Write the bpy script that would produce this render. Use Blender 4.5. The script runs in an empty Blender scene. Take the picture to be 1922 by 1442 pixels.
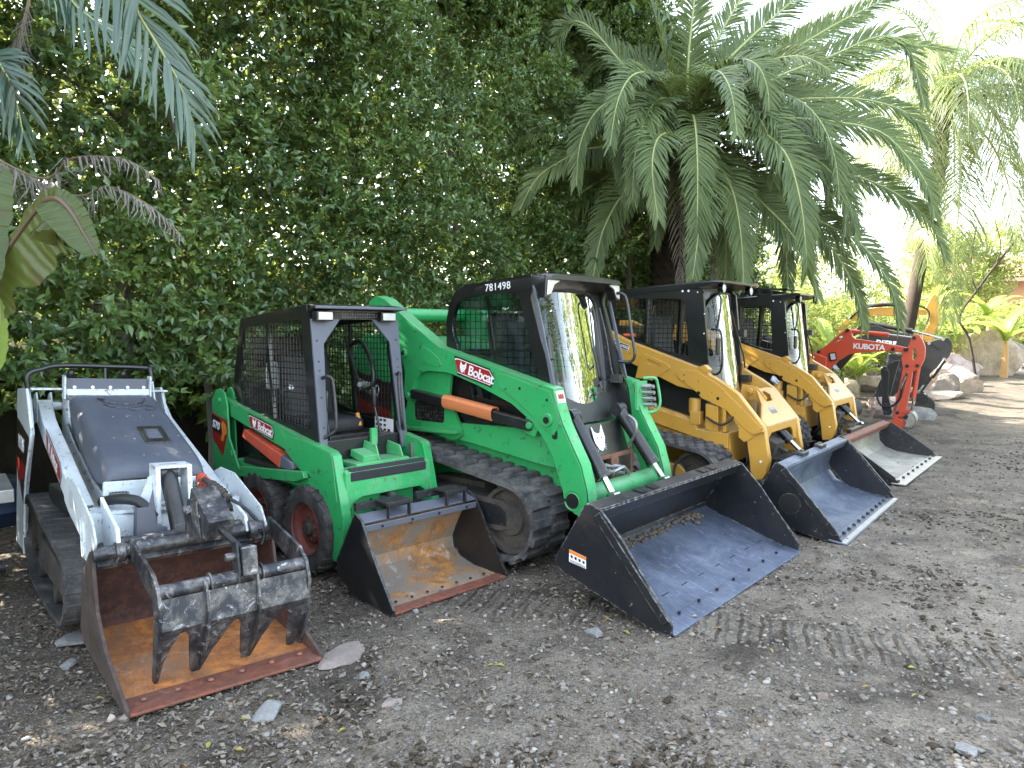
import bpy, bmesh, math, random
import numpy as np
from mathutils import Vector, Matrix, noise
from mathutils.geometry import tessellate_polygon

SC = bpy.context.scene
COL = SC.collection
R = math.radians

# ------------------------------------------------------------------ materials
class NB:
    """tiny node builder"""
    def __init__(s, name):
        s.m = bpy.data.materials.new(name); s.m.use_nodes = True
        s.t = s.m.node_tree; s.t.nodes.clear()
        s.out = s.n('ShaderNodeOutputMaterial')
    def n(s, typ, **kw):
        nd = s.t.nodes.new(typ)
        for k, v in kw.items():
            if k.startswith('i_'):
                nd.inputs[k[2:].replace('_', ' ')].default_value = v
            else:
                setattr(nd, k, v)
        return nd
    def l(s, a, b): s.t.links.new(a, b)
    def noise(s, vec, scale, detail=4, rough=.55, dist=0):
        nd = s.n('ShaderNodeTexNoise'); nd.inputs['Scale'].default_value = scale
        nd.inputs['Detail'].default_value = detail; nd.inputs['Roughness'].default_value = rough
        nd.inputs['Distortion'].default_value = dist
        s.l(vec, nd.inputs['Vector']); return nd.outputs['Fac']
    def ramp(s, fac, stops, interp='LINEAR'):
        nd = s.n('ShaderNodeValToRGB'); cr = nd.color_ramp; cr.interpolation = interp
        while len(cr.elements) < len(stops): cr.elements.new(.5)
        for e, (p, c) in zip(cr.elements, stops):
            e.position = p; e.color = (*c, 1) if len(c) == 3 else c
        s.l(fac, nd.inputs['Fac']); return nd.outputs['Color']
    def rr(s, fac, a, b, lo=0., hi=1.):
        nd = s.n('ShaderNodeMapRange'); nd.inputs['From Min'].default_value = a
        nd.inputs['From Max'].default_value = b; nd.inputs['To Min'].default_value = lo
        nd.inputs['To Max'].default_value = hi; s.l(fac, nd.inputs['Value']); return nd.outputs['Result']
    def mix(s, fac, a, b, bt='MIX'):
        nd = s.n('ShaderNodeMix', data_type='RGBA', blend_type=bt)
        for sock, v in ((nd.inputs[0], fac), (nd.inputs[6], a), (nd.inputs[7], b)):
            if hasattr(v, 'is_linked'): s.l(v, sock)
            elif isinstance(v, (int, float)): sock.default_value = v
            else: sock.default_value = (*v, 1)
        return nd.outputs[2]
    def math(s, op, a, b=0.):
        nd = s.n('ShaderNodeMath', operation=op)
        for i, v in ((0, a), (1, b)):
            if hasattr(v, 'is_linked'): s.l(v, nd.inputs[i])
            else: nd.inputs[i].default_value = v
        return nd.outputs[0]
    def obj(s): return s.n('ShaderNodeTexCoord').outputs['Object']
    def pos(s): return s.n('ShaderNodeNewGeometry').outputs['Position']
    def bump(s, h, strength, dist=.01):
        nd = s.n('ShaderNodeBump'); nd.inputs['Strength'].default_value = strength
        nd.inputs['Distance'].default_value = dist; s.l(h, nd.inputs['Height']); return nd.outputs['Normal']
    def bsdf(s, col, rough=.5, metal=0., normal=None, spec=None, coat=0.):
        b = s.n('ShaderNodeBsdfPrincipled')
        for nm, v in (('Base Color', col), ('Roughness', rough), ('Metallic', metal)):
            if hasattr(v, 'is_linked'): s.l(v, b.inputs[nm])
            elif isinstance(v, (int, float)): b.inputs[nm].default_value = v
            else: b.inputs[nm].default_value = (*v, 1)
        if spec is not None: b.inputs['Specular IOR Level'].default_value = spec
        if coat: b.inputs['Coat Weight'].default_value = coat; b.inputs['Coat Roughness'].default_value = .12
        if normal is not None: s.l(normal, b.inputs['Normal'])
        return b
    def done(s, sh): s.l(sh, s.out.inputs['Surface']); return s.m

def paint(name, col, rough=.35, dirt=(.12, .10, .08), amt=.35, scale=6., chips=.0, chipcol=(.10, .06, .04), metal=0., bump=.15, coat=0., fade=.0, wear=None, dust=0.):
    """worn coloured coat: base colour, dusty film, chips, fine bump"""
    b = NB(name); v = b.obj()
    n1 = b.noise(v, scale, 6, .6); n2 = b.noise(v, scale*9, 4, .6); n3 = b.noise(v, scale*.35, 3)
    base = b.mix(b.rr(n3, .35, .7), col, tuple(min(1, c*(1+fade)+fade*.12) for c in col))
    d = b.math('MULTIPLY', b.rr(n1, .42, .78), amt); d2 = b.math('MULTIPLY', b.rr(n2, .5, .75), amt*.5)
    base = b.mix(b.math('ADD', d, d2), base, dirt)
    if chips:
        c = b.rr(b.noise(v, scale*5, 8, .75, .4), .66-chips*.16, .69-chips*.14)
        base = b.mix(c, base, chipcol)
    if dust:      # fine dust lying on upward faces, streaked
        sz = b.n('ShaderNodeSeparateXYZ'); b.l(b.n('ShaderNodeNewGeometry').outputs['Normal'], sz.inputs[0])
        base = b.mix(b.math('MULTIPLY', b.math('MULTIPLY', b.rr(sz.outputs[2], .35, .95), b.rr(n1, .3, .62)), dust), base, (.30, .265, .21))
    if wear:      # paint rubbed off along the edges
        bv = b.n('ShaderNodeBevel', samples=3); bv.inputs['Radius'].default_value = .014
        dt = b.n('ShaderNodeVectorMath', operation='DOT_PRODUCT'); b.l(bv.outputs[0], dt.inputs[0]); b.l(b.n('ShaderNodeNewGeometry').outputs['Normal'], dt.inputs[1])
        em = b.math('MULTIPLY', b.rr(dt.outputs['Value'], .97, .86), b.rr(b.noise(v, scale*6, 6, .75), .47, .56))
        base = b.mix(em, base, wear)
    r = b.math('ADD', rough, b.math('MULTIPLY', n1, .25))
    s = b.bsdf(base, r, metal, b.bump(b.math('ADD', b.math('MULTIPLY', n1, .25 if bump < .3 else 1.), b.math('MULTIPLY', n2, .3)), bump, .002 if bump < .3 else .006), coat=coat)
    return b.done(s.outputs[0])

def rusty(name, steel=(.09, .09, .1), rust=(.34, .13, .04), rust2=(.10, .045, .03), amt=.5, pale=(.42, .38, .33), palea=.25, scale=3.5, rough=.6, metal=.3):
    b = NB(name); v = b.obj()
    n1 = b.noise(v, scale, 8, .62, .6); n2 = b.noise(v, scale*4.2, 6, .65); n3 = b.noise(v, scale*26, 3, .7); n4 = b.noise(v, scale*.8, 3, .5, 1.)
    rc = b.mix(b.rr(n2, .38, .62), rust2, rust)
    rc = b.mix(b.math('MULTIPLY', b.rr(n3, .45, .7), .45), rc, tuple(c*1.5 for c in rust))
    f = b.rr(n1, .62-amt*.4, .70-amt*.2)
    base = b.mix(f, steel, rc)
    base = b.mix(b.math('MULTIPLY', b.rr(b.noise(v, scale*1.7, 7, .7, 1.2), .58, .68), palea), base, pale)
    s = b.bsdf(base, b.math('ADD', rough-.15, b.math('MULTIPLY', n2, .35)), metal, b.bump(b.math('ADD', n2, b.math('MULTIPLY', n3, .5)), .35, .006))
    return b.done(s.outputs[0])

def plain(name, col, rough=.5, metal=0., emit=None, spec=None):
    b = NB(name); n = b.noise(b.obj(), 14, 4)
    c = b.mix(b.math('MULTIPLY', b.rr(n, .35, .75), .3), col, tuple(x*.55 for x in col))
    s = b.bsdf(c, rough, metal, spec=spec)
    if emit:
        s.inputs['Emission Color'].default_value = (*col, 1); s.inputs['Emission Strength'].default_value = emit
    return b.done(s.outputs[0])

def glass(name, tint=(.82, .9, .9), ior=1.6, dirt=.08):
    b = NB(name); v = b.obj()
    tr = b.n('ShaderNodeBsdfTransparent'); tr.inputs['Color'].default_value = (*tint, 1)
    gl = b.n('ShaderNodeBsdfGlossy'); gl.inputs['Roughness'].default_value = .012
    fr = b.n('ShaderNodeFresnel'); fr.inputs['IOR'].default_value = ior
    mx = b.n('ShaderNodeMixShader'); b.l(fr.outputs[0], mx.inputs[0]); b.l(tr.outputs[0], mx.inputs[1]); b.l(gl.outputs[0], mx.inputs[2])
    df = b.n('ShaderNodeBsdfDiffuse'); df.inputs['Color'].default_value = (.45, .43, .38, 1)
    m2 = b.n('ShaderNodeMixShader'); b.l(b.math('MULTIPLY', b.rr(b.noise(v, 5, 6, .7), .45, .8), dirt*2), m2.inputs[0])
    b.l(mx.outputs[0], m2.inputs[1]); b.l(df.outputs[0], m2.inputs[2])
    return b.done(m2.outputs[0])

def leafmat(name, cols, rough=.35, trans=.35, transcol=None, spec=.5, scale=1.1, rnd=True):
    """leaf: colour varies from leaf to leaf and clump to clump, light passes through"""
    b = NB(name)
    geo = b.n('ShaderNodeNewGeometry')
    n = b.noise(geo.outputs['Position'], scale, 3)
    f = b.math('ADD', b.math('MULTIPLY', geo.outputs['Random Per Island'], .55), b.math('MULTIPLY', b.rr(n, .32, .68), .52)) if rnd else b.rr(n, .3, .7)
    st = [(i/(len(cols)-1), c) for i, c in enumerate(cols)]
    c = b.ramp(f, st)
    s = b.bsdf(c, rough, 0, spec=spec)
    t = b.n('ShaderNodeBsdfTranslucent')
    tc = b.mix(.5, c, transcol or tuple(min(1, x*2.6) for x in cols[-1]))
    b.l(tc, t.inputs['Color'])
    mx = b.n('ShaderNodeMixShader'); mx.inputs[0].default_value = trans
    b.l(s.outputs[0], mx.inputs[1]); b.l(t.outputs[0], mx.inputs[2])
    return b.done(mx.outputs[0])

# ------------------------------------------------------------------ mesh builder
class MB:
    def __init__(s): s.v = []; s.f = []; s.mi = []
    def add(s, vs, fs, mi=0):
        o = len(s.v); s.v += [tuple(p) for p in vs]; s.f += [tuple(o+i for i in f) for f in fs]
        s.mi += [mi]*len(fs); return s
    def box(s, c, d, rot=None, mi=0):
        x, y, z = (k/2 for k in d)
        P = [Vector(p) for p in ((-x,-y,-z),(x,-y,-z),(x,y,-z),(-x,y,-z),(-x,-y,z),(x,-y,z),(x,y,z),(-x,y,z))]
        if rot is not None: P = [rot @ p for p in P]
        c = Vector(c)
        return s.add([c+p for p in P], [(0,3,2,1),(4,5,6,7),(0,1,5,4),(1,2,6,5),(2,3,7,6),(3,0,4,7)], mi)
    def bar(s, a, b, w, h=None, up=(0,0,1), mi=0):
        a, b = Vector(a), Vector(b); d = b-a; L = d.length
        if L < 1e-6: return s
        x = d/L; u = Vector(up)
        if abs(x.dot(u)) > .98: u = Vector((0,1,0))
        y = u.cross(x).normalized(); z = x.cross(y)
        M = Matrix((x, y, z)).transposed()
        return s.box((a+b)/2, (L, w, h or w), M, mi)
    def cyl(s, a, b, r, r2=None, n=20, cap=True, mi=0):
        a, b = Vector(a), Vector(b); r2 = r if r2 is None else r2
        x = (b-a).normalized(); u = Vector((0,0,1)) if abs(x.z) < .9 else Vector((0,1,0))
        y = u.cross(x).normalized(); z = x.cross(y)
        vs = []
        for p, q in ((a, r), (b, r2)):
            for i in range(n):
                t = 2*math.pi*i/n; vs.append(p+(y*math.cos(t)+z*math.sin(t))*q)
        fs = [(i, (i+1) % n, n+(i+1) % n, n+i) for i in range(n)]
        if cap: fs += [tuple(range(n-1, -1, -1)), tuple(range(n, 2*n))]
        return s.add(vs, fs, mi)
    def tube(s, pts, r, n=10, mi=0, cap=True):
        P = [Vector(p) for p in pts]; rs = r if isinstance(r, (list, tuple)) else [r]*len(P)
        vs = []; prev = None
        for i, p in enumerate(P):
            t = (P[min(i+1, len(P)-1)]-P[max(i-1, 0)])
            if t.length < 1e-9: t = Vector((0, 0, 1))
            t.normalize()
            u = prev if prev is not None else (Vector((0,0,1)) if abs(t.z) < .9 else Vector((0,1,0)))
            y = t.cross(u)
            if y.length < 1e-5: y = t.orthogonal()
            y.normalize(); z = y.cross(t).normalized(); prev = z
            for k in range(n):
                a = 2*math.pi*k/n; vs.append(p+(y*math.cos(a)+z*math.sin(a))*rs[i])
        fs = []
        for i in range(len(P)-1):
            for k in range(n):
                a = i*n+k; b = i*n+(k+1) % n; fs.append((a, b, b+n, a+n))
        if cap: fs += [tuple(range(n-1, -1, -1)), tuple(range((len(P)-1)*n, len(P)*n))]
        return s.add(vs, fs, mi)
    def plate(s, outer, t0, t1, mp, holes=(), mi=0):
        """flat plate: outline (with holes) in (u,v), thickness t0..t1, mp(u,v,t)->xyz"""
        loops = [[Vector((u, v, 0)) for u, v in outer]]+[[Vector((u, v, 0)) for u, v in h] for h in holes]
        flat = [p for L in loops for p in L]; n = len(flat)
        vs = [mp(p.x, p.y, t0) for p in flat]+[mp(p.x, p.y, t1) for p in flat]
        if holes: tris = [tuple(t) for t in tessellate_polygon(loops)]
        else: tris = [tuple(range(n))]
        fs = [tuple(t) for t in tris]+[tuple(i+n for i in reversed(t)) for t in tris]
        o = 0
        for L in loops:
            m = len(L)
            for i in range(m):
                a, b = o+i, o+(i+1) % m; fs.append((a, a+n, b+n, b))
            o += m
        return s.add(vs, fs, mi)
    def screen(s, poly, mp, pitch=.05, r=.0028, t=0., skip=None, mi=0):
        """woven wire screen clipped to a polygon"""
        for ax in (0, 1):
            lo = min(p[ax] for p in poly); hi = max(p[ax] for p in poly); k = math.ceil(lo/pitch)*pitch
            while k < hi:
                xs = []
                for i in range(len(poly)):
                    p, q = poly[i], poly[(i+1) % len(poly)]
                    if (p[ax] <= k) != (q[ax] <= k):
                        f = (k-p[ax])/(q[ax]-p[ax]); xs.append(p[1-ax]+f*(q[1-ax]-p[1-ax]))
                xs.sort()
                for a, b in zip(xs[::2], xs[1::2]):
                    A, B = ((k, a), (k, b)) if ax == 0 else ((a, k), (b, k))
                    s.bar(mp(*A, t), mp(*B, t), r*2, r*2, mi=mi)
                k += pitch
        return s
    def loft(s, rings, close=True, cap=True, mi=0):
        n = len(rings[0]); vs = [p for r_ in rings for p in r_]; fs = []
        for i in range(len(rings)-1):
            for k in range(n if close else n-1):
                a = i*n+k; b = i*n+(k+1) % n; fs.append((a, b, b+n, a+n))
        if cap and close: fs += [tuple(range(n-1, -1, -1)), tuple(range((len(rings)-1)*n, len(rings)*n))]
        return s.add(vs, fs, mi)
    def lathe(s, prof, c, axis='y', n=32, mi=0, a0=0.):
        """prof: list of (radius, offset along axis)"""
        vs = []; cx, cy, cz = c
        for r_, o in prof:
            for k in range(n):
                a = 2*math.pi*k/n+a0; p, q = r_*math.cos(a), r_*math.sin(a)
                vs.append((cx+p, cy+o, cz+q) if axis == 'y' else (cx+p, cy+q, cz+o) if axis == 'z' else (cx+o, cy+p, cz+q))
        fs = []
        for i in range(len(prof)-1):
            for k in range(n):
                a = i*n+k; b = i*n+(k+1) % n; fs.append((a, b, b+n, a+n))
        return s.add(vs, fs, mi)
    def groups(s):
        par = list(range(len(s.v)))
        def fd(a):
            while par[a] != a: par[a] = par[par[a]]; a = par[a]
            return a
        for f in s.f:
            r0 = fd(f[0])
            for i in f[1:]:
                r1 = fd(i)
                if r1 != r0: par[r1] = r0
        isl = {}
        for i in range(len(s.v)): isl.setdefault(fd(i), []).append(i)
        if len(isl) < 2 or len(isl) > 60: return None
        B = []
        for vs in isl.values():
            P = [s.v[i] for i in vs]; B.append([[min(p[k] for p in P) for k in range(3)], [max(p[k] for p in P) for k in range(3)], set(vs)])
        ch = True
        while ch:
            ch = False; out = []
            for b_ in B:
                for o in out:
                    if all(b_[0][k] <= o[1][k]+.006 and o[0][k] <= b_[1][k]+.006 for k in range(3)):
                        o[0] = [min(a, c) for a, c in zip(o[0], b_[0])]; o[1] = [max(a, c) for a, c in zip(o[1], b_[1])]; o[2] |= b_[2]; ch = True; break
                else: out.append(b_)
            B = out
        return [b_[2] for b_ in B] if 1 < len(B) <= 40 else None
    def build(s, name, mats, parent=None, **kw):
        nosplit = any(k in name for k in ('print', 'lettering', 'drawing', 'screen', 'mesh', 'leaf', 'boards', 'pickets', 'slots'))
        G = None if nosplit else s.groups()
        if not G: return s.build1(name, mats, parent, **kw)
        first = None
        for g in G:
            q = MB(); idx = {}
            for i in sorted(g): idx[i] = len(q.v); q.v.append(s.v[i])
            for f, m in zip(s.f, s.mi):
                if f[0] in idx: q.f.append(tuple(idx[i] for i in f)); q.mi.append(m)
            o = q.build1(name, mats, parent, **kw); first = first or o
        return first
    def build1(s, name, mats, parent=None, bevel=0., smooth=True, seg=2, ang=35, label=None):
        me = bpy.data.meshes.new(name); me.from_pydata(s.v, [], s.f)
        mats = mats if isinstance(mats, (list, tuple)) else [mats]
        for m in mats: me.materials.append(m)
        if len(mats) > 1: me.polygons.foreach_set('material_index', s.mi)
        bm = bmesh.new(); bm.from_mesh(me); bmesh.ops.recalc_face_normals(bm, faces=bm.faces); bm.to_mesh(me); bm.free()
        me.update()
        o = bpy.data.objects.new(name, me); COL.objects.link(o)
        if smooth: me.shade_smooth()
        if bevel:
            md = o.modifiers.new('bevel', 'BEVEL'); md.width = bevel; md.segments = seg; md.limit_method = 'ANGLE'
            md.angle_limit = R(ang); wn = o.modifiers.new('wn', 'WEIGHTED_NORMAL'); wn.weight = 100; wn.keep_sharp = True
        elif smooth:
            sharpen(me, R(ang))
        if parent is not None: o.parent = parent
        if label: o['label'] = label
        return o

def sharpen(me, ang):
    bm = bmesh.new(); bm.from_mesh(me)
    for e in bm.edges:
        if len(e.link_faces) != 2 or e.calc_face_angle(9) > ang: e.smooth = False
    bm.to_mesh(me); bm.free()

def raw(name, V, F, mats, parent=None, mi=None, smooth=True):
    """fast mesh from numpy arrays, F: (n,k) equal sized faces"""
    me = bpy.data.meshes.new(name); V = np.asarray(V, np.float32); F = np.asarray(F, np.int32)
    n, k = F.shape
    me.vertices.add(len(V)); me.vertices.foreach_set('co', V.ravel())
    me.loops.add(n*k); me.loops.foreach_set('vertex_index', F.ravel())
    me.polygons.add(n); me.polygons.foreach_set('loop_start', np.arange(0, n*k, k, dtype=np.int32))
    try: me.polygons.foreach_set('loop_total', np.full(n, k, np.int32))
    except Exception: pass
    mats = mats if isinstance(mats, (list, tuple)) else [mats]
    for m in mats: me.materials.append(m)
    if mi is not None: me.polygons.foreach_set('material_index', np.asarray(mi, np.int32))
    me.update(calc_edges=True); me.validate()
    if smooth: me.shade_smooth()
    o = bpy.data.objects.new(name, me); COL.objects.link(o)
    if parent is not None: o.parent = parent
    return o

def tag(o, label=None, cat=None, group=None, kind=None):
    if label: o['label'] = label
    if cat: o['category'] = cat
    if group: o['group'] = group
    if kind: o['kind'] = kind
    return o
def thing(name, label, cat, loc=(0, 0, 0), rz=0., group=None, roll=0.):
    o = bpy.data.objects.new(name, None); COL.objects.link(o); o.empty_display_size = .2
    o.matrix_world = Matrix.Translation(loc) @ Matrix.Rotation(rz, 4, 'Z') @ Matrix.Rotation(roll, 4, 'X')
    return tag(o, label, cat, group)
def dup(src, parent=None):
    c = src.copy(); COL.objects.link(c); c.parent = parent
    for ch in list(src.children): dup(ch, c)
    return c

# plane maps
def MY(u, v, t): return (u, t, v)
def MX(u, v, t): return (t, u, v)
def text(s, size, mat, parent, name, org, xd, yd, ext=.0012, off=0., shear=0., align='LEFT', space=1.):
    cu = bpy.data.curves.new(name, 'FONT'); cu.body = s; cu.size = size; cu.extrude = ext; cu.offset = off
    cu.shear = shear; cu.align_x = align; cu.space_character = space; cu.resolution_u = 4
    tmp = bpy.data.objects.new(name+'_c', cu); COL.objects.link(tmp)
    me = bpy.data.meshes.new_from_object(tmp.evaluated_get(bpy.context.evaluated_depsgraph_get()))
    bpy.data.objects.remove(tmp); bpy.data.curves.remove(cu)
    x = Vector(xd).normalized(); y = Vector(yd); y = (y-x*y.dot(x)).normalized(); z = x.cross(y)
    M = Matrix((x, y, z)).transposed().to_4x4(); M.translation = Vector(org); me.transform(M)
    me.materials.clear(); me.materials.append(mat)
    o = bpy.data.objects.new(name, me); COL.objects.link(o)
    if parent is not None: o.parent = parent
    return o

def smooth_path(pts, n=6, closed=False):
    P = [Vector(p) for p in pts]; out = []
    m = len(P); rng = range(m if closed else m-1)
    for i in rng:
        if closed: a, b, c, d = P[(i-1) % m], P[i], P[(i+1) % m], P[(i+2) % m]
        else: a, b, c, d = P[max(i-1, 0)], P[i], P[i+1], P[min(i+2, m-1)]
        for k in range(n):
            t = k/n
            out.append(.5*((2*b)+(-a+c)*t+(2*a-5*b+4*c-d)*t*t+(-a+3*b-3*c+d)*t**3))
    if not closed: out.append(P[-1])
    return out
def circ(cx, cy, r, n=16): return [(cx+r*math.cos(2*math.pi*i/n), cy+r*math.sin(2*math.pi*i/n)) for i in range(n)]
def rrect(x0, y0, x1, y1, r, n=4):
    out = []
    for cx, cy, a0 in ((x1-r, y1-r, 0), (x0+r, y1-r, 90), (x0+r, y0+r, 180), (x1-r, y0+r, 270)):
        for k in range(n+1):
            a = R(a0+90*k/n); out.append((cx+r*math.cos(a), cy+r*math.sin(a)))
    return out
def hull(circles, n=28):
    pts = sorted(set((cx+r*math.cos(2*math.pi*i/n), cz+r*math.sin(2*math.pi*i/n)) for cx, cz, r in circles for i in range(n)))
    def half(ps):
        h = []
        for p in ps:
            while len(h) > 1 and (h[-1][0]-h[-2][0])*(p[1]-h[-2][1])-(h[-1][1]-h[-2][1])*(p[0]-h[-2][0]) <= 0: h.pop()
            h.append(p)
        return h
    return half(pts)[:-1]+half(pts[::-1])[:-1]
# ------------------------------------------------------------------ palette
M = {}
M['green'] = paint('green_paint', (.012, .275, .070), .3, (.10, .16, .09), .16, 3.5, .45, (.03, .08, .04), coat=.2, fade=.14, wear=(.16, .15, .12), dust=.28)
M['green2'] = paint('green_paint_worn', (.018, .31, .085), .36, (.24, .42, .28), .5, 4., .5, (.16, .08, .04), coat=.12, fade=.2, wear=(.22, .16, .11), dust=.25)
M['yellow'] = paint('yellow_paint', (.47, .245, .030), .32, (.30, .16, .05), .28, 3.2, .25, (.14, .07, .03), coat=.2, fade=.05, wear=(.13, .09, .06), dust=.35)
M['white'] = paint('white_paint', (.62, .68, .70), .34, (.30, .30, .28), .28, 4., .45, (.16, .12, .10), coat=.15, wear=(.20, .15, .12), dust=.25)
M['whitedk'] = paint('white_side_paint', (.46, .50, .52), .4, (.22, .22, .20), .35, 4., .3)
M['red'] = paint('red_paint', (.55, .060, .020), .34, (.28, .10, .07), .25, 4., .3, coat=.2, wear=(.2, .1, .08), dust=.15)
M['redcov'] = paint('orange_red_cover', (.50, .070, .030), .5, (.25, .12, .09), .3, 5., .35)
M['orange'] = paint('orange_guard', (.55, .17, .055), .5, (.30, .15, .09), .3, 6., .35)
M['black'] = paint('black_paint', (.0055, .006, .0065), .32, (.035, .032, .03), .25, 5., .15, (.06, .055, .05), coat=.2, wear=(.13, .12, .11), dust=.12)
M['blackcab'] = paint('black_cab_paint', (.0042, .0044, .0047), .24, (.022, .022, .021), .12, 4., coat=.3)
M['darksteel'] = paint('dark_steel', (.013, .0135, .015), .42, (.06, .055, .05), .4, 6., .4, (.16, .14, .12), metal=.3)
M['navybucket'] = paint('bucket_black_paint', (.009, .0105, .014), .30, (.045, .040, .034), .3, 4., .2, (.2, .18, .16), metal=.25, wear=(.30, .29, .28), dust=.12)
M['floorsteel'] = paint('bucket_floor_steel', (.105, .125, .165), .34, (.10, .095, .085), .5, 2.6, .35, (.26, .25, .23), metal=.65, bump=.35, fade=.25)
M['palesteel'] = paint('pale_worn_steel', (.34, .32, .28), .42, (.18, .15, .11), .55, 3., .4, (.14, .11, .08), metal=.5, bump=.4)
M['steeledge'] = paint('polished_edge_steel', (.50, .47, .42), .32, (.30, .25, .2), .35, 6., .2, metal=.7)
M['greypaint'] = paint('grey_blue_paint', (.088, .096, .122), .4, (.16, .15, .14), .25, 6., .2)
M['rubber'] = paint('track_rubber', (.028, .028, .029), .70, (.135, .125, .11), .9, 7., 0, bump=.7)
M['tyre'] = paint('tyre_rubber', (.020, .019, .018), .8, (.12, .105, .09), .7, 9., 0, bump=.6)
M['rim'] = paint('red_rim', (.17, .030, .020), .6, (.13, .085, .06), .6, 9., .4, (.07, .04, .03))
M['undercarriage'] = paint('muddy_undercarriage', (.030, .027, .024), .8, (.11, .085, .06), .8, 5., 0, bump=.8)
M['seat'] = paint('black_seat_vinyl', (.016, .016, .018), .55, (.06, .06, .06), .3, 8.)
M['hood'] = paint('grey_plastic_hood', (.062, .070, .094), .42, (.13, .13, .125), .42, 4.5, .2, (.2, .2, .19), bump=.35)
M['chrome'] = plain('chrome_rod', (.50, .50, .49), .18, 1.)
M['zinc'] = paint('zinc_fitting', (.34, .34, .33), .32, (.14, .12, .1), .45, 14., metal=.85)
M['hose'] = plain('rubber_hose', (.014, .014, .014), .5)
M['lens'] = plain('lamp_lens', (.55, .54, .48), .12, .0, spec=.9)
M['grapple'] = rusty('scraped_grapple_steel', (.036, .038, .044), (.19, .185, .18), (.05, .04, .032), .50, (.50, .51, .53), .9, 8., .45, .55)
M['grusty'] = rusty('bucket_rust_floor', (.24, .14, .08), (.50, .19, .045), (.22, .08, .035), .80, (.42, .34, .25), .45, 3.5, .75, .1)
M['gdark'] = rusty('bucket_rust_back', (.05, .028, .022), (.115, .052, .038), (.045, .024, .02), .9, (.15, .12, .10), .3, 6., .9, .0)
M['gside'] = rusty('bucket_rust_outside', (.045, .035, .03), (.10, .07, .055), (.05, .035, .03), .7, (.2, .17, .14), .3, 5., .8, .1)
M['edge'] = rusty('rusty_cutting_edge', (.12, .07, .055), (.24, .085, .05), (.13, .055, .04), .9, (.36, .30, .27), .35, 6., .55, .35)
M['sfloor'] = rusty('small_bucket_rust', (.24, .21, .17), (.46, .22, .06), (.20, .10, .05), .48, (.56, .56, .56), .75, 3.2, .6, .25)
M['decalred'] = plain('decal_red', (.30, .018, .014), .3)
M['decaldark'] = plain('decal_dark', (.03, .015, .015), .3)
M['decalwhite'] = plain('decal_white', (.78, .78, .78), .4)
M['decalorange'] = plain('decal_orange', (.72, .22, .03), .4)
M['decalblack'] = plain('decal_black', (.012, .012, .012), .35)
M['beacon'] = plain('orange_beacon', (.80, .20, .02), .25)
M['glass'] = glass('cab_glass', (.80, .86, .86), 1.27, .03)
M['sideglass'] = glass('side_glass', (.62, .74, .72), 1.38, .03)
M['pad'] = plain('foam_pad', (.022, .022, .024), .9)
M['orangehandle'] = plain('amber_handle', (.55, .25, .04), .4)
def scraped(name, dark, mid, lite, rough=.3, metal=.7):
    b = NB(name); v = b.obj(); mp = b.n('ShaderNodeMapping'); mp.inputs['Scale'].default_value = (1., 14., 3.); mp.inputs['Rotation'].default_value = (0, 0, .25); b.l(v, mp.inputs['Vector'])
    mp2 = b.n('ShaderNodeMapping'); mp2.inputs['Scale'].default_value = (9., 1.2, 3.); mp2.inputs['Rotation'].default_value = (0, 0, -.5); b.l(v, mp2.inputs['Vector'])
    n = b.noise(v, 2.6, 6, .62, .8); s1 = b.noise(mp.outputs[0], 7., 6, .7, .3); s2 = b.noise(mp2.outputs[0], 9., 5, .7, .6); n3 = b.noise(v, 30, 4, .7)
    c = b.ramp(n, [(.28, dark), (.5, mid), (.72, lite)]); c = b.mix(b.math('MULTIPLY', b.rr(s1, .56, .66), .55), c, tuple(min(1, x*2.1) for x in lite)); c = b.mix(b.math('MULTIPLY', b.rr(s2, .60, .67), .45), c, tuple(min(1, x*1.8) for x in lite))
    c = b.mix(b.math('MULTIPLY', b.rr(n3, .60, .74), .5), c, (.16, .13, .10)); c = b.mix(b.math('MULTIPLY', b.rr(b.noise(v, 4., 7, .7, 1.), .60, .70), .6), c, (.12, .095, .07))
    s = b.bsdf(c, b.math('ADD', rough, b.math('MULTIPLY', s1, .3)), metal, b.bump(b.math('ADD', s1, n), .25, .004)); return b.done(s.outputs[0])
M['floorsteel'] = scraped('bucket_floor_steel', (.075, .09, .125), (.13, .155, .21), (.21, .24, .30))  # blue of the reflected sky is put into the steel tones
M['palesteel'] = scraped('pale_worn_steel', (.17, .15, .12), (.30, .28, .24), (.44, .42, .38), .38, .5)
M['dirt'] = paint('packed_dirt', (.075, .055, .036), .95, (.15, .12, .08), .7, 14., bump=1.)
M['terracotta'] = paint('terracotta_tile', (.42, .17, .10), .8, (.30, .20, .14), .5, 3.)
M['stucco'] = paint('tan_stucco', (.58, .44, .30), .9, (.40, .30, .2), .3, 1.5)
M['fencedark'] = paint('dark_weathered_wood', (.035, .028, .022), .9, (.07, .06, .05), .5, 3.)
M['lamp'] = plain('lit_bulb', (1., .9, .72), .3, emit=14.)
rusty_bar = rusty('rusty_latch', (.10, .06, .045), (.22, .10, .06), (.10, .05, .03), .8, (.28, .22, .17), .3, 8.)
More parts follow.
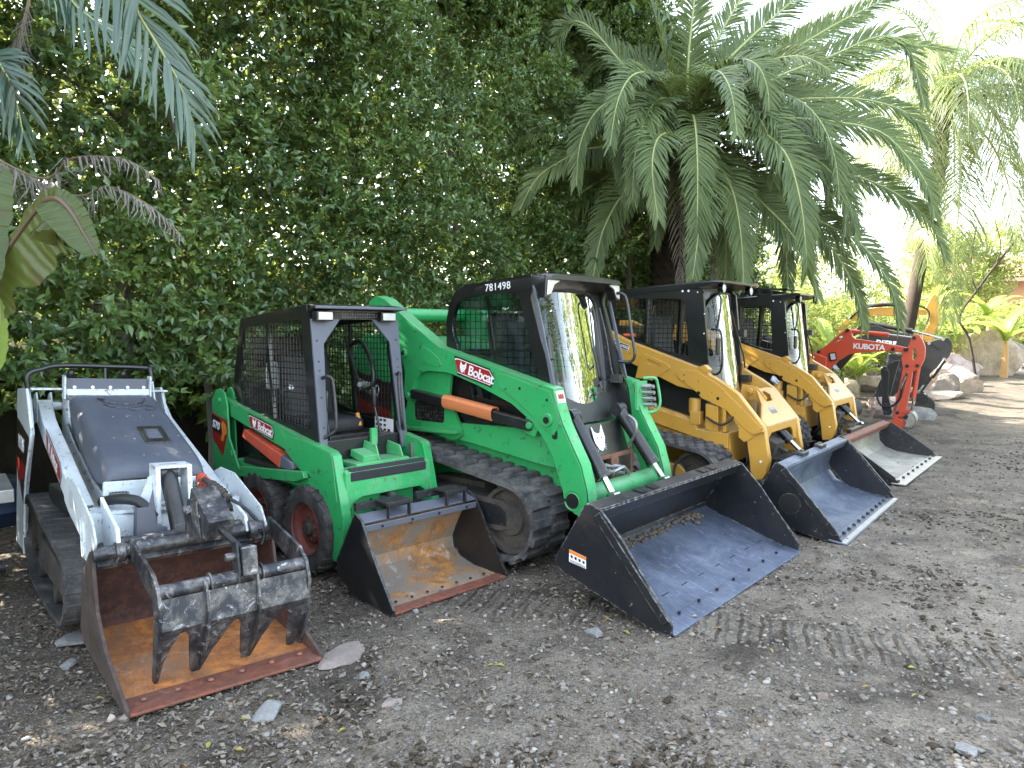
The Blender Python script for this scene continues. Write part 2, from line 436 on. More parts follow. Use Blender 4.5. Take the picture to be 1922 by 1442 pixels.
# ------------------------------------------------------------------ shared machine parts (local frame: x forward, y left, z up)
CAT_HEAD = [(x*1.3, z) for x, z in [(-.50,.95),(-.34,.55),(-.10,.42),(.14,.44),(.44,1.0),(.47,.50),(.50,.10),(.40,-.18),(.30,-.40),(.12,-.72),(-.02,-.80),(-.20,-.70),(-.34,-.42),(-.48,-.22),(-.52,.12)]]
def cat_emblem(mat, parent, org, xd, yd, size, name='cat_head_emblem', off=.0015):
    x = Vector(xd).normalized(); y = Vector(yd); y = (y-x*y.dot(x)).normalized(); z = x.cross(y); o = Vector(org)
    mp = lambda u, v, t: o+x*u*size+y*v*size+z*t
    b = MB()
    eyeL = [(-.34,.12),(-.14,.02),(-.12,.10),(-.28,.22)]; eyeR = [(.12,.02),(.34,.10),(.30,.20),(.14,.12)]
    nose = [(-.10,-.34),(.08,-.34),(.0,-.48)]
    b.plate(CAT_HEAD, 0, off, mp, holes=[eyeL[::-1], eyeR[::-1], nose[::-1]])
    for s in (-1, 1):
        for k in range(3):
            a = (s*.30, -.35-.1*k); c = (s*(.62-.06*k), -.42-.17*k)
            b.plate([(a[0], a[1]+.02), (c[0], c[1]+.01), (c[0], c[1]-.01), (a[0], a[1]-.02)], 0, off, mp)
    return b.build(name, mat, parent, smooth=False)

def badge(parent, org, xd, yd, w, h, txt, tsize, mat=None, dark=None):
    """elongated hexagonal red badge: dark rim, red field, white cat head and lettering"""
    x = Vector(xd).normalized(); y = Vector(yd); y = (y-x*y.dot(x)).normalized(); z = x.cross(y); o = Vector(org)
    def mp(u, v, t): return o+x*u+y*v+z*t
    hexa = lambda a: [(-w/2+a, h/2-a*1.6), (-w/2+h*.35, h/2-a), (w/2-h*.45, h/2-a), (w/2-a, h*.05), (w/2-h*.1-a, -h/2+a), (-w/2+h*.5, -h/2+a)]
    b = MB(); b.plate(hexa(0), 0, .0015, mp); bd = b.build('decal', dark or M['decaldark'], parent, smooth=False)
    b = MB(); b.plate(hexa(h*.10), .0015, .0022, mp); wl = b.build('decal_line', M['decalwhite'], bd, smooth=False); b = MB(); b.plate(hexa(h*.14), .0023, .0027, mp); b.build('decal_field', mat or M['decalred'], bd, smooth=False)
    cat_emblem(M['decalwhite'], bd, mp(-w*.24, 0, .0029), x, y, h*.36)
    text(txt, tsize, M['decalwhite'], bd, 'lettering', mp(-w*.11, -tsize*.36, .003), x, y, off=tsize*.018, space=.92)
    return bd

def make_track(parent, circles, y0, y1, lug=.022, pitch=.1, pattern='block', mat=None, wheels=True, name='track'):
    """closed rubber belt over a frame with idler, sprocket and rollers"""
    tr = bpy.data.objects.new(name, None); COL.objects.link(tr); tr.parent = parent
    L = hull(circles); n = len(L)
    # resample evenly
    per = [0]
    for i in range(n):
        a, b_ = L[i], L[(i+1) % n]; per.append(per[-1]+math.hypot(b_[0]-a[0], b_[1]-a[1]))
    tot = per[-1]; N = int(tot/.02)
    def at(s):
        s %= tot
        for i in range(n):
            if per[i+1] >= s:
                f = (s-per[i])/max(1e-9, per[i+1]-per[i]); a, b_ = L[i], L[(i+1) % n]
                return a[0]+(b_[0]-a[0])*f, a[1]+(b_[1]-a[1])*f
        return L[0]
    def fr(s):
        p = at(s); q = at(s+.006); q0 = at(s-.006); tx, tz = q[0]-q0[0], q[1]-q0[1]; l = math.hypot(tx, tz) or 1
        return p, (tx/l, tz/l), (tz/l, -tx/l)          # outward normal for ccw loop
    b = MB(); w = y1-y0
    rings = []
    for i in range(N):
        p, t, nn = fr(tot*i/N)
        rings.append([(p[0], y0, p[1]), (p[0]-nn[0]*.026, y0, p[1]-nn[1]*.026), (p[0]-nn[0]*.026, y1, p[1]-nn[1]*.026), (p[0], y1, p[1])])
    vs = [q for r_ in rings for q in r_]; fs = []
    for i in range(N):
        for k in range(4):
            a = i*4+k; c = i*4+(k+1) % 4; j = ((i+1) % N)*4; fs.append((a, c, j+(k+1) % 4, j+k))
    b.add(vs, fs)
    K = int(tot/pitch)
    def lugbox(s, ya, yb, ln, h=lug):
        p, t, nn = fr(s); M3 = Matrix(((t[0], 0, nn[0]), (0, 1, 0), (t[1], 0, nn[1])))
        c = Vector((p[0]+nn[0]*(h/2-.002), (ya+yb)/2, p[1]+nn[1]*(h/2-.002)))
        hx, hz, hy = ln/2, h/2, (yb-ya)/2
        P = [(-hx,-hy,-hz),(hx,-hy,-hz),(hx,hy,-hz),(-hx,hy,-hz),(-hx*.72,-hy*.96,hz),(hx*.72,-hy*.96,hz),(hx*.72,hy*.96,hz),(-hx*.72,hy*.96,hz)]
        b.add([c+M3 @ Vector(q) for q in P], [(0,3,2,1),(4,5,6,7),(0,1,5,4),(1,2,6,5),(2,3,7,6),(3,0,4,7)])
    rnd = random.Random(5)
    for k in range(K):
        s = tot*k/K
        if pattern == 'block':
            lugbox(s, y0+.005, y0+w*.47, pitch*.62); lugbox(s+pitch*.5, y0+w*.50, y1-.005, pitch*.62)
            lugbox(s+pitch*.25, y0+w*.40, y0+w*.58, pitch*.45, lug*.8)
        elif pattern == 'cblock':
            lugbox(s, y0+.005, y0+w*.30, pitch*.5); lugbox(s+pitch*.5, y0+w*.26, y0+w*.52, pitch*.5)
            lugbox(s, y0+w*.50, y0+w*.76, pitch*.5); lugbox(s+pitch*.5, y0+w*.72, y1-.005, pitch*.5)
        else:
            lugbox(s, y0+.005, y1-.005, pitch*.5, lug*.8)
    b.build('rubber_belt', mat or M['rubber'], tr, bevel=0, ang=30)
    if wheels:
        ym = (y0+y1)/2
        for i, (cx, cz, r_) in enumerate(circles):
            b = MB(); rr_ = r_-.032
            prof = [(0.001, -w*.30), (rr_*.45, -w*.30), (rr_*.5, -w*.24), (rr_*.86, -w*.22), (rr_*.88, -w*.32), (rr_, -w*.32), (rr_, w*.32), (rr_*.88, w*.32), (rr_*.86, w*.22), (rr_*.3, w*.22), (.001, w*.22)]
            b.lathe(prof, (cx, ym, cz), 'y', 28)
            b.build('idler' if r_ > .15 else 'roller', M['undercarriage'], tr, ang=30)
    return tr

def make_wheel(parent, c, r, w, rimr, side=-1, mat='tyre'):
    """lugged tyre + dished steel rim, axis along y; side: outer face direction"""
    wh = bpy.data.objects.new('wheel', None); COL.objects.link(wh); wh.parent = parent
    b = MB(); cx, cy, cz = c; h = w/2
    prof = [(rimr, -h*.72), (rimr+.012, -h*.92), (rimr+(r-rimr)*.5, -h*1.0), (r*.93, -h*.95), (r*.985, -h*.72), (r, -h*.3), (r, h*.3), (r*.985, h*.72), (r*.93, h*.95), (rimr+(r-rimr)*.5, h), (rimr+.012, h*.92), (rimr, h*.72)]
    b.lathe(prof, c, 'y', 48)
    NL = 20
    for k in range(NL):
        for s in (-1, 1):
            a = 2*math.pi*(k+(.5 if s > 0 else 0))/NL
            ca, sa = math.cos(a), math.sin(a)
            P = []
            for rr_ in (r*.97, r*1.035):
                for (yy, da) in ((s*h*.98, -.075), (s*h*.98, .065), (s*h*.06, .02+.10), (s*h*.06, -.10+.10)):
                    f = 1 if rr_ < r else .93
                    rad = rr_*(.955 if abs(yy) > h*.5 else 1.)
                    an = a+(da*f)
                    P.append((cx+rad*math.cos(an), cy+yy, cz+rad*math.sin(an)))
            b.add(P, [(0,1,2,3),(4,7,6,5),(0,4,5,1),(1,5,6,2),(2,6,7,3),(3,7,4,0)])
    b.build('tyre', M[mat], wh, ang=28)
    b = MB(); s = side
    prof = [(rimr*1.04, s*h*.95), (rimr*1.02, s*h*.70), (rimr*.93, s*h*.62), (rimr*.86, s*h*.25), (rimr*.62, s*h*.18), (rimr*.55, s*h*.42), (rimr*.36, s*h*.44), (.001, s*h*.44)]
    b.lathe(prof, c, 'y', 40)
    b.build('rim', M['rim'], wh, ang=30)
    b = MB()
    b.lathe([(rimr*.27, s*h*.40), (rimr*.25, s*h*.72), (rimr*.18, s*h*.8), (.001, s*h*.8)], c, 'y', 24)
    for k in range(8):
        a = 2*math.pi*k/8+.2; p = Vector((cx+rimr*.44*math.cos(a), cy, cz+rimr*.44*math.sin(a)))
        b.cyl(p+Vector((0, s*h*.40, 0)), p+Vector((0, s*h*.62, 0)), .010, n=6)
    b.build('hub', M['undercarriage'], wh, ang=30)
    return wh

def make_bucket(parent, side, path, w, mats_out, mats_in, top=None, name='bucket', thick=.012, yc=0., rib=True, edgemat=None, edge_len=.14, bolts=0, curve=None, flange=None, edge_over=.012, side_mat_in=None):
    """side: outline of the cheek plate; path: shell line from lip to top (x,z)"""
    b = MB(); h = w/2
    for s in (-1, 1):
        y0 = yc+s*h; y1 = yc+s*(h-.014)
        b.plate(side, y0, y1, MY, mi=0)
        # inner skin in the inner colour, 1.5 mm proud
        b.plate([(x, z) for x, z in side], y1-s*.0005, y1-s*.002, MY, mi=1 if side_mat_in is None else 2)
    P = [Vector((p[0], 0, p[1])) for p in path]; n = len(P); ins = []
    for i in range(n):
        t = (P[min(i+1, n-1)]-P[max(i-1, 0)]).normalized(); ins.append(P[i]+Vector((t.z, 0, -t.x))*thick)
    ya, yb = yc-h+.014, yc+h-.014
    # choose inward side as towards the mouth (path goes back and up; mouth is above/front)
    ctr = sum(P, Vector())/n
    vs = []; fs = []; mi = []
    K = 1
    for i in range(n):
        vs += [(P[i].x, ya, P[i].z), (P[i].x, yb, P[i].z), (ins[i].x, ya, ins[i].z), (ins[i].x, yb, ins[i].z)]
    o = len(b.v); b.v += vs
    for i in range(n-1):
        a = o+i*4; c = a+4
        b.f += [(a, a+1, c+1, c), (a+2, c+2, c+3, a+3)]; b.mi += [0, 1]
    b.f += [(o, o+2, o+3, o+1)]; b.mi += [0]
    e = o+(n-1)*4; b.f += [(e, e+1, e+3, e+2)]; b.mi += [0]
    mats = [mats_out, mats_in]+([side_mat_in] if side_mat_in else [])
    bu = b.build(name, mats, parent, ang=25)
    # front edge bars on the cheeks, wear strips
    if rib:
        b = MB()
        fa, fb = rib
        for s in (-1, 1):
            y = yc+s*h
            b.bar((fa[0], y+s*.004, fa[1]), (fb[0], y+s*.004, fb[1]), .022, .05, up=(0, 0, 1))
        b.build('cheek_stiffener', mats_out, bu, bevel=.003)
    # cutting edge
    d = (P[1]-P[0]).normalized(); nrm = Vector((d.z, 0, -d.x))
    A = P[0]-d*edge_over+nrm*(thick+.001); B = A+d*edge_len
    b = MB(); c = (A+B)/2+nrm*.007
    b.bar((A.x, yc, A.z), (B.x, yc, B.z), w-.03 if edge_over < .02 else w+.02, .014, up=nrm)
    ed = b.build('cutting_edge', edgemat or mats_in, bu, bevel=.003)
    if bolts:
        b = MB()
        for k in range(bolts):
            y = yc-h+.08+(w-.16)*k/(bolts-1); q = A+d*(edge_len*.62)
            b.cyl((q.x, y, q.z), Vector((q.x, y, q.z))+nrm*.030, .017, .014, n=8)
        b.build('edge_bolts', M['black'], bu, ang=30)
    return bu

def windshield(rows, xf, curve=.06, thick=.006, sub=10):
    """rows: (z, y_left, y_right); xf(z): depth of the pane's centre"""
    b = MB(); R_ = []
    rows2 = [(r_[0], r_[1], r_[2]) for r_ in rows]
    hw = max(abs(r_[1]) for r_ in rows2)
    for off in (0, -thick):
        ring = []
        for z, a, c in rows2:
            ring.append([(xf(z)-curve*((a+(c-a)*k/sub)/hw)**2+off, a+(c-a)*k/sub, z) for k in range(sub+1)])
        R_.append(ring)
    for ring in R_[:1]:
        n = sub+1; vs = [p for r_ in ring for p in r_]; fs = [(i*n+k, i*n+k+1, (i+1)*n+k+1, (i+1)*n+k) for i in range(len(ring)-1) for k in range(sub)]
        b.add(vs, fs)
    edge = [r_[0] for r_ in R_[0]]+[r_[-1] for r_ in R_[0][::-1]]
    top = R_[0][-1]; bot = R_[0][0]
    loop = bot+[r_[-1] for r_ in R_[0][1:-1]]+top[::-1]+[r_[0] for r_ in R_[0][1:-1]][::-1]
    return b, loop
def cylinder_ram(parent, a, b_, r=.032, rod=.016, f=.6, mat='black', name='hydraulic_cylinder'):
    a, b_ = Vector(a), Vector(b_); m = a+(b_-a)*f
    b = MB(); b.cyl(a, m, r); b.cyl(m-(b_-a).normalized()*.03, m+(b_-a).normalized()*.006, r*1.12)
    b.cyl(a+Vector((0, -.045, 0)), a+Vector((0, .045, 0)), r*1.05)
    o = b.build(name, M[mat], parent, ang=30)
    b = MB(); b.cyl(m, b_, rod); b.cyl(b_+Vector((0, -.035, 0)), b_+Vector((0, .035, 0)), rod*1.5)
    b.build('rod', M['chrome'], o, ang=30)
    return o
def coupler_pair(b, p, d, n=2, gap=.05, up=(0,0,1)):
    d = Vector(d).normalized(); p = Vector(p)
    for k in range(n):
        q = p+Vector(up)*gap*k
        b.cyl(q, q+d*.05, .018, n=12); b.cyl(q+d*.05, q+d*.085, .013, n=12); b.cyl(q+d*.02, q+d*.03, .023, n=6)
# ================================================================== white stand-on mini loader with grapple
def build_white():
    W = thing('mini_track_loader', 'white stand-on mini track loader with a grey plastic hood, leftmost machine of the row', 'mini loader', (-1.29, 3.34, 0), R(-50.5), 'parked compact loaders', R(-3))
    roll = Matrix.Rotation(R(3), 4, 'X')
    def leanpart(o): return o
    ctr = -.04
    # tub
    b = MB()
    b.plate([(-2.62, 1.23), (-2.50, 1.30), (-2.42, 1.16), (-2.30, .93), (-1.56, .74), (-1.13, .70), (-1.06, .40), (-2.6, .36)], -.31, -.295, MY)
    b.plate([(-2.62, 1.23), (-2.50, 1.30), (-2.42, 1.16), (-2.30, .93), (-1.56, .74), (-1.13, .70), (-1.06, .40), (-2.6, .36)], .235, .25, MY)
    b.box((-2.56, -.03, .85), (.02, .52, .78)); b.box((-1.75, -.03, .36), (1.4, .53, .02))
    # front panel with lower nose
    b.plate([(-.33, .80), (.22, .80), (.22, .47), (-.33, .47)], -1.17, -1.155, MX, holes=[rrect(-.30, .69, -.20, .74, .01)[::-1], rrect(.10, .72, .17, .77, .01)[::-1]])
    tub = b.build('tub', M['white'], W, bevel=.006); leanpart(tub)
    b = MB()
    for (u, v) in ((-2.40, 1.10), (-2.33, 1.0), (-2.25, .90), (-2.1, .84), (-1.9, .80), (-1.75, .765), (-1.62, .74), (-1.5, .715), (-2.48, 1.2)):
        b.cyl((u, -.312, v), (u, -.322, v), .009, n=8)
    b.build('tub_bolts', M['zinc'], tub, ang=30)
    b = MB(); b.plate(rrect(-.305, .685, -.195, .745, .008), -1.168, -1.164, MX); b.plate(rrect(.095, .715, .175, .775, .008), -1.168, -1.164, MX)
    b.build('vent_backing', M['decalblack'], tub)
    b = MB()
    for (x0, z0, x1, z1) in ((-.30, .69, -.20, .74), (.10, .72, .17, .77)): b.screen([(x0, z0), (x1, z0), (x1, z1), (x0, z1)], lambda u, v, t: (-1.158, u, v), .017, .0035)
    b.build('vent_mesh', M['zinc'], tub, smooth=False)
    # rear cross rail + grey riveted panel
    b = MB(); b.box((-2.43, -.06, 1.215), (.05, .52, .045)); b.box((-2.43, -.33, 1.25), (.09, .012, .16)); b.box((-2.43, .205, 1.25), (.09, .012, .16))
    b.box((-2.47, -.43, 1.235), (.10, .18, .012)); b.box((-2.5, .28, 1.22), (.09, .12, .012))
    leanpart(b.build('rear_rail', M['white'], W, bevel=.004))
    b = MB(); b.plate([(-.32, 1.235), (.195, 1.235), (.195, 1.31), (-.32, 1.31)], -2.44, -2.425, MX)
    gp = leanpart(b.build('control_panel', M['greypaint'], W, bevel=.003))
    b = MB()
    for y in (-.27, -.16, -.05, .06, .165): b.cyl((-2.425, y, 1.25), (-2.414, y, 1.25), .011, n=12)
    b.build('panel_rivets', M['decalwhite'], gp, ang=30)
    # hand rail behind
    b = MB(); b.tube(smooth_path([(-2.5, -.53, 1.235), (-2.5, -.53, 1.33), (-2.52, -.45, 1.365), (-2.55, -.33, 1.39), (-2.55, .0, 1.39), (-2.55, .2, 1.385), (-2.53, .235, 1.37), (-2.5, .24, 1.24)], 5), .017, 12)
    b.tube([(-2.55, -.06, 1.385), (-2.52, -.06, 1.24)], .012); leanpart(b.build('hand_rail', M['blackcab'], W, ang=60))
    for y in (-.27, .06):
        b = MB(); b.cyl((-2.56, y, 1.27), (-2.56, y, 1.31), .008); b.lathe([(.012, 0), (.021, .02), (.022, .045), (.012, .058), (.001, .06)], (-2.56, y, 1.305), 'z', 14)
        leanpart(b.build('control_lever', M['decalblack'], W, ang=60))
    # hood: moulded grey cover
    b = MB()
    secs = []
    for (x, z, hw, d) in ((-2.40, 1.185, .245, .02), (-2.36, 1.20, .262, .05), (-2.2, 1.165, .268, .12), (-1.9, 1.075, .272, .15), (-1.6, .985, .276, .16), (-1.36, .915, .278, .14), (-1.25, .875, .272, .10), (-1.215, .84, .262, .055), (-1.21, .80, .25, .01)):
        rr_ = min(.055, d*.7+.008); ring = []
        ring.append((x, ctr-hw-.012, z-d))
        for k in range(6): a = R(180-90*k/5); ring.append((x, ctr-hw+rr_+rr_*math.cos(a), z-rr_+rr_*math.sin(a)))
        for k in range(6): ring.append((x, ctr-hw+rr_+(2*hw-2*rr_)*(k+1)/7, z+.004*math.sin(math.pi*(k+1)/7)))
        for k in range(6): a = R(90-90*k/5); ring.append((x, ctr+hw-rr_+rr_*math.cos(a), z-rr_+rr_*math.sin(a)))
        ring.append((x, ctr+hw+.012, z-d))
        secs.append(ring)
    b.loft(secs, close=False, cap=False)
    hood = leanpart(b.build('hood', M['hood'], W, ang=70)); sm = hood.modifiers.new('round', 'SUBSURF'); sm.levels = 1; sm.render_levels = 2
    def HZ(x): return 1.165+(x+2.2)*(-.30)          # top plane of the hood
    # recessed latch
    def mph(u, v, t): return (u, v, HZ(u)+.004+t)
    b = MB(); b.plate([(-1.75, -.03), (-1.50, -.03), (-1.50, .115), (-1.75, .115)], 0, .008, mph, holes=[[(-1.70, .0), (-1.70, .085), (-1.56, .085), (-1.56, .0)]])
    lt = b.build('hood_latch', M['black'], hood, bevel=.002)
    b = MB(); b.plate([(-1.70, .0), (-1.56, .0), (-1.56, .085), (-1.70, .085)], .001, .002, mph); b.plate([(-1.70, .01), (-1.655, .01), (-1.655, .075), (-1.70, .075)], .002, .007, mph)
    b.build('latch_handle', M['greypaint'], lt, bevel=.001)
    b = MB()
    for (x, y) in ((-1.93, -.13), (-1.93, -.05), (-1.93, .03), (-1.93, .11), (-1.60, -.19), (-1.62, -.12), (-1.58, -.08), (-1.60, .18), (-1.35, -.08), (-1.35, .1), (-1.35, .18), (-2.15, .0)):
        b.cyl(mph(x, y, -.002), mph(x, y, .004), .0065, n=8)
    b.build('hood_screws', M['zinc'], hood, ang=30)
    # shallow embossed line drawing on the hood (a leaping cat outline)
    def emb(pts, w=.004): 
        q = smooth_path([mph(x, y, .001) for x, y in pts], 4); bb.tube(q, w, 5)
    bb = MB()
    emb([(-2.26, -.16), (-2.19, -.13), (-2.15, -.05), (-2.14, .03), (-2.17, .10), (-2.25, .13)])
    emb([(-2.14, -.14), (-2.17, -.08), (-2.13, -.02), (-2.12, .04)])
    emb([(-2.14, -.14), (-2.09, -.11), (-2.08, -.03), (-2.09, .05), (-2.11, .10), (-2.09, .16)])
    emb([(-2.05, -.02), (-2.03, .02), (-2.04, .06)]); emb([(-2.05, .09), (-2.03, .13), (-2.07, .15)]); emb([(-2.12, .03), (-2.16, .07), (-2.12, .12)])
    bb.build('embossed_drawing', M['black'], hood, ang=60)
    b = MB(); b.lathe([(.001, .003), (.022, .003), (.024, 0)], mph(-2.25, -.14, 0), 'z', 16); b.build('hood_hole', M['decalblack'], hood)
    b = MB()
    b.plate([(-2.22, 1.03), (-2.0, .965), (-2.0, .93), (-2.2, .99)], ctr-.293, ctr-.290, MY); b.plate([(-1.98, .95), (-1.85, .91), (-1.85, .88), (-1.97, .915)], ctr-.293, ctr-.290, MY)
    b.build('hood_vent', M['decalblack'], hood)
    # rear outer plates with decal
    for y, nm in ((-.53, 'side_panel'), (.30, 'side_panel')):
        b = MB(); b.plate([(-3.05, 1.20), (-2.52, 1.245), (-2.36, 1.07), (-2.27, .95), (-2.40, .74), (-2.50, .55), (-2.52, .12), (-2.98, .10)], y, y+.016, MY)
        sp = leanpart(b.build(nm, M['whitedk'], W, bevel=.003))
        if y < 0:
            b = MB(); b.plate([(-3.03, 1.0), (-2.84, .98), (-2.42, .92), (-2.32, .89), (-2.52, .45), (-2.60, .42), (-3.03, .66)], y-.002, y-.0005, MY); dc = b.build('decal', M['decaldark'], sp, smooth=False)
            b = MB(); b.plate([(-3.03, .72), (-2.50, .70), (-2.54, .62), (-2.90, .56)], y-.003, y-.0021, MY); b.build('decal_stripe', M['decalred'], dc, smooth=False)
            text('MT85', .13, M['decalwhite'], dc, 'lettering', (-2.93, y-.003, .80), (1, 0, -.05), (0, 0, 1), off=.002)
            b = MB(); b.tube(smooth_path([(-2.5, y-.004, 1.24), (-2.34, y-.004, 1.07), (-2.26, y-.004, .95), (-2.39, y-.004, .74), (-2.49, y-.004, .55), (-2.50, y-.004, .12)], 4), .010, 8)
            b.build('edge_rod', M['white'], sp, ang=60)
    # lift arms: box beams, twin pivot ears, bent front plates
    for s, yo, yi in ((-1, -.46, -.375), (1, .36, .275)):
        b = MB()
        beam = [(-2.72, 1.13), (-2.62, 1.15), (-2.40, 1.03), (-1.46, .775), (-1.12, .685), (-1.25, .62), (-1.52, .67), (-2.32, .89), (-2.66, 1.0)]
        b.plate(beam, yo, yi, MY)
        fp = [(-1.50, .76), (-1.34, .815), (-1.10, .815), (-.66, .69), (-.57, .60), (-.72, .47), (-.86, .47), (-.95, .56), (-1.28, .62), (-1.42, .66)]
        b.plate(fp, yo-s*-.012, yo-s*-.0, MY)
        b.plate([(-1.0, .75), (-.62, .66), (-.58, .58), (-.72, .48), (-.86, .48), (-.93, .58)], yi, yi-s*.0-(-s)*-.03 if False else yi+s*-.02, MY)
        arm = leanpart(b.build('lift_arm', M['white'], W, bevel=.008))
        b = MB()
        for yy in (yo, yi): b.plate([(-2.80, 1.06), (-2.74, 1.18), (-2.66, 1.20), (-2.60, 1.14), (-2.58, 1.0), (-2.7, .98)], yy-.006, yy+.006, MY)
        b.build('pivot_ear', M['white'], arm, bevel=.003)
        if s < 0:
            b = MB(); b.plate(rrect(-1.27, .66, -1.15, .76, .04), yo-.0135, yo-.0125, MY); b.build('arm_recess', M['whitedk'], arm)
            b = MB(); b.tube(smooth_path([(-.93, yo-.014, .66), (-.86, yo-.014, .65), (-.80, yo-.014, .52), (-.86, yo-.014, .49), (-.93, yo-.014, .66)], 4), .006, 6); b.build('slot_rim', M['white'], arm, ang=60)
            th = math.atan2(-.255, .94)
            badge(arm, (-1.90, yo-.002, .855), (math.cos(th), 0, math.sin(th)), (0, 0, 1), .62, .125, 'Bobcat', .095)
    b = MB(); b.cyl((-2.70, -.47, 1.10), (-2.70, -.30, 1.10), .028); b.cyl((-2.70, .24, 1.10), (-2.70, .36, 1.10), .028); leanpart(b.build('pivot_pin', M['white'], W, ang=30))
    # cross member between the arms with the centre mast
    b = MB()
    b.plate([(-.45, .69), (-.30, .655), (-.16, .64), (.02, .64), (.16, .645), (.34, .70), (.34, .52), (.18, .54), (-.30, .54), (-.45, .50)], -.98, -.93, MX)
    b.box((-1.04, -.04, .665), (.14, .74, .02))
    b.plate([(-.27, .655), (-.21, .69), (-.17, .76), (-.145, .84), (-.12, .86), (-.12, .655)], -.99, -.975, MX)
    b.plate([(.30, .70), (.20, .68), (.12, .70), (.07, .76), (.05, .85), (.05, .655)], -.99, -.975, MX)
    for y0, y1 in ((-.12, -.095), (.045, .07)): b.plate([(-1.06, .895), (-.93, .905), (-.88, .60), (-.94, .50), (-1.05, .62)], y0, y1, MY)
    b.box((-1.0, -.025, .898), (.13, .19, .016))
    leanpart(b.build('cross_member', M['white'], W, bevel=.006))
    cylinder_ram(W, (-.995, -.04, .86), (-.70, -.04, .55), .045, .022, .93)
    b = MB(); b.plate([(-.24, .715), (-.185, .715), (-.165, .81), (-.145, .62), (-.09, .60), (-.09, .54), (-.24, .54)], -.80, -.785, MX); b.box((-.86, -.22, .62), (.12, .012, .16))
    leanpart(b.build('hose_guard', M['greypaint'], W, bevel=.003))
    b = MB(); b.tube(smooth_path([(-1.12, -.34, .70), (-1.0, -.28, .73), (-.92, -.2, .72), (-.86, -.14, .64)], 6), .028, 10); leanpart(b.build('hose_sleeve', M['hose'], W, ang=60))
    # couplers and hoses to the right of the mast
    b = MB(); 
    for dz in (0, 1):
        p0 = Vector((-.98, .15+.01*dz, .81-.055*dz)); p1 = Vector((-.80, .24+.015*dz, .72-.06*dz)); d = p1-p0
        b.cyl(p0, p0+d*.25, .018, n=12); b.cyl(p0+d*.25, p0+d*.8, .026, n=12); b.cyl(p0+d*.8, p1, .018, n=8)
        for k in range(4): b.cyl(p0+d*(.32+.12*k), p0+d*(.36+.12*k), .030, n=12)
    q = leanpart(b.build('hydraulic_coupler', M['undercarriage'], W, ang=30))
    b = MB()
    for dz in (0, 1): p0 = Vector((-1.0, .15+.01*dz, .81-.055*dz)); b.cyl(p0, p0+Vector((.05, .025, -.025)), .024, n=12); b.cyl(p0, p0-Vector((.03, .0, 0)), .03, n=12)
    b.build('coupler_ring', M['redcov'], q, ang=30)
    b = MB(); b.tube(smooth_path([(-.80, .24, .72), (-.70, .31, .66), (-.60, .36, .56), (-.55, .33, .50)], 6), .010, 8); b.tube(smooth_path([(-.80, .255, .66), (-.70, .30, .60), (-.62, .30, .52), (-.58, .2, .50)], 6), .010, 8)
    leanpart(b.build('hose', M['hose'], W, ang=60))
    # undercarriage
    b = MB(); b.box((-1.75, -.04, .22), (1.2, .5, .3)); b.build('undercarriage', M['undercarriage'], W, bevel=.01)
    C3 = ((-1.13, .245, .19), (-2.36, .345, .20), (-1.5, .13, .10), (-2.1, .13, .10))
    make_track(W, C3, -.54, -.31, .007, .10, 'bar'); make_track(W, C3, .25, .48, .007, .10, 'bar')
    b = MB(); b.plate([(-2.15, .33), (-1.25, .30), (-1.25, .16), (-2.15, .14)], -.50, -.36, MY); b.plate([(-2.15, .33), (-1.25, .30), (-1.25, .16), (-2.15, .14)], .29, .42, MY)
    b.build('track_frame', M['undercarriage'], W, bevel=.01)
    b = MB(); b.plate([(-2.3, .62), (-1.6, .66), (-1.55, .56), (-2.25, .50)], -.43, -.34, MY); b.build('side_hose_box', M['black'], W, bevel=.01)
    # ---------------- grapple bucket
    side = [(.0, .0), (-.45, .02), (-.93, .035), (-.99, .10), (-.97, .24), (-.82, .46), (-.66, .575), (-.62, .555), (-.56, .30), (-.39, .155), (.0, .035)]
    path = [(.0, .004), (-.40, .02), (-.80, .045), (-.90, .09), (-.93, .16), (-.90, .27), (-.78, .46), (-.66, .55)]
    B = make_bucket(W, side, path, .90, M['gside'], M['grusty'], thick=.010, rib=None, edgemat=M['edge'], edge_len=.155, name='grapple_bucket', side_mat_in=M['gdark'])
    B.matrix_parent_inverse = roll
    # dark rust on the back wall: repaint faces steeper than the floor
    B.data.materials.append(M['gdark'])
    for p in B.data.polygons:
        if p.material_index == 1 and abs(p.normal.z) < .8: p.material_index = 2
    b = MB()
    for k in range(6): y = -.36+.72*k/5; b.lathe([(.001, .012), (.012, .010), (.016, 0)], (-.085, y, .030), 'z', 10)
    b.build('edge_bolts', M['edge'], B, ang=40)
    b = MB(); b.cyl((-.62, -.445, .565), (-.62, .445, .565), .034, n=20); b.bar((-.66, 0, .545), (-.60, 0, .50), .86, .03, up=(0, 0, 1)); 
    for y in (-.33, .32): 
        b.cyl((-.60, y-.02, .565), (-.60, y+.02, .565), .05, n=20)
    b.box((-.665, .0, .60), (.05, .62, .02))
    tb = b.build('top_tube', M['grapple'], B, bevel=.003)
    b = MB()
    for y in (-.35, .345): b.cyl((-.60, y-.035, .565), (-.60, y+.035, .565), .020, n=6)
    b.build('pivot_bolt', M['grapple'], tb, ang=30)
    # grapple: two bent side plates, cross tube, tine plate
    jaw = bpy.data.objects.new('grapple_jaw', None); COL.objects.link(jaw); jaw.parent = W; jaw.matrix_parent_inverse = roll
    sp = [(-.66, .60), (-.60, .62), (-.20, .545), (-.12, .49), (-.085, .40), (-.10, .30), (-.16, .12), (-.235, .0), (-.26, .005), (-.24, .12), (-.20, .27), (-.19, .36), (-.22, .42), (-.60, .52), (-.66, .54)]
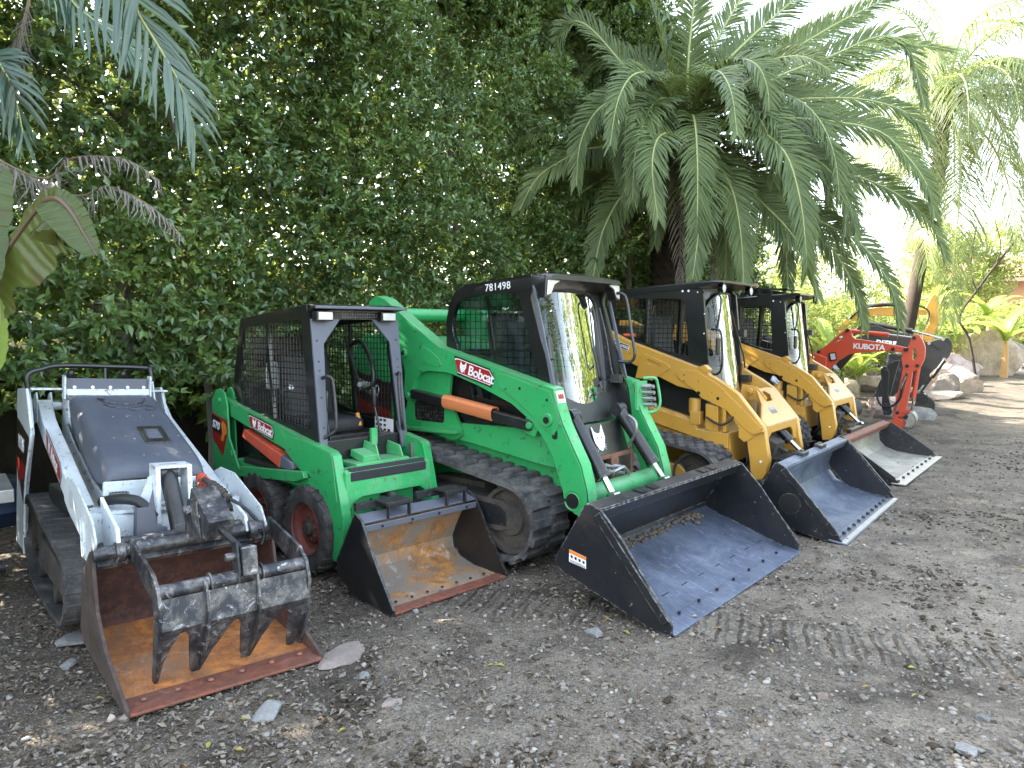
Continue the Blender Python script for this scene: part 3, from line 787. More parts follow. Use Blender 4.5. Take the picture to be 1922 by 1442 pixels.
    for y in (-.285, .415):
        b = MB(); b.plate(sp, y, y+.018, MY); b.build('jaw_plate', M['grapple'], jaw, bevel=.003)
    b = MB(); b.cyl((-.155, -.27, .465), (-.155, .42, .465), .034, n=20)
    for y in (-.045, .20): b.lathe([(.036, -.006), (.048, -.004), (.048, .004), (.036, .006)], (-.155, y, .465), 'y', 20)
    b.build('jaw_tube', M['grapple'], jaw, ang=30)
    # tine plate: toothed outline in (y, d) bent backwards at the bottom
    def mpt(u, v, t):
        # v: distance down from the tube
        v2 = v if v < .14 else .14+(v-.14)*1.10
        x = -.125+(.02*min(v2, .14)/.14) if v < .14 else -.105-(v2-.14)*.42
        z = .44-v2 if v < .14 else .30-(v2-.14)*.80
        return (x+t, u, z+t*.3)
    teeth = [-.275]
    out = [(-.275, 0.), (.42, 0.), (.42, .14), (.418, .30), (.395, .47), (.372, .475), (.355, .44), (.335, .30), (.325, .20), (.305, .165), (.285, .17),
           (.245, .25), (.205, .34), (.165, .46), (.138, .475), (.118, .44), (.098, .30), (.088, .20), (.070, .165), (.045, .175), (.010, .25), (-.035, .34), (-.075, .46), (-.10, .475), (-.122, .44),
           (-.140, .30), (-.150, .20), (-.170, .165), (-.195, .175), (-.225, .25), (-.250, .34), (-.262, .47), (-.275, .475)]
    # subdivide the outline along v so the bend is honoured: cut into horizontal strips
    def strip(poly, v0, v1):
        def clip(P, c, keep):
            o = []
            for i in range(len(P)):
                a, d = P[i], P[(i+1) % len(P)]
                ia, id_ = keep(a[1]), keep(d[1])
                if ia: o.append(a)
                if ia != id_:
                    f = (c-a[1])/(d[1]-a[1]); o.append((a[0]+(d[0]-a[0])*f, c))
            return o
        P = clip(poly, v0, lambda q: q >= v0-1e-9); return clip(P, v1, lambda q: q <= v1+1e-9) if P else P
    tooths = [[(-.275, .14), (-.17, .14), (-.17, .165), (-.195, .175), (-.225, .25), (-.250, .34), (-.262, .47), (-.275, .475)],
              [(-.17, .14), (.070, .14), (.070, .165), (.045, .175), (.010, .25), (-.035, .34), (-.075, .46), (-.10, .475), (-.122, .44), (-.140, .30), (-.150, .20), (-.170, .165)],
              [(.070, .14), (.305, .14), (.305, .165), (.285, .17), (.245, .25), (.205, .34), (.165, .46), (.138, .475), (.118, .44), (.098, .30), (.088, .20), (.070, .165)],
              [(.305, .14), (.42, .14), (.42, .30), (.395, .47), (.372, .475), (.355, .44), (.335, .30), (.325, .20), (.305, .165)]]
    b = MB(); b.plate([(-.275, 0), (.42, 0), (.42, .14), (-.275, .14)], 0, .016, mpt)
    for t_ in tooths: b.plate(t_, 0, .016, mpt)
    b.build('tine_plate', M['grapple'], jaw, bevel=0, ang=25)
    b = MB()
    for y in (-.138, .100):
        b.plate([(-.120, .50), (-.085, .48), (-.055, .34), (-.075, .24), (-.16, .12), (-.235, .03), (-.26, .03), (-.20, .14), (-.12, .28), (-.13, .42)], y-.006+.06 if False else y+.055, y+.067, MY)
    b.build('tine_rib', M['grapple'], jaw, bevel=.002)
    # actuator block, rod and clevis
    b = MB(); Mx = Matrix.Rotation(R(24), 3, 'Y')
    b.box((-.42, .055, .735), (.30, .125, .115), Mx); b.plate([(-.62, .60), (-.56, .79), (-.42, .80), (-.36, .62)], -.02, -.008, MY); b.plate([(-.62, .60), (-.56, .79), (-.42, .80), (-.36, .62)], .118, .13, MY)
    b.cyl((-.52, -.05, .74), (-.52, .0, .74), .024, n=14)
    ab = b.build('actuator_block', M['grapple'], jaw, bevel=.004)
    c_, s_ = math.cos(R(24)), math.sin(R(24))
    text('Bobcat', .05, M['decalwhite'], ab, 'lettering', (-.53, -.0095, .765), (c_, 0, -s_), (s_, 0, c_), off=.0008)
    b = MB(); b.cyl((-.31, .055, .69), (-.285, .055, .68), .034, n=18); b.cyl((-.29, .055, .682), (-.17, .11, .60), .016, n=14)
    b.build('actuator_rod', M['darksteel'], jaw, ang=30)
    b = MB(); b.box((-.13, .13, .545), (.07, .075, .14), Matrix.Rotation(R(-8), 3, 'Y')); b.plate([(-.20, .63), (-.13, .64), (-.10, .50), (-.12, .42), (-.19, .45)], .075, .09, MY)
    b.cyl((-.155, .03, .57), (-.155, .09, .57), .020, n=12)
    b.build('clevis', M['grapple'], jaw, bevel=.006)
    return W
# ================================================================== small green wheeled skid steer
def build_small_green():
    S = thing('skid_steer_loader', 'small green wheeled skid steer with open caged cab and a rusty bucket', 'skid steer', (-.37, 4.54, 0), R(-44.5), 'parked compact loaders')
    G = M['green']
    # chassis
    b = MB()
    b.plate([(-2.15, .98), (-1.95, .62), (-1.20, .66), (-.95, .62), (-.72, .62), (-.72, .22), (-2.15, .22)], -.26, .26, MY)
    b.plate([(-2.10, .66), (-.90, .66), (-.90, .58), (-2.1, .58)], -.40, .40, MY)
    b.plate([(-1.95, .62), (-1.02, .705), (-1.0, .66), (-1.12, .62), (-1.95, .545)], -.44, -.40, MY)
    b.plate([(-1.95, .62), (-1.02, .705), (-1.0, .66), (-1.12, .62), (-1.95, .545)], .40, .44, MY)
    ch = b.build('chassis', G, S, bevel=.006)
    b = MB(); b.box((-1.62, 0, .80), (.95, .66, .20)); b.build('engine_bay', M['black'], S, bevel=.01)
    b = MB(); b.cyl((-1.95, -.36, .655), (-1.15, -.36, .655), .042); b.build('side_tank', M['decalblack'], S, ang=30)
    # rear uprights
    for s in (-1, 1):
        b = MB(); up = [(-2.42, 1.10), (-2.34, 1.18), (-2.27, 1.195), (-2.19, 1.165), (-2.15, 1.08), (-2.13, .82), (-1.96, .58), (-2.0, .46), (-2.06, .38), (-2.42, .38)]
        b.plate(up, s*.43, s*.415, MY); b.plate([(-2.36, 1.10), (-2.31, 1.19), (-2.25, 1.205), (-2.2, 1.15), (-2.18, .6), (-2.36, .5)], s*.35, s*.337, MY)
        u = b.build('upright', G, S, bevel=.004)
        b = MB(); b.cyl((-2.28, s*.30, 1.10), (-2.28, s*.445, 1.10), .022); b.cyl((-2.05, s*.4, .52), (-2.05, s*.44, .52), .02); b.cyl((-2.1, s*.4, .70), (-2.1, s*.436, .70), .022)
        b.build('pivot_pin', G, u, ang=30)
        if s < 0:
            b = MB(); b.plate([(-2.418, 1.0), (-2.145, .945), (-2.145, .86), (-2.24, .66), (-2.418, .80)], -.432, -.4305, MY); d = b.build('decal', M['decalred'], u, smooth=False)
            b = MB(); b.plate([(-2.418, .985), (-2.28, .958), (-2.24, .83), (-2.418, .855)], -.4335, -.4322, MY); b.build('decal_field', M['decalblack'], d, smooth=False)
            b = MB(); b.plate([(-2.25, .93), (-2.21, .94), (-2.17, .90), (-2.16, .85), (-2.20, .83), (-2.23, .78), (-2.27, .79), (-2.24, .84)], -.4338, -.4324, MY); b.build('decal_swirl', M['decalorange'], d, smooth=False)
            text('S70', .085, M['decalwhite'], d, 'lettering', (-2.405, -.435, .885), (1, 0, -.17), (0, 0, 1), off=.0015)
    b = MB(); b.box((-2.40, 0, .75), (.06, .80, .70)); b.build('tailgate', M['black'], S, bevel=.01)
    # lift arms
    th = math.atan2(-.24, 1.47)
    for s in (-1, 1):
        b = MB()
        arm = [(-2.30, 1.12), (-2.18, 1.10), (-.74, .865), (-.70, .84), (-.675, .75), (-.59, .42), (-.60, .30), (-.67, .155), (-.72, .15), (-.765, .30), (-.81, .49), (-.90, .62), (-1.02, .685), (-1.12, .70), (-1.20, .735), (-1.33, .82), (-2.17, .985), (-2.30, 1.02)]
        b.plate(arm, s*.40, s*.335, MY)
        b.plate([(-1.32, .86), (-1.28, .89), (-1.22, .915), (-1.02, .905), (-.72, .855), (-.70, .80), (-.66, .55), (-.70, .50), (-.80, .58), (-.92, .665), (-1.10, .72), (-1.3, .80)], s*.405, s*.399, MY)
        a = b.build('lift_arm', M['green2'] if 0 else G, S, bevel=.007)
        if s < 0:
            badge(a, (-1.66, -.402, .948), (math.cos(th), 0, math.sin(th)), (0, 0, 1), .40, .105, 'Bobcat', .082)
        # cylinder with shield below the arm
        b = MB(); b.plate([(-1.91, .905), (-1.94, .845), (-1.38, .68), (-1.35, .775)], s*.415, s*.34, MY); c = b.build('cylinder_guard', M['redcov'], S, bevel=.006)
        b = MB(); b.plate([(-1.36, .775), (-1.20, .735), (-1.19, .695), (-1.24, .68), (-1.38, .685)], s*.412, s*.345, MY); b.build('guard_end', M['greypaint'], c, bevel=.006)
        b = MB(); b.bar((-1.70, s*.395, .80), (-1.67, s*.395, .83), .008, .03); b.build('guard_latch', M['black'], c)
    # front cross plate with foam step
    b = MB()
    b.plate([(-.345, .735), (.345, .735), (.36, .60), (.345, .47), (.31, .52), (.26, .56), (-.22, .56), (-.29, .53), (-.335, .45), (-.345, .55)], -.665, -.64, MX)
    b.box((-.72, 0, .735), (.12, .68, .016)); b.build('cross_plate', M['green2'], S, bevel=.006)
    b = MB(); b.cyl((-.67, -.31, .725), (-.67, .31, .725), .03, n=20); b.box((-.648, 0, .70), (.03, .62, .06)); b.build('foam_step', M['pad'], S, bevel=.008)
    # front deck with gussets behind the plate
    b = MB(); b.box((-.86, .02, .745), (.25, .44, .03)); b.plate([(-.98, .76), (-.76, .76), (-.80, .86), (-.94, .88)], .0, .012, MY); b.plate([(-.98, .76), (-.76, .76), (-.80, .84), (-.94, .86)], .20, .212, MY)
    b.plate([(-.18, .76), (.0, .76), (.0, .83), (-.16, .84)], -.99, -.978, MX); b.box((-.85, -.06, .79), (.16, .12, .05), Matrix.Rotation(R(12), 3, 'Y')); b.box((-.93, .075, .90), (.03, .05, .12))
    b.build('front_deck', M['green2'], S, bevel=.004)
    b = MB()
    for dz in (0, .055):
        b.cyl((-.80, .365, .74+dz), (-.73, .37, .742+dz), .024, n=14); b.cyl((-.73, .37, .742+dz), (-.70, .37, .742+dz), .017, n=14)
    b.box((-.82, .36, .77), (.03, .10, .14)); b.build('hydraulic_coupler', M['zinc'], S, ang=30)
    cylinder_ram(S, (-.88, .02, .60), (-.40, .02, .42), .045, .022, .7)
    b = MB(); b.tube(smooth_path([(-.9, -.08, .56), (-.7, -.1, .50), (-.55, -.05, .47), (-.5, 0, .5)], 5), .012); b.tube(smooth_path([(-.9, -.12, .55), (-.66, -.14, .47), (-.5, -.12, .46)], 5), .010); coupler_pair(b, (-.62, -.09, .50), (1, .2, 0), 2, .03); b.build('hose', M['hose'], S, ang=50)
    # wheels
    for (x, y) in ((-1.0, -.36), (-1.69, -.36), (-1.0, .36), (-1.69, .36)):
        make_wheel(S, (x, y, .315), .295, .175, .172, -1 if y < 0 else 1)
    # cab
    cab = bpy.data.objects.new('cab', None); COL.objects.link(cab); cab.parent = S
    side_o = [(-2.03, 1.73), (-1.16, 1.81), (-1.05, 1.80), (-1.02, 1.72), (-.94, .92), (-1.05, .80), (-2.0, .86), (-2.08, 1.03), (-2.16, 1.20), (-2.15, 1.32), (-2.08, 1.58)]
    hole1 = [(-1.98, 1.67), (-1.64, 1.695), (-1.58, 1.02), (-2.0, 1.09), (-2.07, 1.22), (-2.07, 1.35)]
    hole2 = [(-1.61, 1.70), (-1.14, 1.725), (-1.11, 1.5), (-1.03, .98), (-1.545, 1.015)]
    for s in (-1, 1):
        b = MB(); b.plate(side_o, s*.36, s*.335, MY, holes=[hole1, hole2]); f = b.build('side_frame', M['blackcab'], cab, ang=30)
        b = MB(); b.screen(hole1, MY, .042, .003, s*.35); b.screen(hole2, MY, .042, .003, s*.35); b.build('side_screen', M['blackcab'], cab, smooth=False)
    # roof
    b = MB()
    b.loft([[(-2.05, -.35, 1.70), (-2.05, .35, 1.70), (-2.05, .35, 1.74), (-2.05, -.35, 1.74)], [(-1.05, -.365, 1.775), (-1.05, .365, 1.775), (-1.05, .365, 1.825), (-1.05, -.365, 1.825)]])
    b.loft([[(-1.05, -.35, 1.775), (-1.05, .35, 1.775), (-1.05, .35, 1.828), (-1.05, -.35, 1.828)], [(-.93, -.37, 1.795), (-.93, .37, 1.795), (-.93, .37, 1.812), (-.93, -.37, 1.812)]])
    b.build('roof', M['blackcab'], cab, bevel=.006)
    b = MB(); b.box((-.925, 0, 1.803), (.02, .75, .02)); b.build('visor_edge', M['greypaint'], cab, bevel=.004)
    b = MB(); b.screen([(-.22, 1.735), (.20, 1.735), (.20, 1.785), (-.22, 1.785)], lambda u, v, t: (-1.0, u, v), .02, .004); b.box((-1.04, 0, 1.755), (.03, .66, .06)); b.build('visor_grille', M['black'], cab, smooth=False)
    for y in (-.285, .235):
        b = MB(); b.box((-.985, y, 1.745), (.07, .125, .068)); l = b.build('work_light', M['black'], cab, bevel=.006)
        b = MB(); b.box((-.945, y, 1.745), (.008, .108, .052)); b.build('lens', M['lens'], l, bevel=.004)
    # front door frame (grey), leaning slightly
    def fm(u, v, t): return (-.935-(v-.9)*.115+t, u, v)
    outer = [(-.36, 1.725), (.345, 1.725), (.355, .80), (.315, .80), (.272, 1.57), (.15, 1.715), (-.15, 1.715), (-.285, 1.57), (-.315, .86), (-.355, .86)]
    b = MB(); b.plate([(-.36, 1.725), (-.13, 1.725), (-.272, 1.56), (-.305, .86), (-.36, .86)], 0, .02, fm); b.plate([(.36, 1.725), (.13, 1.725), (.272, 1.56), (.305, .80), (.36, .80)], 0, .02, fm)
    ff = b.build('front_frame', M['greypaint'], cab, bevel=.004)
    b = MB()
    for s in (-1, 1):
        for z in (1.0, 1.2, 1.38, 1.44, 1.58): b.cyl(fm(s*.325, z, .018), fm(s*.325, z, .023), .007, n=8)
    b.build('frame_bolts', M['black'], ff)
    for s in (-1, 1):
        b = MB(); b.tube(smooth_path([fm(s*.31, 1.33, .02), fm(s*.29, 1.34, .08), fm(s*.27, 1.28, .09), fm(s*.27, 1.02, .09), fm(s*.285, .97, .07), fm(s*.33, .93, .02)], 4), .012, 8); b.build('grab_handle', M['black'], cab, ang=60)
    # interior: rear wall, seat, bar, levers, labels
    b = MB(); b.box((-2.0, 0, 1.05), (.03, .66, .42)); b.box((-1.5, 0, .85), (1.0, .66, .03)); b.box((-1.02, 0, .82), (.14, .62, .16)); b.plate([(-1.95, 1.0), (-1.0, .98), (-.95, .84), (-1.95, .84)], .335, .325, MY)
    b.build('cab_floor', M['black'], cab, bevel=.01)
    seat = bpy.data.objects.new('seat', None); COL.objects.link(seat); seat.parent = cab
    b = MB(); b.box((-1.45, 0, .955), (.46, .42, .11)); b.build('seat_cushion', M['seat'], seat, bevel=.045, seg=4)
    b = MB(); b.box((-1.70, 0, 1.22), (.11, .42, .52), Matrix.Rotation(R(-10), 3, 'Y')); b.build('seat_backrest', M['seat'], seat, bevel=.045, seg=4)
    b = MB(); b.box((-1.98, .0, 1.48), (.03, .58, .24)); b.build('rear_window_frame', M['black'], cab, bevel=.01)
    b = MB(); b.tube(smooth_path([(-1.6, .31, 1.52), (-1.42, .31, 1.56), (-1.25, .29, 1.40), (-1.2, .26, 1.25), (-1.18, .12, 1.22)], 5), .018, 8); b.tube([(-1.62, .30, 1.60), (-1.42, .30, 1.20), (-1.2, .30, 1.14)], .012); b.build('safety_bar', M['black'], cab, ang=60)
    b = MB(); b.cyl((-1.20, .22, 1.24), (-1.16, .12, 1.255), .02, n=10); b.cyl((-1.6, -.25, 1.19), (-1.45, -.27, 1.24), .02); b.build('bar_grip', M['zinc'], cab, ang=40)
    for y in (-.22, .2):
        b = MB(); b.tube(smooth_path([(-1.0, y, .86), (-1.05, y, .98), (-1.08, y*.95, 1.10)], 4), .010); b.lathe([(.016, 0), (.021, .03), (.018, .08), (.021, .12), (.012, .14), (.001, .14)], (-1.08, y*.95, 1.09), 'z', 12); b.build('control_lever', M['black'], cab, ang=50)
    b = MB(); b.tube([(-1.22, .16, .94), (-1.27, .17, 1.03)], .016); b.build('armrest_handle', M['orangehandle'], cab, ang=50)
    b = MB(); b.plate([(-1.26, .85), (-1.03, .84), (-1.03, .99), (-1.26, 1.0)], .322, .320, MY); b.build('instruction_label', M['decalwhite'], cab, smooth=False)
    b = MB()
    for i in range(4):
        for j in range(4):
            if j < 2 or i < 3: b.box((-1.235+.05*i, .3195, .87+.035*j), (.03, .001, .018))
    b.build('label_print', M['decaldark'], cab, smooth=False)
    b = MB(); b.box((-1.97, -.12, 1.30), (.05, .14, .22)); b.build('paper_pouch', M['decalwhite'], cab, bevel=.02)
    # bucket
    side = [(.01, .0), (-.12, .005), (-.34, .02), (-.50, .08), (-.57, .15), (-.56, .22), (-.36, .54), (-.29, .505), (-.20, .36), (-.15, .27), (.02, .035)]
    path = [(.015, .003), (-.30, .018), (-.44, .05), (-.52, .11), (-.535, .19), (-.50, .27), (-.37, .50)]
    B = make_bucket(S, side, path, .94, M['black'], M['sfloor'], thick=.010, rib=None, edgemat=M['edge'], edge_len=.09, side_mat_in=M['black'])
    b = MB(); b.bar((-.385, 0, .52), (-.28, 0, .49), .912, .012); b.bar((-.275, 0, .475), (-.28, 0, .435), .912, .012, up=(1, 0, 0)); lip = b.build('top_lip', M['greypaint'], B, bevel=.004)
    b = MB()
    for y in (-.33, -.1, .12, .36): b.cyl((-.268, y, .455), (-.262, y, .455), .008, n=8)
    for k in range(7): y = -.36+.12*k; b.cyl((-.10, y, .028), (-.10, y, .036), .009, n=8)
    b.build('bolt_holes', M['decalblack'], B)
    for yc in (-.23, .24):
        b = MB(); b.box((-.40, yc-.04, .565), (.03, .34, .05)); b.box((-.33, yc+.03, .585), (.12, .20, .012)); b.bar((-.275, yc-.05, .585), (-.268, yc-.055, .49), .03, .010, up=(0, 1, 0)); b.bar((-.275, yc+.11, .585), (-.268, yc+.105, .49), .03, .010, up=(0, 1, 0)); b.box((-.272, yc+.03, .575), (.012, .19, .025))
        b.build('coupling_bracket', M['darksteel'], B, bevel=.003)
    return S
# ================================================================== large green tracked loader
def build_big_green():
    T = thing('compact_track_loader', 'large green tracked loader with black cab numbered 781498 and a wide dark bucket', 'track loader', (1.49, 4.67, 0), R(-39.8), 'parked compact loaders')
    G = M['green']
    b = MB()
    b.plate([(-3.2, .98), (-2.08, .95), (-1.25, .97), (-1.14, .84), (-1.08, .70), (-1.30, .72), (-1.9, .80), (-3.1, .92)], -.49, .49, MY); b.plate([(-3.1, .93), (-1.15, .80), (-1.12, .62), (-1.2, .35), (-3.1, .40)], -.40, .40, MY)
    b.plate([(-2.9, 1.60), (-2.3, 1.50), (-2.2, .95), (-3.1, .95)], -.46, .46, MY)
    b.build('chassis', G, T, bevel=.012)
    b = MB(); b.plate([(-2.3, 1.35), (-1.3, 1.28), (-1.16, .98), (-2.3, .94)], -.455, .455, MY); b.build('engine_bay', M['black'], T, bevel=.01)
    b = MB(); b.plate([(-1.88, 1.06), (-1.71, 1.045), (-1.71, .985), (-1.88, .99)], -.459, -.457, MY); b.plate([(-1.69, 1.10), (-1.42, 1.07), (-1.42, .975), (-1.69, .975)], -.459, -.457, MY); b.build('warning_label', M['decalwhite'], T, smooth=False)
    # side frame with grille
    for s in (-1, 1):
        b = MB()
        fr = [(-2.68, .90), (-2.60, 1.05), (-2.58, 1.25), (-2.4, 1.36), (-2.10, 1.33), (-2.13, 1.15), (-2.02, .94), (-2.0, .87), (-2.04, .83), (-2.12, .82), (-2.25, .85), (-2.6, .87)]
        gr = rrect(-2.52, .94, -2.18, 1.10, .03)
        b.plate(fr, s*.52, s*.495, MY, holes=[gr[::-1]]); f = b.build('side_frame', G, T, ang=30)
        b = MB(); b.plate(gr, s*.500, s*.497, MY); b.build('grille_backing', M['decalblack'], f)
        b = MB(); b.screen(gr, MY, .03, .003, s*.505); b.build('grille_mesh', M['black'], f, smooth=False)
        b = MB(); b.plate([(-2.75, .89), (-2.0, .905), (-2.0, .88), (-2.75, .86)], s*.60, s*.50, MY); b.build('fender', G, f, bevel=.004)
        # rear upright with decal
        b = MB(); b.plate([(-3.25, 1.45), (-3.05, 1.62), (-2.85, 1.62), (-2.70, 1.40), (-2.66, .98), (-2.7, .60), (-3.25, .60)], s*.56, s*.53, MY); u = b.build('upright', G, T, bevel=.006)
        if s < 0:
            b = MB(); b.plate([(-3.22, 1.32), (-2.74, 1.22), (-2.74, 1.0), (-3.22, 1.1)], -.563, -.561, MY); d = b.build('decal', M['decaldark'], u, smooth=False)
            b = MB(); b.plate([(-3.22, 1.10), (-2.74, 1.0), (-2.74, .88), (-3.22, .90)], -.563, -.561, MY); b.build('decal_stripe', M['decalred'], d, smooth=False)
            text('T770', .13, M['decalwhite'], d, 'lettering', (-3.16, -.565, 1.16), (1, 0, -.2), (0, 0, 1), off=.002)
    # lift arms
    arm = [(-2.99, 1.88), (-2.90, 1.93), (-2.80, 1.90), (-2.48, 1.70), (-2.29, 1.585), (-2.19, 1.525), (-1.11, 1.262), (-1.085, 1.16), (-1.04, 1.03), (-.96, .89), (-.89, .77), (-.84, .60), (-.83, .50), (-.87, .43), (-.93, .445), (-1.01, .50), (-1.03, .60), (-1.07, .70), (-1.12, .82), (-1.17, .90), (-1.28, 1.02), (-1.47, 1.14), (-1.78, 1.25), (-2.01, 1.315), (-2.10, 1.335), (-2.30, 1.34), (-2.38, 1.325), (-2.44, 1.27), (-2.475, 1.20), (-2.48, 1.12), (-2.51, 1.095), (-2.55, 1.10), (-2.575, 1.16), (-2.565, 1.32), (-2.60, 1.44), (-2.72, 1.52), (-2.85, 1.60), (-3.0, 1.78)]
    th = math.atan2(-.27, 1.08)
    for s in (-1, 1):
        b = MB()
        b.plate(arm, s*.57, s*.45, MY)
        b.plate([(-1.63, 1.335), (-1.58, 1.345), (-1.50, 1.335), (-1.13, 1.24), (-1.10, 1.16), (-1.05, 1.03), (-1.10, .95), (-1.20, 1.0), (-1.30, 1.08), (-1.45, 1.18), (-1.58, 1.25)], s*.576, s*.5705, MY)
        b.plate([(-2.40, 1.49), (-2.36, 1.525), (-2.30, 1.51), (-2.19, 1.445), (-2.155, 1.39), (-2.20, 1.37), (-2.35, 1.40)], s*.574, s*.5705, MY)
        a = b.build('lift_arm', G, T, bevel=.010)
        # worn front face of the leg, painted lighter for the light it catches
        b = MB()
        F = [(-1.112, 1.255), (-1.082, 1.15), (-1.034, 1.03), (-.954, .89), (-.884, .77), (-.834, .60), (-.826, .53)]
        b.loft([[(x, s*.564, z), (x, s*.456, z)] for x, z in [(x+.003, z+.001) for x, z in F]], close=False, cap=False)
        b.build('leg_face', M['green2'], a, ang=60)
        b = MB()
        for (x, z, r_) in ((-2.565, 1.47, .036), (-1.15, 1.05, .045), (-2.52, 1.14, .022)):
            b.cyl((x, s*.57, z), (x, s*.592, z), r_, n=24)
        b.build('pivot_boss', G, a, bevel=.004)
        b = MB()
        for (x, z, r_) in ((-2.565, 1.47, .018), (-1.15, 1.05, .024)): b.cyl((x, s*.588, z), (x, s*.596, z), r_, n=20)
        b.plate(rrect(-1.115, .925, -1.07, .985, .015), s*.5715, s*.573, MY)
        for (x, z) in ((-1.155, 1.185), (-1.39, 1.25), (-1.0, .53)): b.cyl((x, s*.571, z), (x, s*.579, z), .010, n=10)
        b.cyl((-.945, s*.5705, .53), (-.945, s*.575, .53), .050, n=24)
        b.build('holes', M['decalblack'], a, ang=30)
        b = MB(); b.lathe([(.050, 0), (.058, .006), (.066, .0)], (-.945, s*.574, .53), 'y', 24); b.build('tube_rim', G, a)
        if s < 0:
            badge(a, (-1.83, -.5725, 1.352), (math.cos(th), 0, math.sin(th)), (0, 0, 1), .42, .128, 'Bobcat', .098)
            b = MB(); b.plate([(-.547, 1.245), (-.462, 1.245), (-.462, 1.165), (-.547, 1.165)], 0, .0015, lambda u, v, t: (-1.107+(1.25-v)*.30+t, u, v)); lb = b.build('sticker', M['decalwhite'], a, smooth=False)
            b = MB()
            for q in range(5): b.plate([(-.535+.013*q, 1.222-.007*(q % 2)), (-.52+.013*q, 1.228), (-.525+.013*q, 1.19), (-.537+.013*q, 1.19)], .0016, .002, lambda u, v, t: (-1.107+(1.25-v)*.30+t, u, v))
            b.plate([(-.535, 1.18), (-.475, 1.18), (-.475, 1.174), (-.535, 1.174)], .0016, .002, lambda u, v, t: (-1.107+(1.25-v)*.30+t, u, v)); b.build('sticker_print', M['decalred'], lb, smooth=False)
        # lift cylinder with orange shield
        b = MB(); b.bar((-2.50, s*.545, 1.155), (-1.30, s*.545, .995), .07, .075); c = b.build('lift_cylinder', M['black'], T, bevel=.012)
        b = MB(); prof = [(-.035, -.045), (-.05, -.02), (-.05, .03), (-.028, .05), (.028, .05), (.045, .03)]
        x0, z0, x1, z1 = -2.13, 1.115, -1.64, 1.05
        ring = lambda x, z: [(x, s*.548+s*-p, z+q) for p, q in prof]+[(x, s*.548+s*-p*.88, z+q*.88) for p, q in prof[::-1]]
        b.loft([ring(x0, z0), ring(x1, z1)]); b.build('cylinder_shield', M['orange'], c, ang=40)
        b = MB(); b.plate([(-1.36, 1.05), (-1.28, 1.06), (-1.24, .99), (-1.28, .92), (-1.37, .94)], s*.55, s*.50, MY); b.cyl((-1.31, s*.5, 1.0), (-1.31, s*.585, 1.0), .024); b.build('cylinder_anchor', G, c, bevel=.004)
        # rear link
        b = MB(); b.bar((-2.62, s*.48, 1.45), (-2.66, s*.48, .95), .04, .08); b.build('rear_link', M['black'], T, bevel=.01)
    b = MB(); b.cyl((-2.90, -.45, 1.78), (-2.90, .45, 1.78), .055, n=24); b.build('rear_cross_tube', G, T, ang=30)
    b = MB(); b.tube(smooth_path([(-2.7, -.48, 1.45), (-2.55, -.50, 1.56), (-2.50, -.5, 1.50), (-2.52, -.5, 1.3)], 5), .014); b.tube(smooth_path([(-2.72, -.45, 1.35), (-2.60, -.5, 1.42), (-2.56, -.5, 1.3), (-2.6, -.5, 1.1)], 5), .014); coupler_pair(b, (-2.66, -.50, 1.43), (1, 0, .2), 2, .04); b.build('hose_bundle', M['zinc'], T, ang=50)
    b = MB(); b.cyl((-.94, -.45, .53), (-.94, .45, .53), .075, n=28); b.build('front_cross_tube', M['green2'], T, ang=30)
    # auxiliary couplers on the far arm
    b = MB(); b.tube(smooth_path([(-1.06, .53, 1.28), (-1.0, .60, 1.28), (-.99, .635, 1.22), (-.97, .635, 1.08), (-1.0, .60, 1.02), (-1.05, .50, 1.02)], 4), .012, 10); b.box((-1.06, .50, 1.15), (.02, .15, .22)); g = b.build('coupler_guard', M['green2'], T, ang=40)
    b = MB()
    for k in range(4): z = 1.22-.047*k; b.cyl((-1.055, .50+.01*k, z), (-.985, .51+.01*k, z), .021, n=14); b.cyl((-.985, .51+.01*k, z), (-.955, .512+.01*k, z), .015, n=14)
    b.build('hydraulic_coupler', M['zinc'], g, ang=30)
    # cab
    cab = bpy.data.objects.new('cab', None); COL.objects.link(cab); cab.parent = T
    so = [(-2.20, 1.50), (-2.20, 1.72), (-2.17, 1.85), (-2.10, 1.945), (-2.0, 1.985), (-1.83, 2.0), (-1.38, 2.035), (-1.36, 1.98), (-1.38, 1.87), (-1.29, 1.58), (-1.14, 1.20), (-1.10, .95), (-2.15, 1.0)]
    up = smooth_path([(x, z, 0) for x, z in [(-2.07, 1.86), (-1.85, 1.90), (-1.58, 1.915), (-1.49, 1.88), (-1.445, 1.75), (-1.39, 1.535), (-1.7, 1.50), (-2.05, 1.49), (-2.10, 1.55), (-2.14, 1.64), (-2.13, 1.75)]], 3, True)
    up = [(p[0], p[1]) for p in up][::-1]
    lo = [(-2.03, 1.465), (-1.375, 1.505), (-1.28, 1.28), (-1.30, 1.14), (-1.93, 1.14)]
    for s in (-1, 1):
        b = MB(); b.plate(so, s*.47, s*.43, MY, holes=[up, lo]); b.build('side_frame', M['blackcab'], cab, ang=28)
        b = MB(); b.plate(up[::-1], s*.462, s*.458, MY); b.plate(lo[::-1], s*.462, s*.458, MY); sg = b.build('side_window', M['sideglass'], cab, smooth=False)
        b = MB(); b.screen(up, MY, .052, .0028, s*.44); b.screen(lo, MY, .052, .0028, s*.44); b.bar((-1.80, s*.452, 1.90), (-1.73, s*.452, 1.50), .012, .02, up=(0, 1, 0)); b.build('window_screen', M['blackcab'], sg, smooth=False)
        b = MB(); pr = [(-1.33, 1.96), (-1.31, 1.96), (-1.11, 1.20), (-1.14, 1.18)]; b.plate([(x-.035, z) for x, z in pr], s*.476, s*.462, MY); b.build('pillar_trim', M['greypaint'], cab, bevel=.003)
    # roof with rounded edges
    b = MB(); rings = []
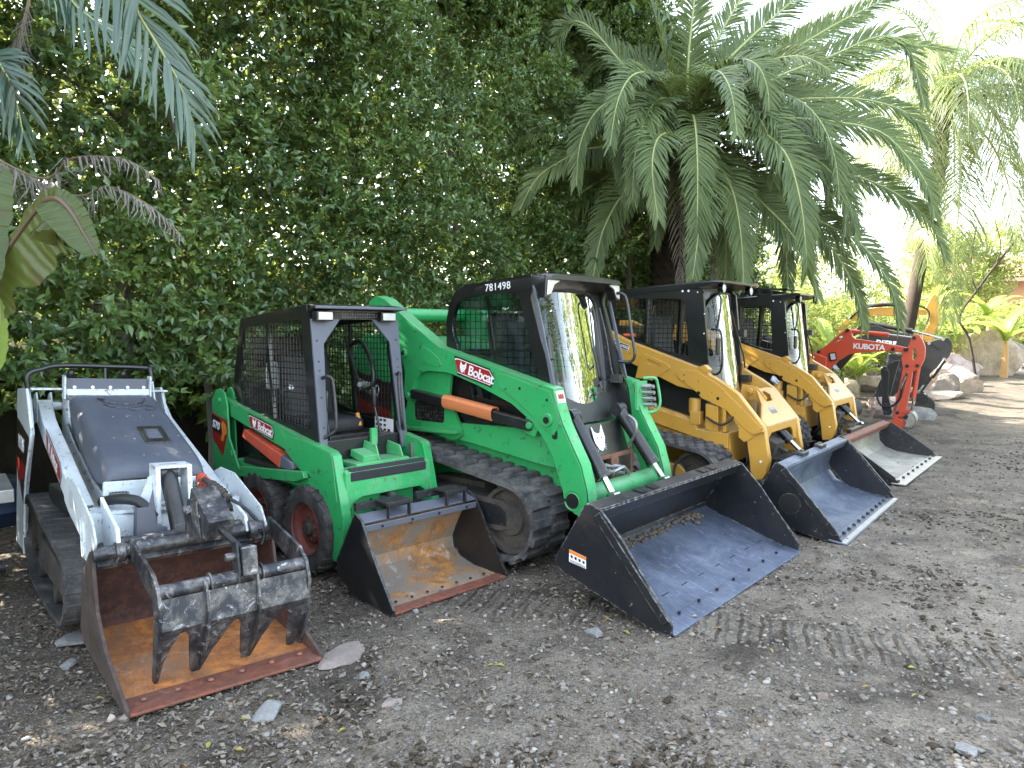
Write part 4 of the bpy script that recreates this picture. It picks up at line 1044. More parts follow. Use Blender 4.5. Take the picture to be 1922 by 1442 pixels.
    for x, z, hw, th_ in ((-2.17, 1.86, .40, .05), (-2.10, 1.93, .455, .08), (-2.0, 1.97, .468, .09), (-1.8, 1.995, .472, .09), (-1.40, 2.03, .475, .10), (-1.27, 2.035, .475, .06), (-1.22, 2.02, .46, .02)):
        rings.append([(x, -hw, z-th_), (x, -hw, z-.02), (x, -hw+.03, z+.006), (x, 0, z+.02), (x, hw-.03, z+.006), (x, hw, z-.02), (x, hw, z-th_)])
    b.loft(rings); b.build('roof', M['blackcab'], cab, ang=50)
    text('781498', .075, M['decalwhite'], cab, 'fleet_number', (-1.80, -.4735, 1.93), (1, 0, .06), (0, 0, 1), space=1.1)
    for s, y in ((-1, -.385), (1, .385)):
        def lm(u, v, t): return (-1.255+t, y+u, v)
        b = MB(); b.plate([(-.10, 2.02), (.10, 2.02), (.085, 1.985), (-s*-.0+(.02 if s < 0 else .10), 1.96), ((-.02 if s < 0 else .06), 1.88), (-.10 if s < 0 else .02, 1.86), (-.10, 1.96)][:], -.05, .0, lm) if False else b.plate([(s*.085, 2.025), (-s*.085, 2.025), (-s*.08, 1.985), (-s*.01, 1.955), (s*.03, 1.885), (s*.095, 1.87)], -.06, .01, lm)
        l = b.build('headlight', M['blackcab'], cab, bevel=.006)
        b = MB(); b.plate([(s*.07, 2.01), (-s*.07, 2.01), (-s*.065, 1.99), (-s*.0, 1.962), (s*.035, 1.90), (s*.08, 1.89)], .0105, .018, lm); b.build('lens', M['lens'], l, bevel=.004)
    def xf(z): return -1.21-(z-1.05)*.19 if z > 1.05 else -1.21
    rows = [(1.03, -.10, .12), (1.06, -.17, .19), (1.12, -.24, .26), (1.25, -.34, .345), (1.45, -.375, .375), (1.65, -.385, .385), (1.80, -.375, .375), (1.87, -.35, .35), (1.92, -.28, .28), (1.94, -.18, .18)]
    b, loop = windshield(rows, xf, .05); ws = b.build('windshield', M['glass'], cab, ang=80)
    b = MB(); b.tube([Vector(p) for p in loop]+[Vector(loop[0])], .016, 8); b.build('windshield_seal', M['decalblack'], ws, ang=60)
    # door frame outside the pane
    b = MB()
    def dm(u, v, t): return (xf(v)-.045+t, u, v)
    outer = [(-.44, 1.98), (.44, 1.98), (.44, 1.25), (.36, 1.08), (.20, .96), (-.20, .96), (-.36, 1.08), (-.44, 1.25)]
    inner = [(r_[1]*1.0-.004, r_[0]) for r_ in rows]+[(r_[2]+.004, r_[0]) for r_ in rows[::-1]]
    b.plate(outer, -.03, .012, dm, holes=[inner]); b.build('door_frame', M['darksteel'], cab, ang=40)
    b = MB(); b.tube(smooth_path([(-1.29, .41, 1.93), (-1.20, .43, 1.93), (-1.16, .44, 1.87), (-1.12, .45, 1.62), (-1.09, .45, 1.47), (-1.12, .44, 1.41), (-1.2, .40, 1.41)], 5), .012, 8); b.build('grab_handle', M['blackcab'], cab, ang=60)
    b = MB(); b.box((xf(1.52)-.01, -.355, 1.52), (.05, .05, .17), Matrix.Rotation(R(-10), 3, 'Y')); b.build('door_handle', M['blackcab'], cab, bevel=.015)
    b = MB(); b.tube(smooth_path([(xf(1.78)+.03, .30, 1.82), (xf(1.6)+.04, .33, 1.6), (xf(1.4)+.03, .36, 1.36), (-1.22, .37, 1.28)], 4), .008); b.box((-1.20, .37, 1.28), (.08, .05, .06)); b.bar((xf(1.1)+.0, .10, 1.17), (xf(1.1)+.005, .20, 1.19), .012); b.build('wiper', M['black'], ws, ang=60)
    # interior
    b = MB(); b.box((-2.1, 0, 1.25), (.04, .84, .5)); b.box((-1.7, 0, 1.0), (.9, .84, .06)); b.box((-1.5, -.33, 1.15), (.5, .10, .24)); b.box((-1.5, .33, 1.15), (.5, .10, .24)); b.build('cab_interior', M['black'], cab, bevel=.02)
    seat = bpy.data.objects.new('seat', None); COL.objects.link(seat); seat.parent = cab
    b = MB(); b.box((-1.68, 0, 1.16), (.48, .46, .13)); b.build('seat_cushion', M['seat'], seat, bevel=.05, seg=4)
    b = MB(); b.box((-1.93, 0, 1.48), (.13, .46, .60), Matrix.Rotation(R(-8), 3, 'Y')); b.build('seat_backrest', M['seat'], seat, bevel=.05, seg=4)
    for y in (-.28, .28):
        b = MB(); b.tube([(-1.42, y, 1.25), (-1.38, y, 1.38)], .012); b.lathe([(.018, 0), (.024, .04), (.02, .1), (.001, .11)], (-1.38, y, 1.37), 'z', 12); b.build('joystick', M['black'], cab, ang=50)
    # black plate with emblem, latch bars and tilt cylinders
    b = MB(); b.loft([[(-1.13+.03*math.cos(a), -.27+.54*k/8, .98) for k, a in [(k, (k-4)/4*1.3) for k in range(9)]], [(-1.06+.03*math.cos(a), -.27+.54*k/8, .76) for k, a in [(k, (k-4)/4*1.3) for k in range(9)]]], close=False, cap=False); sol = b.build('foot_guard', M['blackcab'], T, ang=60)
    m_ = sol.modifiers.new('thick', 'SOLIDIFY'); m_.thickness = .02
    cat_emblem(M['decalwhite'], sol, (-1.045, -.10, .875), (0, 1, 0), (-.32, 0, .95), .105, off=.003)
    b = MB(); b.bar((-1.02, -.22, .75), (-1.02, .26, .75), .05, .03); b.box((-1.0, .03, .66), (.02, .10, .17), Matrix.Rotation(R(8), 3, 'X')); b.box((-1.0, .26, .66), (.02, .025, .26)); b.build('latch_bar', rusty_bar, T, bevel=.004)
    b = MB(); b.box((-1.1, 0, .6), (.05, .8, .3)); b.build('bulkhead', M['undercarriage'], T, bevel=.01)
    b = MB(); b.tube(smooth_path([(-1.0, -.2, .72), (-.93, -.12, .66), (-.90, -.02, .68), (-.92, .1, .62)], 5), .014); coupler_pair(b, (-.98, -.16, .66), (1, .3, 0), 2, .04); coupler_pair(b, (-.98, -.02, .64), (1, .3, 0), 2, .04); b.tube(smooth_path([(-1.0, .22, 1.02), (-.93, .20, .98), (-.93, .2, .9), (-1.0, .22, .8)], 5), .012); b.build('hose', M['zinc'], T, ang=50)
    cylinder_ram(T, (-1.10, .24, 1.06), (-.76, .33, .55), .046, .024, .76)
    cylinder_ram(T, (-1.10, -.36, 1.06), (-.76, -.36, .55), .046, .024, .76)
    # tracks
    CT = ((-1.36, .365, .265), (-2.64, .56, .27), (-1.62, .19, .11), (-2.5, .19, .11), (-2.05, .19, .11))
    make_track(T, CT, -.80, -.41, .026, .115, 'block'); make_track(T, CT, .41, .80, .026, .115, 'block')
    b = MB()
    for s in (-1, 1):
        b.plate([(-2.5, .52), (-1.42, .49), (-1.33, .42), (-1.33, .30), (-1.45, .27), (-2.5, .28)], s*.73, s*.48, MY)
        b.box((-2.0, s*.44, .42), (.5, .2, .25))
    f = b.build('track_frame', M['undercarriage'], T, bevel=.012)
    b = MB()
    for s in (-1, 1):
        b.plate([(-1.85, .47), (-1.44, .455), (-1.38, .42), (-1.38, .32), (-1.85, .31)], s*.738, s*.73, MY)
    b.build('frame_cover', M['darksteel'], f, bevel=.004)
    # bucket, tipped forward on its lip
    side = [(.005, .0), (-.14, .022), (-.72, .215), (-.765, .25), (-.77, .29), (-.56, .64), (-.53, .65), (-.45, .625), (-.30, .47), (.01, .065)]
    path = [(.01, .0), (-.14, .03), (-.70, .215), (-.745, .24), (-.755, .285), (-.64, .47), (-.545, .625)]
    B = make_bucket(T, side, path, 2.0, M['navybucket'], M['floorsteel'], thick=.012, rib=((-.47, .60), (-.02, .075)), edgemat=M['floorsteel'], edge_len=.12, side_mat_in=M['navybucket'])
    B.data.materials.append(M['navybucket'])
    for p in B.data.polygons:
        if p.material_index == 1 and abs(p.normal.z) < .75: p.material_index = 2
    b = MB(); b.bar((-.555, 0, .642), (-.45, 0, .625), 1.97, .012); b.bar((-.452, 0, .62), (-.49, 0, .55), 1.97, .012, up=(1, 0, 0)); lip = b.build('top_lip', M['navybucket'], B, bevel=.004)
    b = MB()
    for yc in (-.45, -.30, .42, .57): b.plate([(-.54, yc-.05), (-.47, yc-.05), (-.47, yc+.03), (-.54, yc+.05)], .653, .6555, lambda u, v, t: (u, v, t-(u+.555)*.16))
    b.build('lip_slots', M['decalblack'], lip, smooth=False)
    b = MB()
    for k in range(8): y = -.85+1.7*k/7; b.bar((-.24, y-.04, .075), (-.24, y+.04, .075), .006, .004)
    for k in range(7): y = -.75+1.5*k/6; b.cyl((-.075, y, .04), (-.075, y, .052), .010, n=8)
    b.build('plug_welds', M['decalblack'], B, smooth=False)
    b = MB(); rd = random.Random(3)
    for k in range(150):
        t = rd.random(); y = -.75+1.5*t; s_ = rd.uniform(.006, .022)*(1+.8*max(0, t-.6)); q = Vector((-.715+abs(rd.gauss(0, .028)), y, .235)); q.z = .240-(q.x+.72)*.32+s_*.2
        b.lathe([(.001, -s_*.5), (s_, -s_*.2), (s_*.8, s_*.4), (.001, s_*.6)], q, 'z', 6, a0=rd.random())
    b.build1('packed_dirt', M['dirt'], B, ang=50)['kind'] = 'stuff'
    b = MB(); b.plate([(-.665, .36), (-.545, .335), (-.545, .265), (-.665, .285)], -1.0025, -1.001, MY); lb = b.build('warning_sticker', M['decalwhite'], B, smooth=False)
    b = MB(); b.plate([(-.665, .36), (-.545, .335), (-.545, .315), (-.665, .338)], -1.0032, -1.0026, MY); b.build('sticker_header', M['decalorange'], lb, smooth=False)
    b = MB()
    for k in range(4): x = -.655+.028*k; b.plate([(x, .328-.006*k), (x+.017, .325-.006*k), (x+.017, .309-.006*k), (x+.004, .311-.006*k)], -1.0034, -1.0026, MY)
    for k in range(3): b.plate([(-.658, .300-.005*k), (-.55, .279-.005*k), (-.55, .277-.005*k), (-.658, .298-.005*k)], -1.0034, -1.0026, MY)
    b.build('sticker_print', M['decalblack'], lb, smooth=False)
    return T

# ================================================================== yellow tracked loaders
def build_yellow(label, loc, rz, second=False):
    K = thing('compact_track_loader', label, 'track loader', loc, rz, 'parked compact loaders')
    Y = M['yellow']; o = -.10 if second else 0.
    def sh(L): return [(x+o, z) for x, z in L]
    b = MB()
    b.plate(sh([(-3.2, 1.0), (-1.86, .93), (-1.42, .82), (-1.40, .75), (-1.10, .725), (-1.08, .45), (-3.1, .40)]), -.47, .47, MY)
    b.plate(sh([(-1.90, .92), (-1.42, .81), (-1.40, .74), (-1.10, .72), (-1.10, .58), (-1.9, .78)]), -.50, .50, MY)
    b.build('chassis', Y, K, bevel=.008)
    b = MB(); b.plate(sh([(-2.9, 1.55), (-1.35, 1.30), (-1.34, .82), (-2.9, .98)]), -.40, .40, MY); b.build('engine_bay', M['black'], K, bevel=.01)
    b = MB()
    for s in (-1, 1):
        b.plate(sh([(-1.32, .98), (-1.20, .96), (-1.20, .72), (-1.32, .74)]), s*.50, s*.36, MY); b.cyl((-1.45+o, s*.44, .88), (-1.45+o, s*.44, 1.02), .055, n=16); b.box((-1.42+o, s*.46, .84), (.10, .09, .12)); b.box((-1.14+o, s*.46, .86), (.03, .09, .26))
    b.build('cylinder_mount', Y, K, bevel=.006)
    b = MB(); b.tube(smooth_path([(-1.30+o, -.52, .86), (-1.15+o, -.53, .80), (-1.05+o, -.5, .88)], 5), .010); b.tube(smooth_path([(-1.06+o, -.30, .70), (-.95+o, -.42, .64), (-.92+o, -.45, .52), (-.98+o, -.42, .42), (-1.05+o, -.35, .40)], 6), .012); b.build('hose', M['hose'], K, ang=60)
    arm = sh([(-2.75, 1.76), (-2.60, 1.76), (-2.12, 1.545), (-1.42, 1.315), (-1.37, 1.31), (-1.28, 1.24), (-1.14, 1.165), (-1.02, 1.085), (-.78, .80), (-.73, .52), (-.75, .40), (-.785, .34), (-.885, .33), (-.90, .48), (-.93, .66), (-1.01, .78), (-1.13, .945), (-1.36, 1.035), (-1.405, 1.09), (-1.60, 1.125), (-2.12, 1.34), (-2.7, 1.52)])
    plate = sh([(-1.615, 1.255), (-1.57, 1.285), (-1.42, 1.28), (-1.21, 1.17), (-.96, .945), (-.79, .79), (-.86, .72), (-.95, .775), (-1.13, .94), (-1.36, 1.03), (-1.40, 1.075), (-1.46, 1.115), (-1.59, 1.20)])
    tri = sh([(-1.985, 1.405), (-1.93, 1.42), (-1.69, 1.33), (-1.67, 1.29), (-1.86, 1.17), (-2.04, 1.19)])
    slot = sh([(-1.90, 1.37), (-1.78, 1.325), (-1.775, 1.30), (-1.80, 1.295), (-1.91, 1.335), (-1.925, 1.36)])
    for s in (-1, 1):
        b = MB(); b.plate(arm, s*.50, s*.42, MY); a = b.build('lift_arm', Y, K, bevel=.008)
        b = MB(); b.plate(plate, s*.508, s*.5005, MY); b.plate(tri, s*.507, s*.5005, MY, holes=[slot]); b.plate(sh([(-1.40, 1.31), (-1.34, 1.335), (-1.29, 1.29), (-1.32, 1.25)]), s*.505, s*.42, MY)
        b.bar((-.86+o, s*.50, .745), (-.775+o, s*.50, .775), .07, .02); b.build('gusset_plate', Y, a, bevel=.004)
        b = MB()
        for (x, z, r_) in ((-1.385, 1.075, .017), (-1.20, 1.035, .014), (-1.53, 1.235, .006), (-1.53, 1.18, .006)): b.cyl((x+o, s*.5, z), (x+o, s*.5105, z), r_, n=14)
        b.build('holes', M['decalblack'], a, ang=30)
        b = MB(); b.cyl((-.80+o, s*.495, .50), (-.80+o, s*.5035, .50), .011, n=12); b.build('grease_point', M['decalwhite'], a)
        b = MB(); b.plate(sh([(-1.0, .78), (-.86, .71), (-.95, .66), (-1.0, .70)]), s*.51, s*.505, MY); b.build('weld_plate', Y, a)
        b = MB(); b.bar((-2.75+o, s*.43, 1.72), (-2.9+o, s*.43, .9), .10, .2, up=(1, 0, 0)); b.build('upright', Y, K, bevel=.01)
    if not second:
        b = MB(); th = math.atan2(-.23, .7); c_, s_ = math.cos(th), math.sin(th)
        def dm(u, v, t): return (-2.21+c_*u-s_*v, -.502-t, 1.505+s_*u+c_*v)
        b.plate([(-.10, -.028), (.10, -.028), (.10, .028), (-.10, .028)], 0, .001, dm); d = b.build('sticker', M['decalwhite'], a, smooth=False)
        b = MB(); b.plate([(-.094, -.024), (.094, -.024), (.094, .024), (-.094, .024)], .0011, .002, dm); b.build('sticker_field', M['decalblack'], d, smooth=False)
        text('TWO SPEED', .033, M['decalwhite'], d, 'lettering', dm(-.085, -.011, .0025), (c_, 0, s_), (-s_, 0, c_), off=.0006)
        b = MB(); b.tube([(-2.35, -.40, 1.60), (-2.1, -.40, 1.60)], .018); b.build('red_strut', M['redcov'], K, ang=60)
    # sloped cross cover between the legs
    b = MB()
    def cm(u, v, t): return (-.775-(v-.80)*.80+o+t, u, v)      # plane rising backwards
    b.plate([(-.42, .80), (.42, .80), (.42, 1.08), (.28, 1.10), (-.02, 1.10), (-.16, .97), (-.42, .86)], -.02, 0, cm, holes=[[(-.02, .985), (.16, .985), (.20, 1.03), (.12, 1.07), (.02, 1.07)]])
    b.plate([(-.42, .80), (.42, .80), (.42, .60), (.33, .62), (.29, .70), (.22, .735), (-.30, .735), (-.37, .70), (-.42, .66)], 0, .02, lambda u, v, t: (-.795+o+t, u, v))
    cc = b.build('cross_cover', Y, K, bevel=.006)
    b = MB(); b.plate([(-1.16+o, 1.14), (-1.02+o, 1.12), (-.92+o, 1.02), (-.93+o, .98), (-1.18+o, 1.02)], -.03, -.012, MY); b.cyl((-1.08+o, -.07, 1.08), (-1.08+o, -.01, 1.08), .032, n=18); b.cyl((-1.08+o, -.085, 1.08), (-1.08+o, -.06, 1.08), .015, n=12)
    b.cyl((-1.16+o, -.06, 1.02), (-1.16+o, -.01, 1.02), .018, n=12); b.bar((-1.16+o, -.03, 1.02), (-1.06+o, -.03, 1.08), .02, .05); b.build('latch_lug', Y, cc, bevel=.003)
    b = MB(); b.plate([(-.10, .885), (.05, .885), (.05, .94), (-.10, .94)], .001, .0025, cm); lb = b.build('sticker', M['zinc'], cc, smooth=False)
    b = MB(); b.plate([(-.10, .885), (.05, .885), (.05, .91), (-.10, .92)], .0028, .0034, cm); b.build('sticker_print', M['decaldark'], lb, smooth=False)
    b = MB(); coupler_pair(b, (-1.02+o, .38, 1.17), (.8, -.1, -.6), 2, .05, (0, .6, .4)); b.build('hydraulic_coupler', M['zinc'], K, ang=30)
    cylinder_ram(K, (-.92+o, .12, .78), (-.62+o, .18, .48), .042, .02, .55)
    b = MB(); b.tube(smooth_path([(-.95+o, -.1, .66), (-.8+o, -.12, .60), (-.72+o, -.05, .54)], 5), .018); b.box((-.85+o, -.12, .56), (.14, .22, .20), Matrix.Rotation(R(20), 3, 'Y')); b.box((-.95+o, 0, .55), (.04, .8, .35)); b.build('tilt_linkage', M['undercarriage'], K, bevel=.01)
    b = MB(); b.screen([(-.80+o, -.30), (-.62+o, -.30), (-.62+o, .30), (-.80+o, .30)], lambda u, v, t: (u, v, .50), .035, .006); b.build('tread_step', M['black'], K, smooth=False)
    # cab
    cab = bpy.data.objects.new('cab', None); COL.objects.link(cab); cab.parent = K; C = M['blackcab']
    so = sh([(-2.42, 1.50), (-2.42, 1.84), (-2.38, 1.94), (-2.25, 2.05), (-1.50, 2.075), (-1.40, 2.0), (-1.33, 1.31), (-1.34, 1.10), (-2.3, 1.15)])
    win = sh([(-2.31, 1.92), (-2.26, 1.96), (-1.62, 1.945), (-1.57, 1.90), (-1.53, 1.40), (-1.67, 1.42), (-2.22, 1.60), (-2.33, 1.76)])
    for s in (-1, 1):
        b = MB(); b.plate(so, s*.42, s*.385, MY, holes=[win]); b.build('side_frame', C, cab, ang=30)
        b = MB(); b.screen(win, MY, .045, .0028, s*.405); b.build('side_screen', C, cab, smooth=False)
        b = MB(); b.tube([(-2.0+o, s*.37, 1.40), (-1.97+o, s*.37, 1.97)], .035); b.build('rear_pillar', C, cab, ang=60)
    b = MB(); rings = []
    for x, z, hw, t_ in ((-2.40, 1.93, .40, .05), (-2.28, 2.04, .425, .07), (-1.9, 2.075, .43, .06), (-1.40, 2.10, .445, .055), (-1.28, 2.105, .455, .04), (-1.20, 2.10, .455, .02)):
        rings.append([(x+o, -hw, z-t_), (x+o, -hw, z-.015), (x+o, -hw+.02, z), (x+o, hw-.02, z), (x+o, hw, z-.015), (x+o, hw, z-t_)])
    b.loft(rings); b.build('roof', C, cab, ang=40)
    b = MB()
    for x in (-1.60, -1.54): b.cyl((x+o, -.42, 2.015), (x+o, -.4235, 2.015), .011, n=10)
    for (x, z) in ((-2.2, 2.0), (-1.38, 1.62), (-1.38, 1.80), (-1.45, 2.0)): b.cyl((x+o, -.42, z), (x+o, -.424, z), .006, n=8)
    b.build('roof_bolts', M['decalwhite'], cab, ang=30)
    for y in (-.33, .36):
        b = MB(); b.lathe([(.001, -.03), (.035, -.025), (.045, .02), (.043, .03)], (-1.26+o, y, 2.035), 'x', 20); l = b.build('headlight', C, cab, ang=60)
        b = MB(); b.lathe([(.042, .027), (.03, .034), (.001, .037)], (-1.26+o, y, 2.035), 'x', 20); b.build('lens', M['lens'], l, ang=60)
    def xf(z): return -1.22-(z-1.05)*.14+o
    rows = [(1.02, -.06, .14), (1.06, -.20, .24), (1.15, -.30, .30), (1.30, -.335, .33), (1.50, -.345, .345), (1.70, -.335, .335), (1.85, -.30, .30), (1.93, -.24, .24), (1.99, -.14, .14), (2.005, -.05, .05)]
    b, loop = windshield(rows, xf, .13); ws = b.build('windshield', M['glass'], cab, ang=80)
    b = MB(); b.tube([Vector(p) for p in loop]+[Vector(loop[0])], .013, 8); b.build('windshield_seal', M['decalblack'], ws, ang=60)
    def dm2(u, v, t): return (xf(v)-.06-.09*(abs(u)/.4)**2+t, u, v)
    inner = [(r_[1], r_[0]) for r_ in rows]+[(r_[2], r_[0]) for r_ in rows[::-1]]
    b = MB(); b.plate([(-.415, 2.06), (-.2, 2.06), (0, 2.06), (.2, 2.06), (.415, 2.06), (.415, 1.7), (.415, 1.3), (.36, 1.08), (.2, .98), (-.2, .98), (-.36, 1.08), (-.415, 1.3), (-.415, 1.7)], -.03, .01, dm2, holes=[inner]); b.build('door_frame', C, cab, ang=30)
    b = MB(); b.tube(smooth_path([(-1.31+o, -.42, 1.66), (-1.22+o, -.43, 1.64), (-1.20+o, -.43, 1.5), (-1.20+o, -.43, 1.32), (-1.24+o, -.43, 1.25), (-1.31+o, -.42, 1.25)], 4), .011, 8); b.tube(smooth_path([(-1.29+o, -.37, 1.99), (-1.24+o, -.38, 1.93), (-1.25+o, -.40, 1.75), (-1.27+o, -.40, 1.66)], 4), .010, 8); b.build('grab_handle', C, cab, ang=60)
    b = MB(); b.box((xf(1.50)-.01, -.30, 1.50), (.03, .07, .16)); b.build('door_handle', M['decalblack'], cab, bevel=.012)
    b = MB()
    for z in (1.17, 1.62): b.box((xf(z)-.03, .37, z), (.09, .07, .07))
    b.tube([(xf(1.78)+.01, .05, 1.84), (xf(1.6)+.0, .17, 1.62), (xf(1.35)-.0, .27, 1.40), (xf(1.2)-.03, .34, 1.28)], .007); b.tube([(xf(1.75)+.01, .10, 1.76), (xf(1.55)+.0, .2, 1.56), (xf(1.35)-.0, .29, 1.38)], .005); b.build('wiper', C, ws, ang=60)
    b = MB(); b.box((-2.35+o, 0, 1.4), (.04, .78, .6)); b.box((-1.8+o, 0, 1.08), (1., .78, .06)); b.box((-1.6+o, -.30, 1.20), (.5, .10, .22)); b.box((-1.6+o, .30, 1.20), (.5, .10, .22)); b.build('cab_interior', C, cab, bevel=.02)
    seat = bpy.data.objects.new('seat', None); COL.objects.link(seat); seat.parent = cab
    b = MB(); b.box((-1.78+o, 0, 1.22), (.46, .44, .12)); b.build('seat_cushion', M['seat'], seat, bevel=.05, seg=4)
    b = MB(); b.box((-2.03+o, 0, 1.52), (.12, .44, .58), Matrix.Rotation(R(-8), 3, 'Y')); b.build('seat_backrest', M['seat'], seat, bevel=.05, seg=4)
    if second:
        b = MB(); rg = [(-2.28, 2.055), (-2.24, 2.13), (-1.95, 2.165), (-1.60, 2.15), (-1.50, 2.10)]
        b.plate([(x+o, z) for x, z in rg], -.10, .36, MY); b.build('roof_unit', M['darksteel'], cab, bevel=.02)
        b = MB(); b.box((-1.75+o, .05, 2.185), (.62, .5, .016), Matrix.Rotation(R(3), 3, 'Y')); b.build('roof_unit_lid', C, cab, bevel=.006)
        b = MB(); b.plate([(-1.74+o, 1.95), (-1.74+o, 2.14), (-1.70+o, 2.17), (-1.58+o, 2.17), (-1.55+o, 2.13), (-1.56+o, 1.95)], -.445, -.432, MY, holes=[sh([(-1.70, 2.10), (-1.70, 2.135), (-1.60, 2.135), (-1.60, 2.10)])]); b.build('lifting_bracket', C, cab, bevel=.002)
        b = MB(); b.lathe([(.036, 0), (.036, .02)], (-1.92+o, -.02, 2.165), 'z', 20); bc = b.build('beacon', C, cab, ang=40)
        b = MB(); b.lathe([(.034, 0), (.034, .055), (.026, .075), (.001, .082)], (-1.92+o, -.02, 2.185), 'z', 20); b.build('beacon_lens', M['beacon'], bc, ang=50)
    # tracks
    CT = ((-1.26+o, .375, .245), (-2.60+o, .56, .26), (-1.6+o, .15, .11), (-2.5+o, .15, .11), (-2.0+o, .14, .10))
    make_track(K, CT, -.92, -.50, .024, .10, 'cblock'); make_track(K, CT, .50, .92, .024, .10, 'cblock')
    b = MB()
    for s in (-1, 1): b.plate(sh([(-2.5, .48), (-1.42, .46), (-1.33, .38), (-1.36, .28), (-2.5, .26)]), s*.84, s*.52, MY)
    b.build('track_frame', Y, K, bevel=.012)
    # bucket
    if not second:
        side = [(.0, .03), (-.03, .012), (-.15, .02), (-.42, .075), (-.62, .30), (-.64, .37), (-.53, .58), (-.505, .59), (-.45, .565), (-.02, .065)]
        path = [(-.01, .008), (-.20, .03), (-.42, .085), (-.54, .15), (-.61, .24), (-.62, .33), (-.585, .45), (-.515, .565)]
        w, fl, nb, sid = 1.93, M['floorsteel'], 12, M['navybucket']; rib = ((-.455, .545), (-.04, .075))
    else:
        side = [(-.02, .03), (-.05, .012), (-.15, .0), (-.45, .02), (-.66, .12), (-.73, .28), (-.66, .44), (-.62, .45), (-.56, .42), (-.03, .05)]
        path = [(.0, .006), (-.25, .012), (-.48, .035), (-.62, .085), (-.70, .17), (-.71, .28), (-.645, .43)]
        w, fl, nb, sid = 2.22, M['palesteel'], 9, M['gside']; rib = ((-.56, .40), (-.06, .06))
    B = make_bucket(K, side, path, w, M['navybucket'] if not second else M['darksteel'], fl, thick=.012, rib=rib, edgemat=M['steeledge'] if second else M['floorsteel'], edge_len=.14, bolts=nb, edge_over=.05, side_mat_in=sid if not second else M['darksteel'])
    if not second:
        b = MB(); b.box((.0, 0, .022), (.06, w+.0, .012)); b.build('wear_strip', M['steeledge'], B, bevel=.003)
        b = MB(); b.cyl((-.40, -w/2-.001, .27), (-.40, -w/2-.004, .27), .085, n=28); b.build('cast_mark', M['black'], B, bevel=.001)
    tx, tz = path[-1]
    b = MB(); b.bar((tx-.01, 0, tz+.012), (tx+.075, 0, tz-.01), w-.04, .012); b.bar((tx+.073, 0, tz-.015), (tx+.04, 0, tz-.075), w-.04, .012, up=(1, 0, 0)); lip = b.build('top_lip', M['floorsteel'] if not second else M['edge'], B, bevel=.004)
    b = MB()
    if not second:
        for y in (-.35, .20): b.box((tx+.02, y, tz+.02), (.07, .16, .03)); b.box((tx+.0, y+.05, tz+.035), (.03, .05, .02)); b.box((tx+.0, y-.04, tz+.035), (.03, .04, .02))
    else: b.box((tx-.04, -.25, tz+.03), (.06, .5, .05))
    b.build('coupling_bracket', M['black'], B, bevel=.003)
    return K
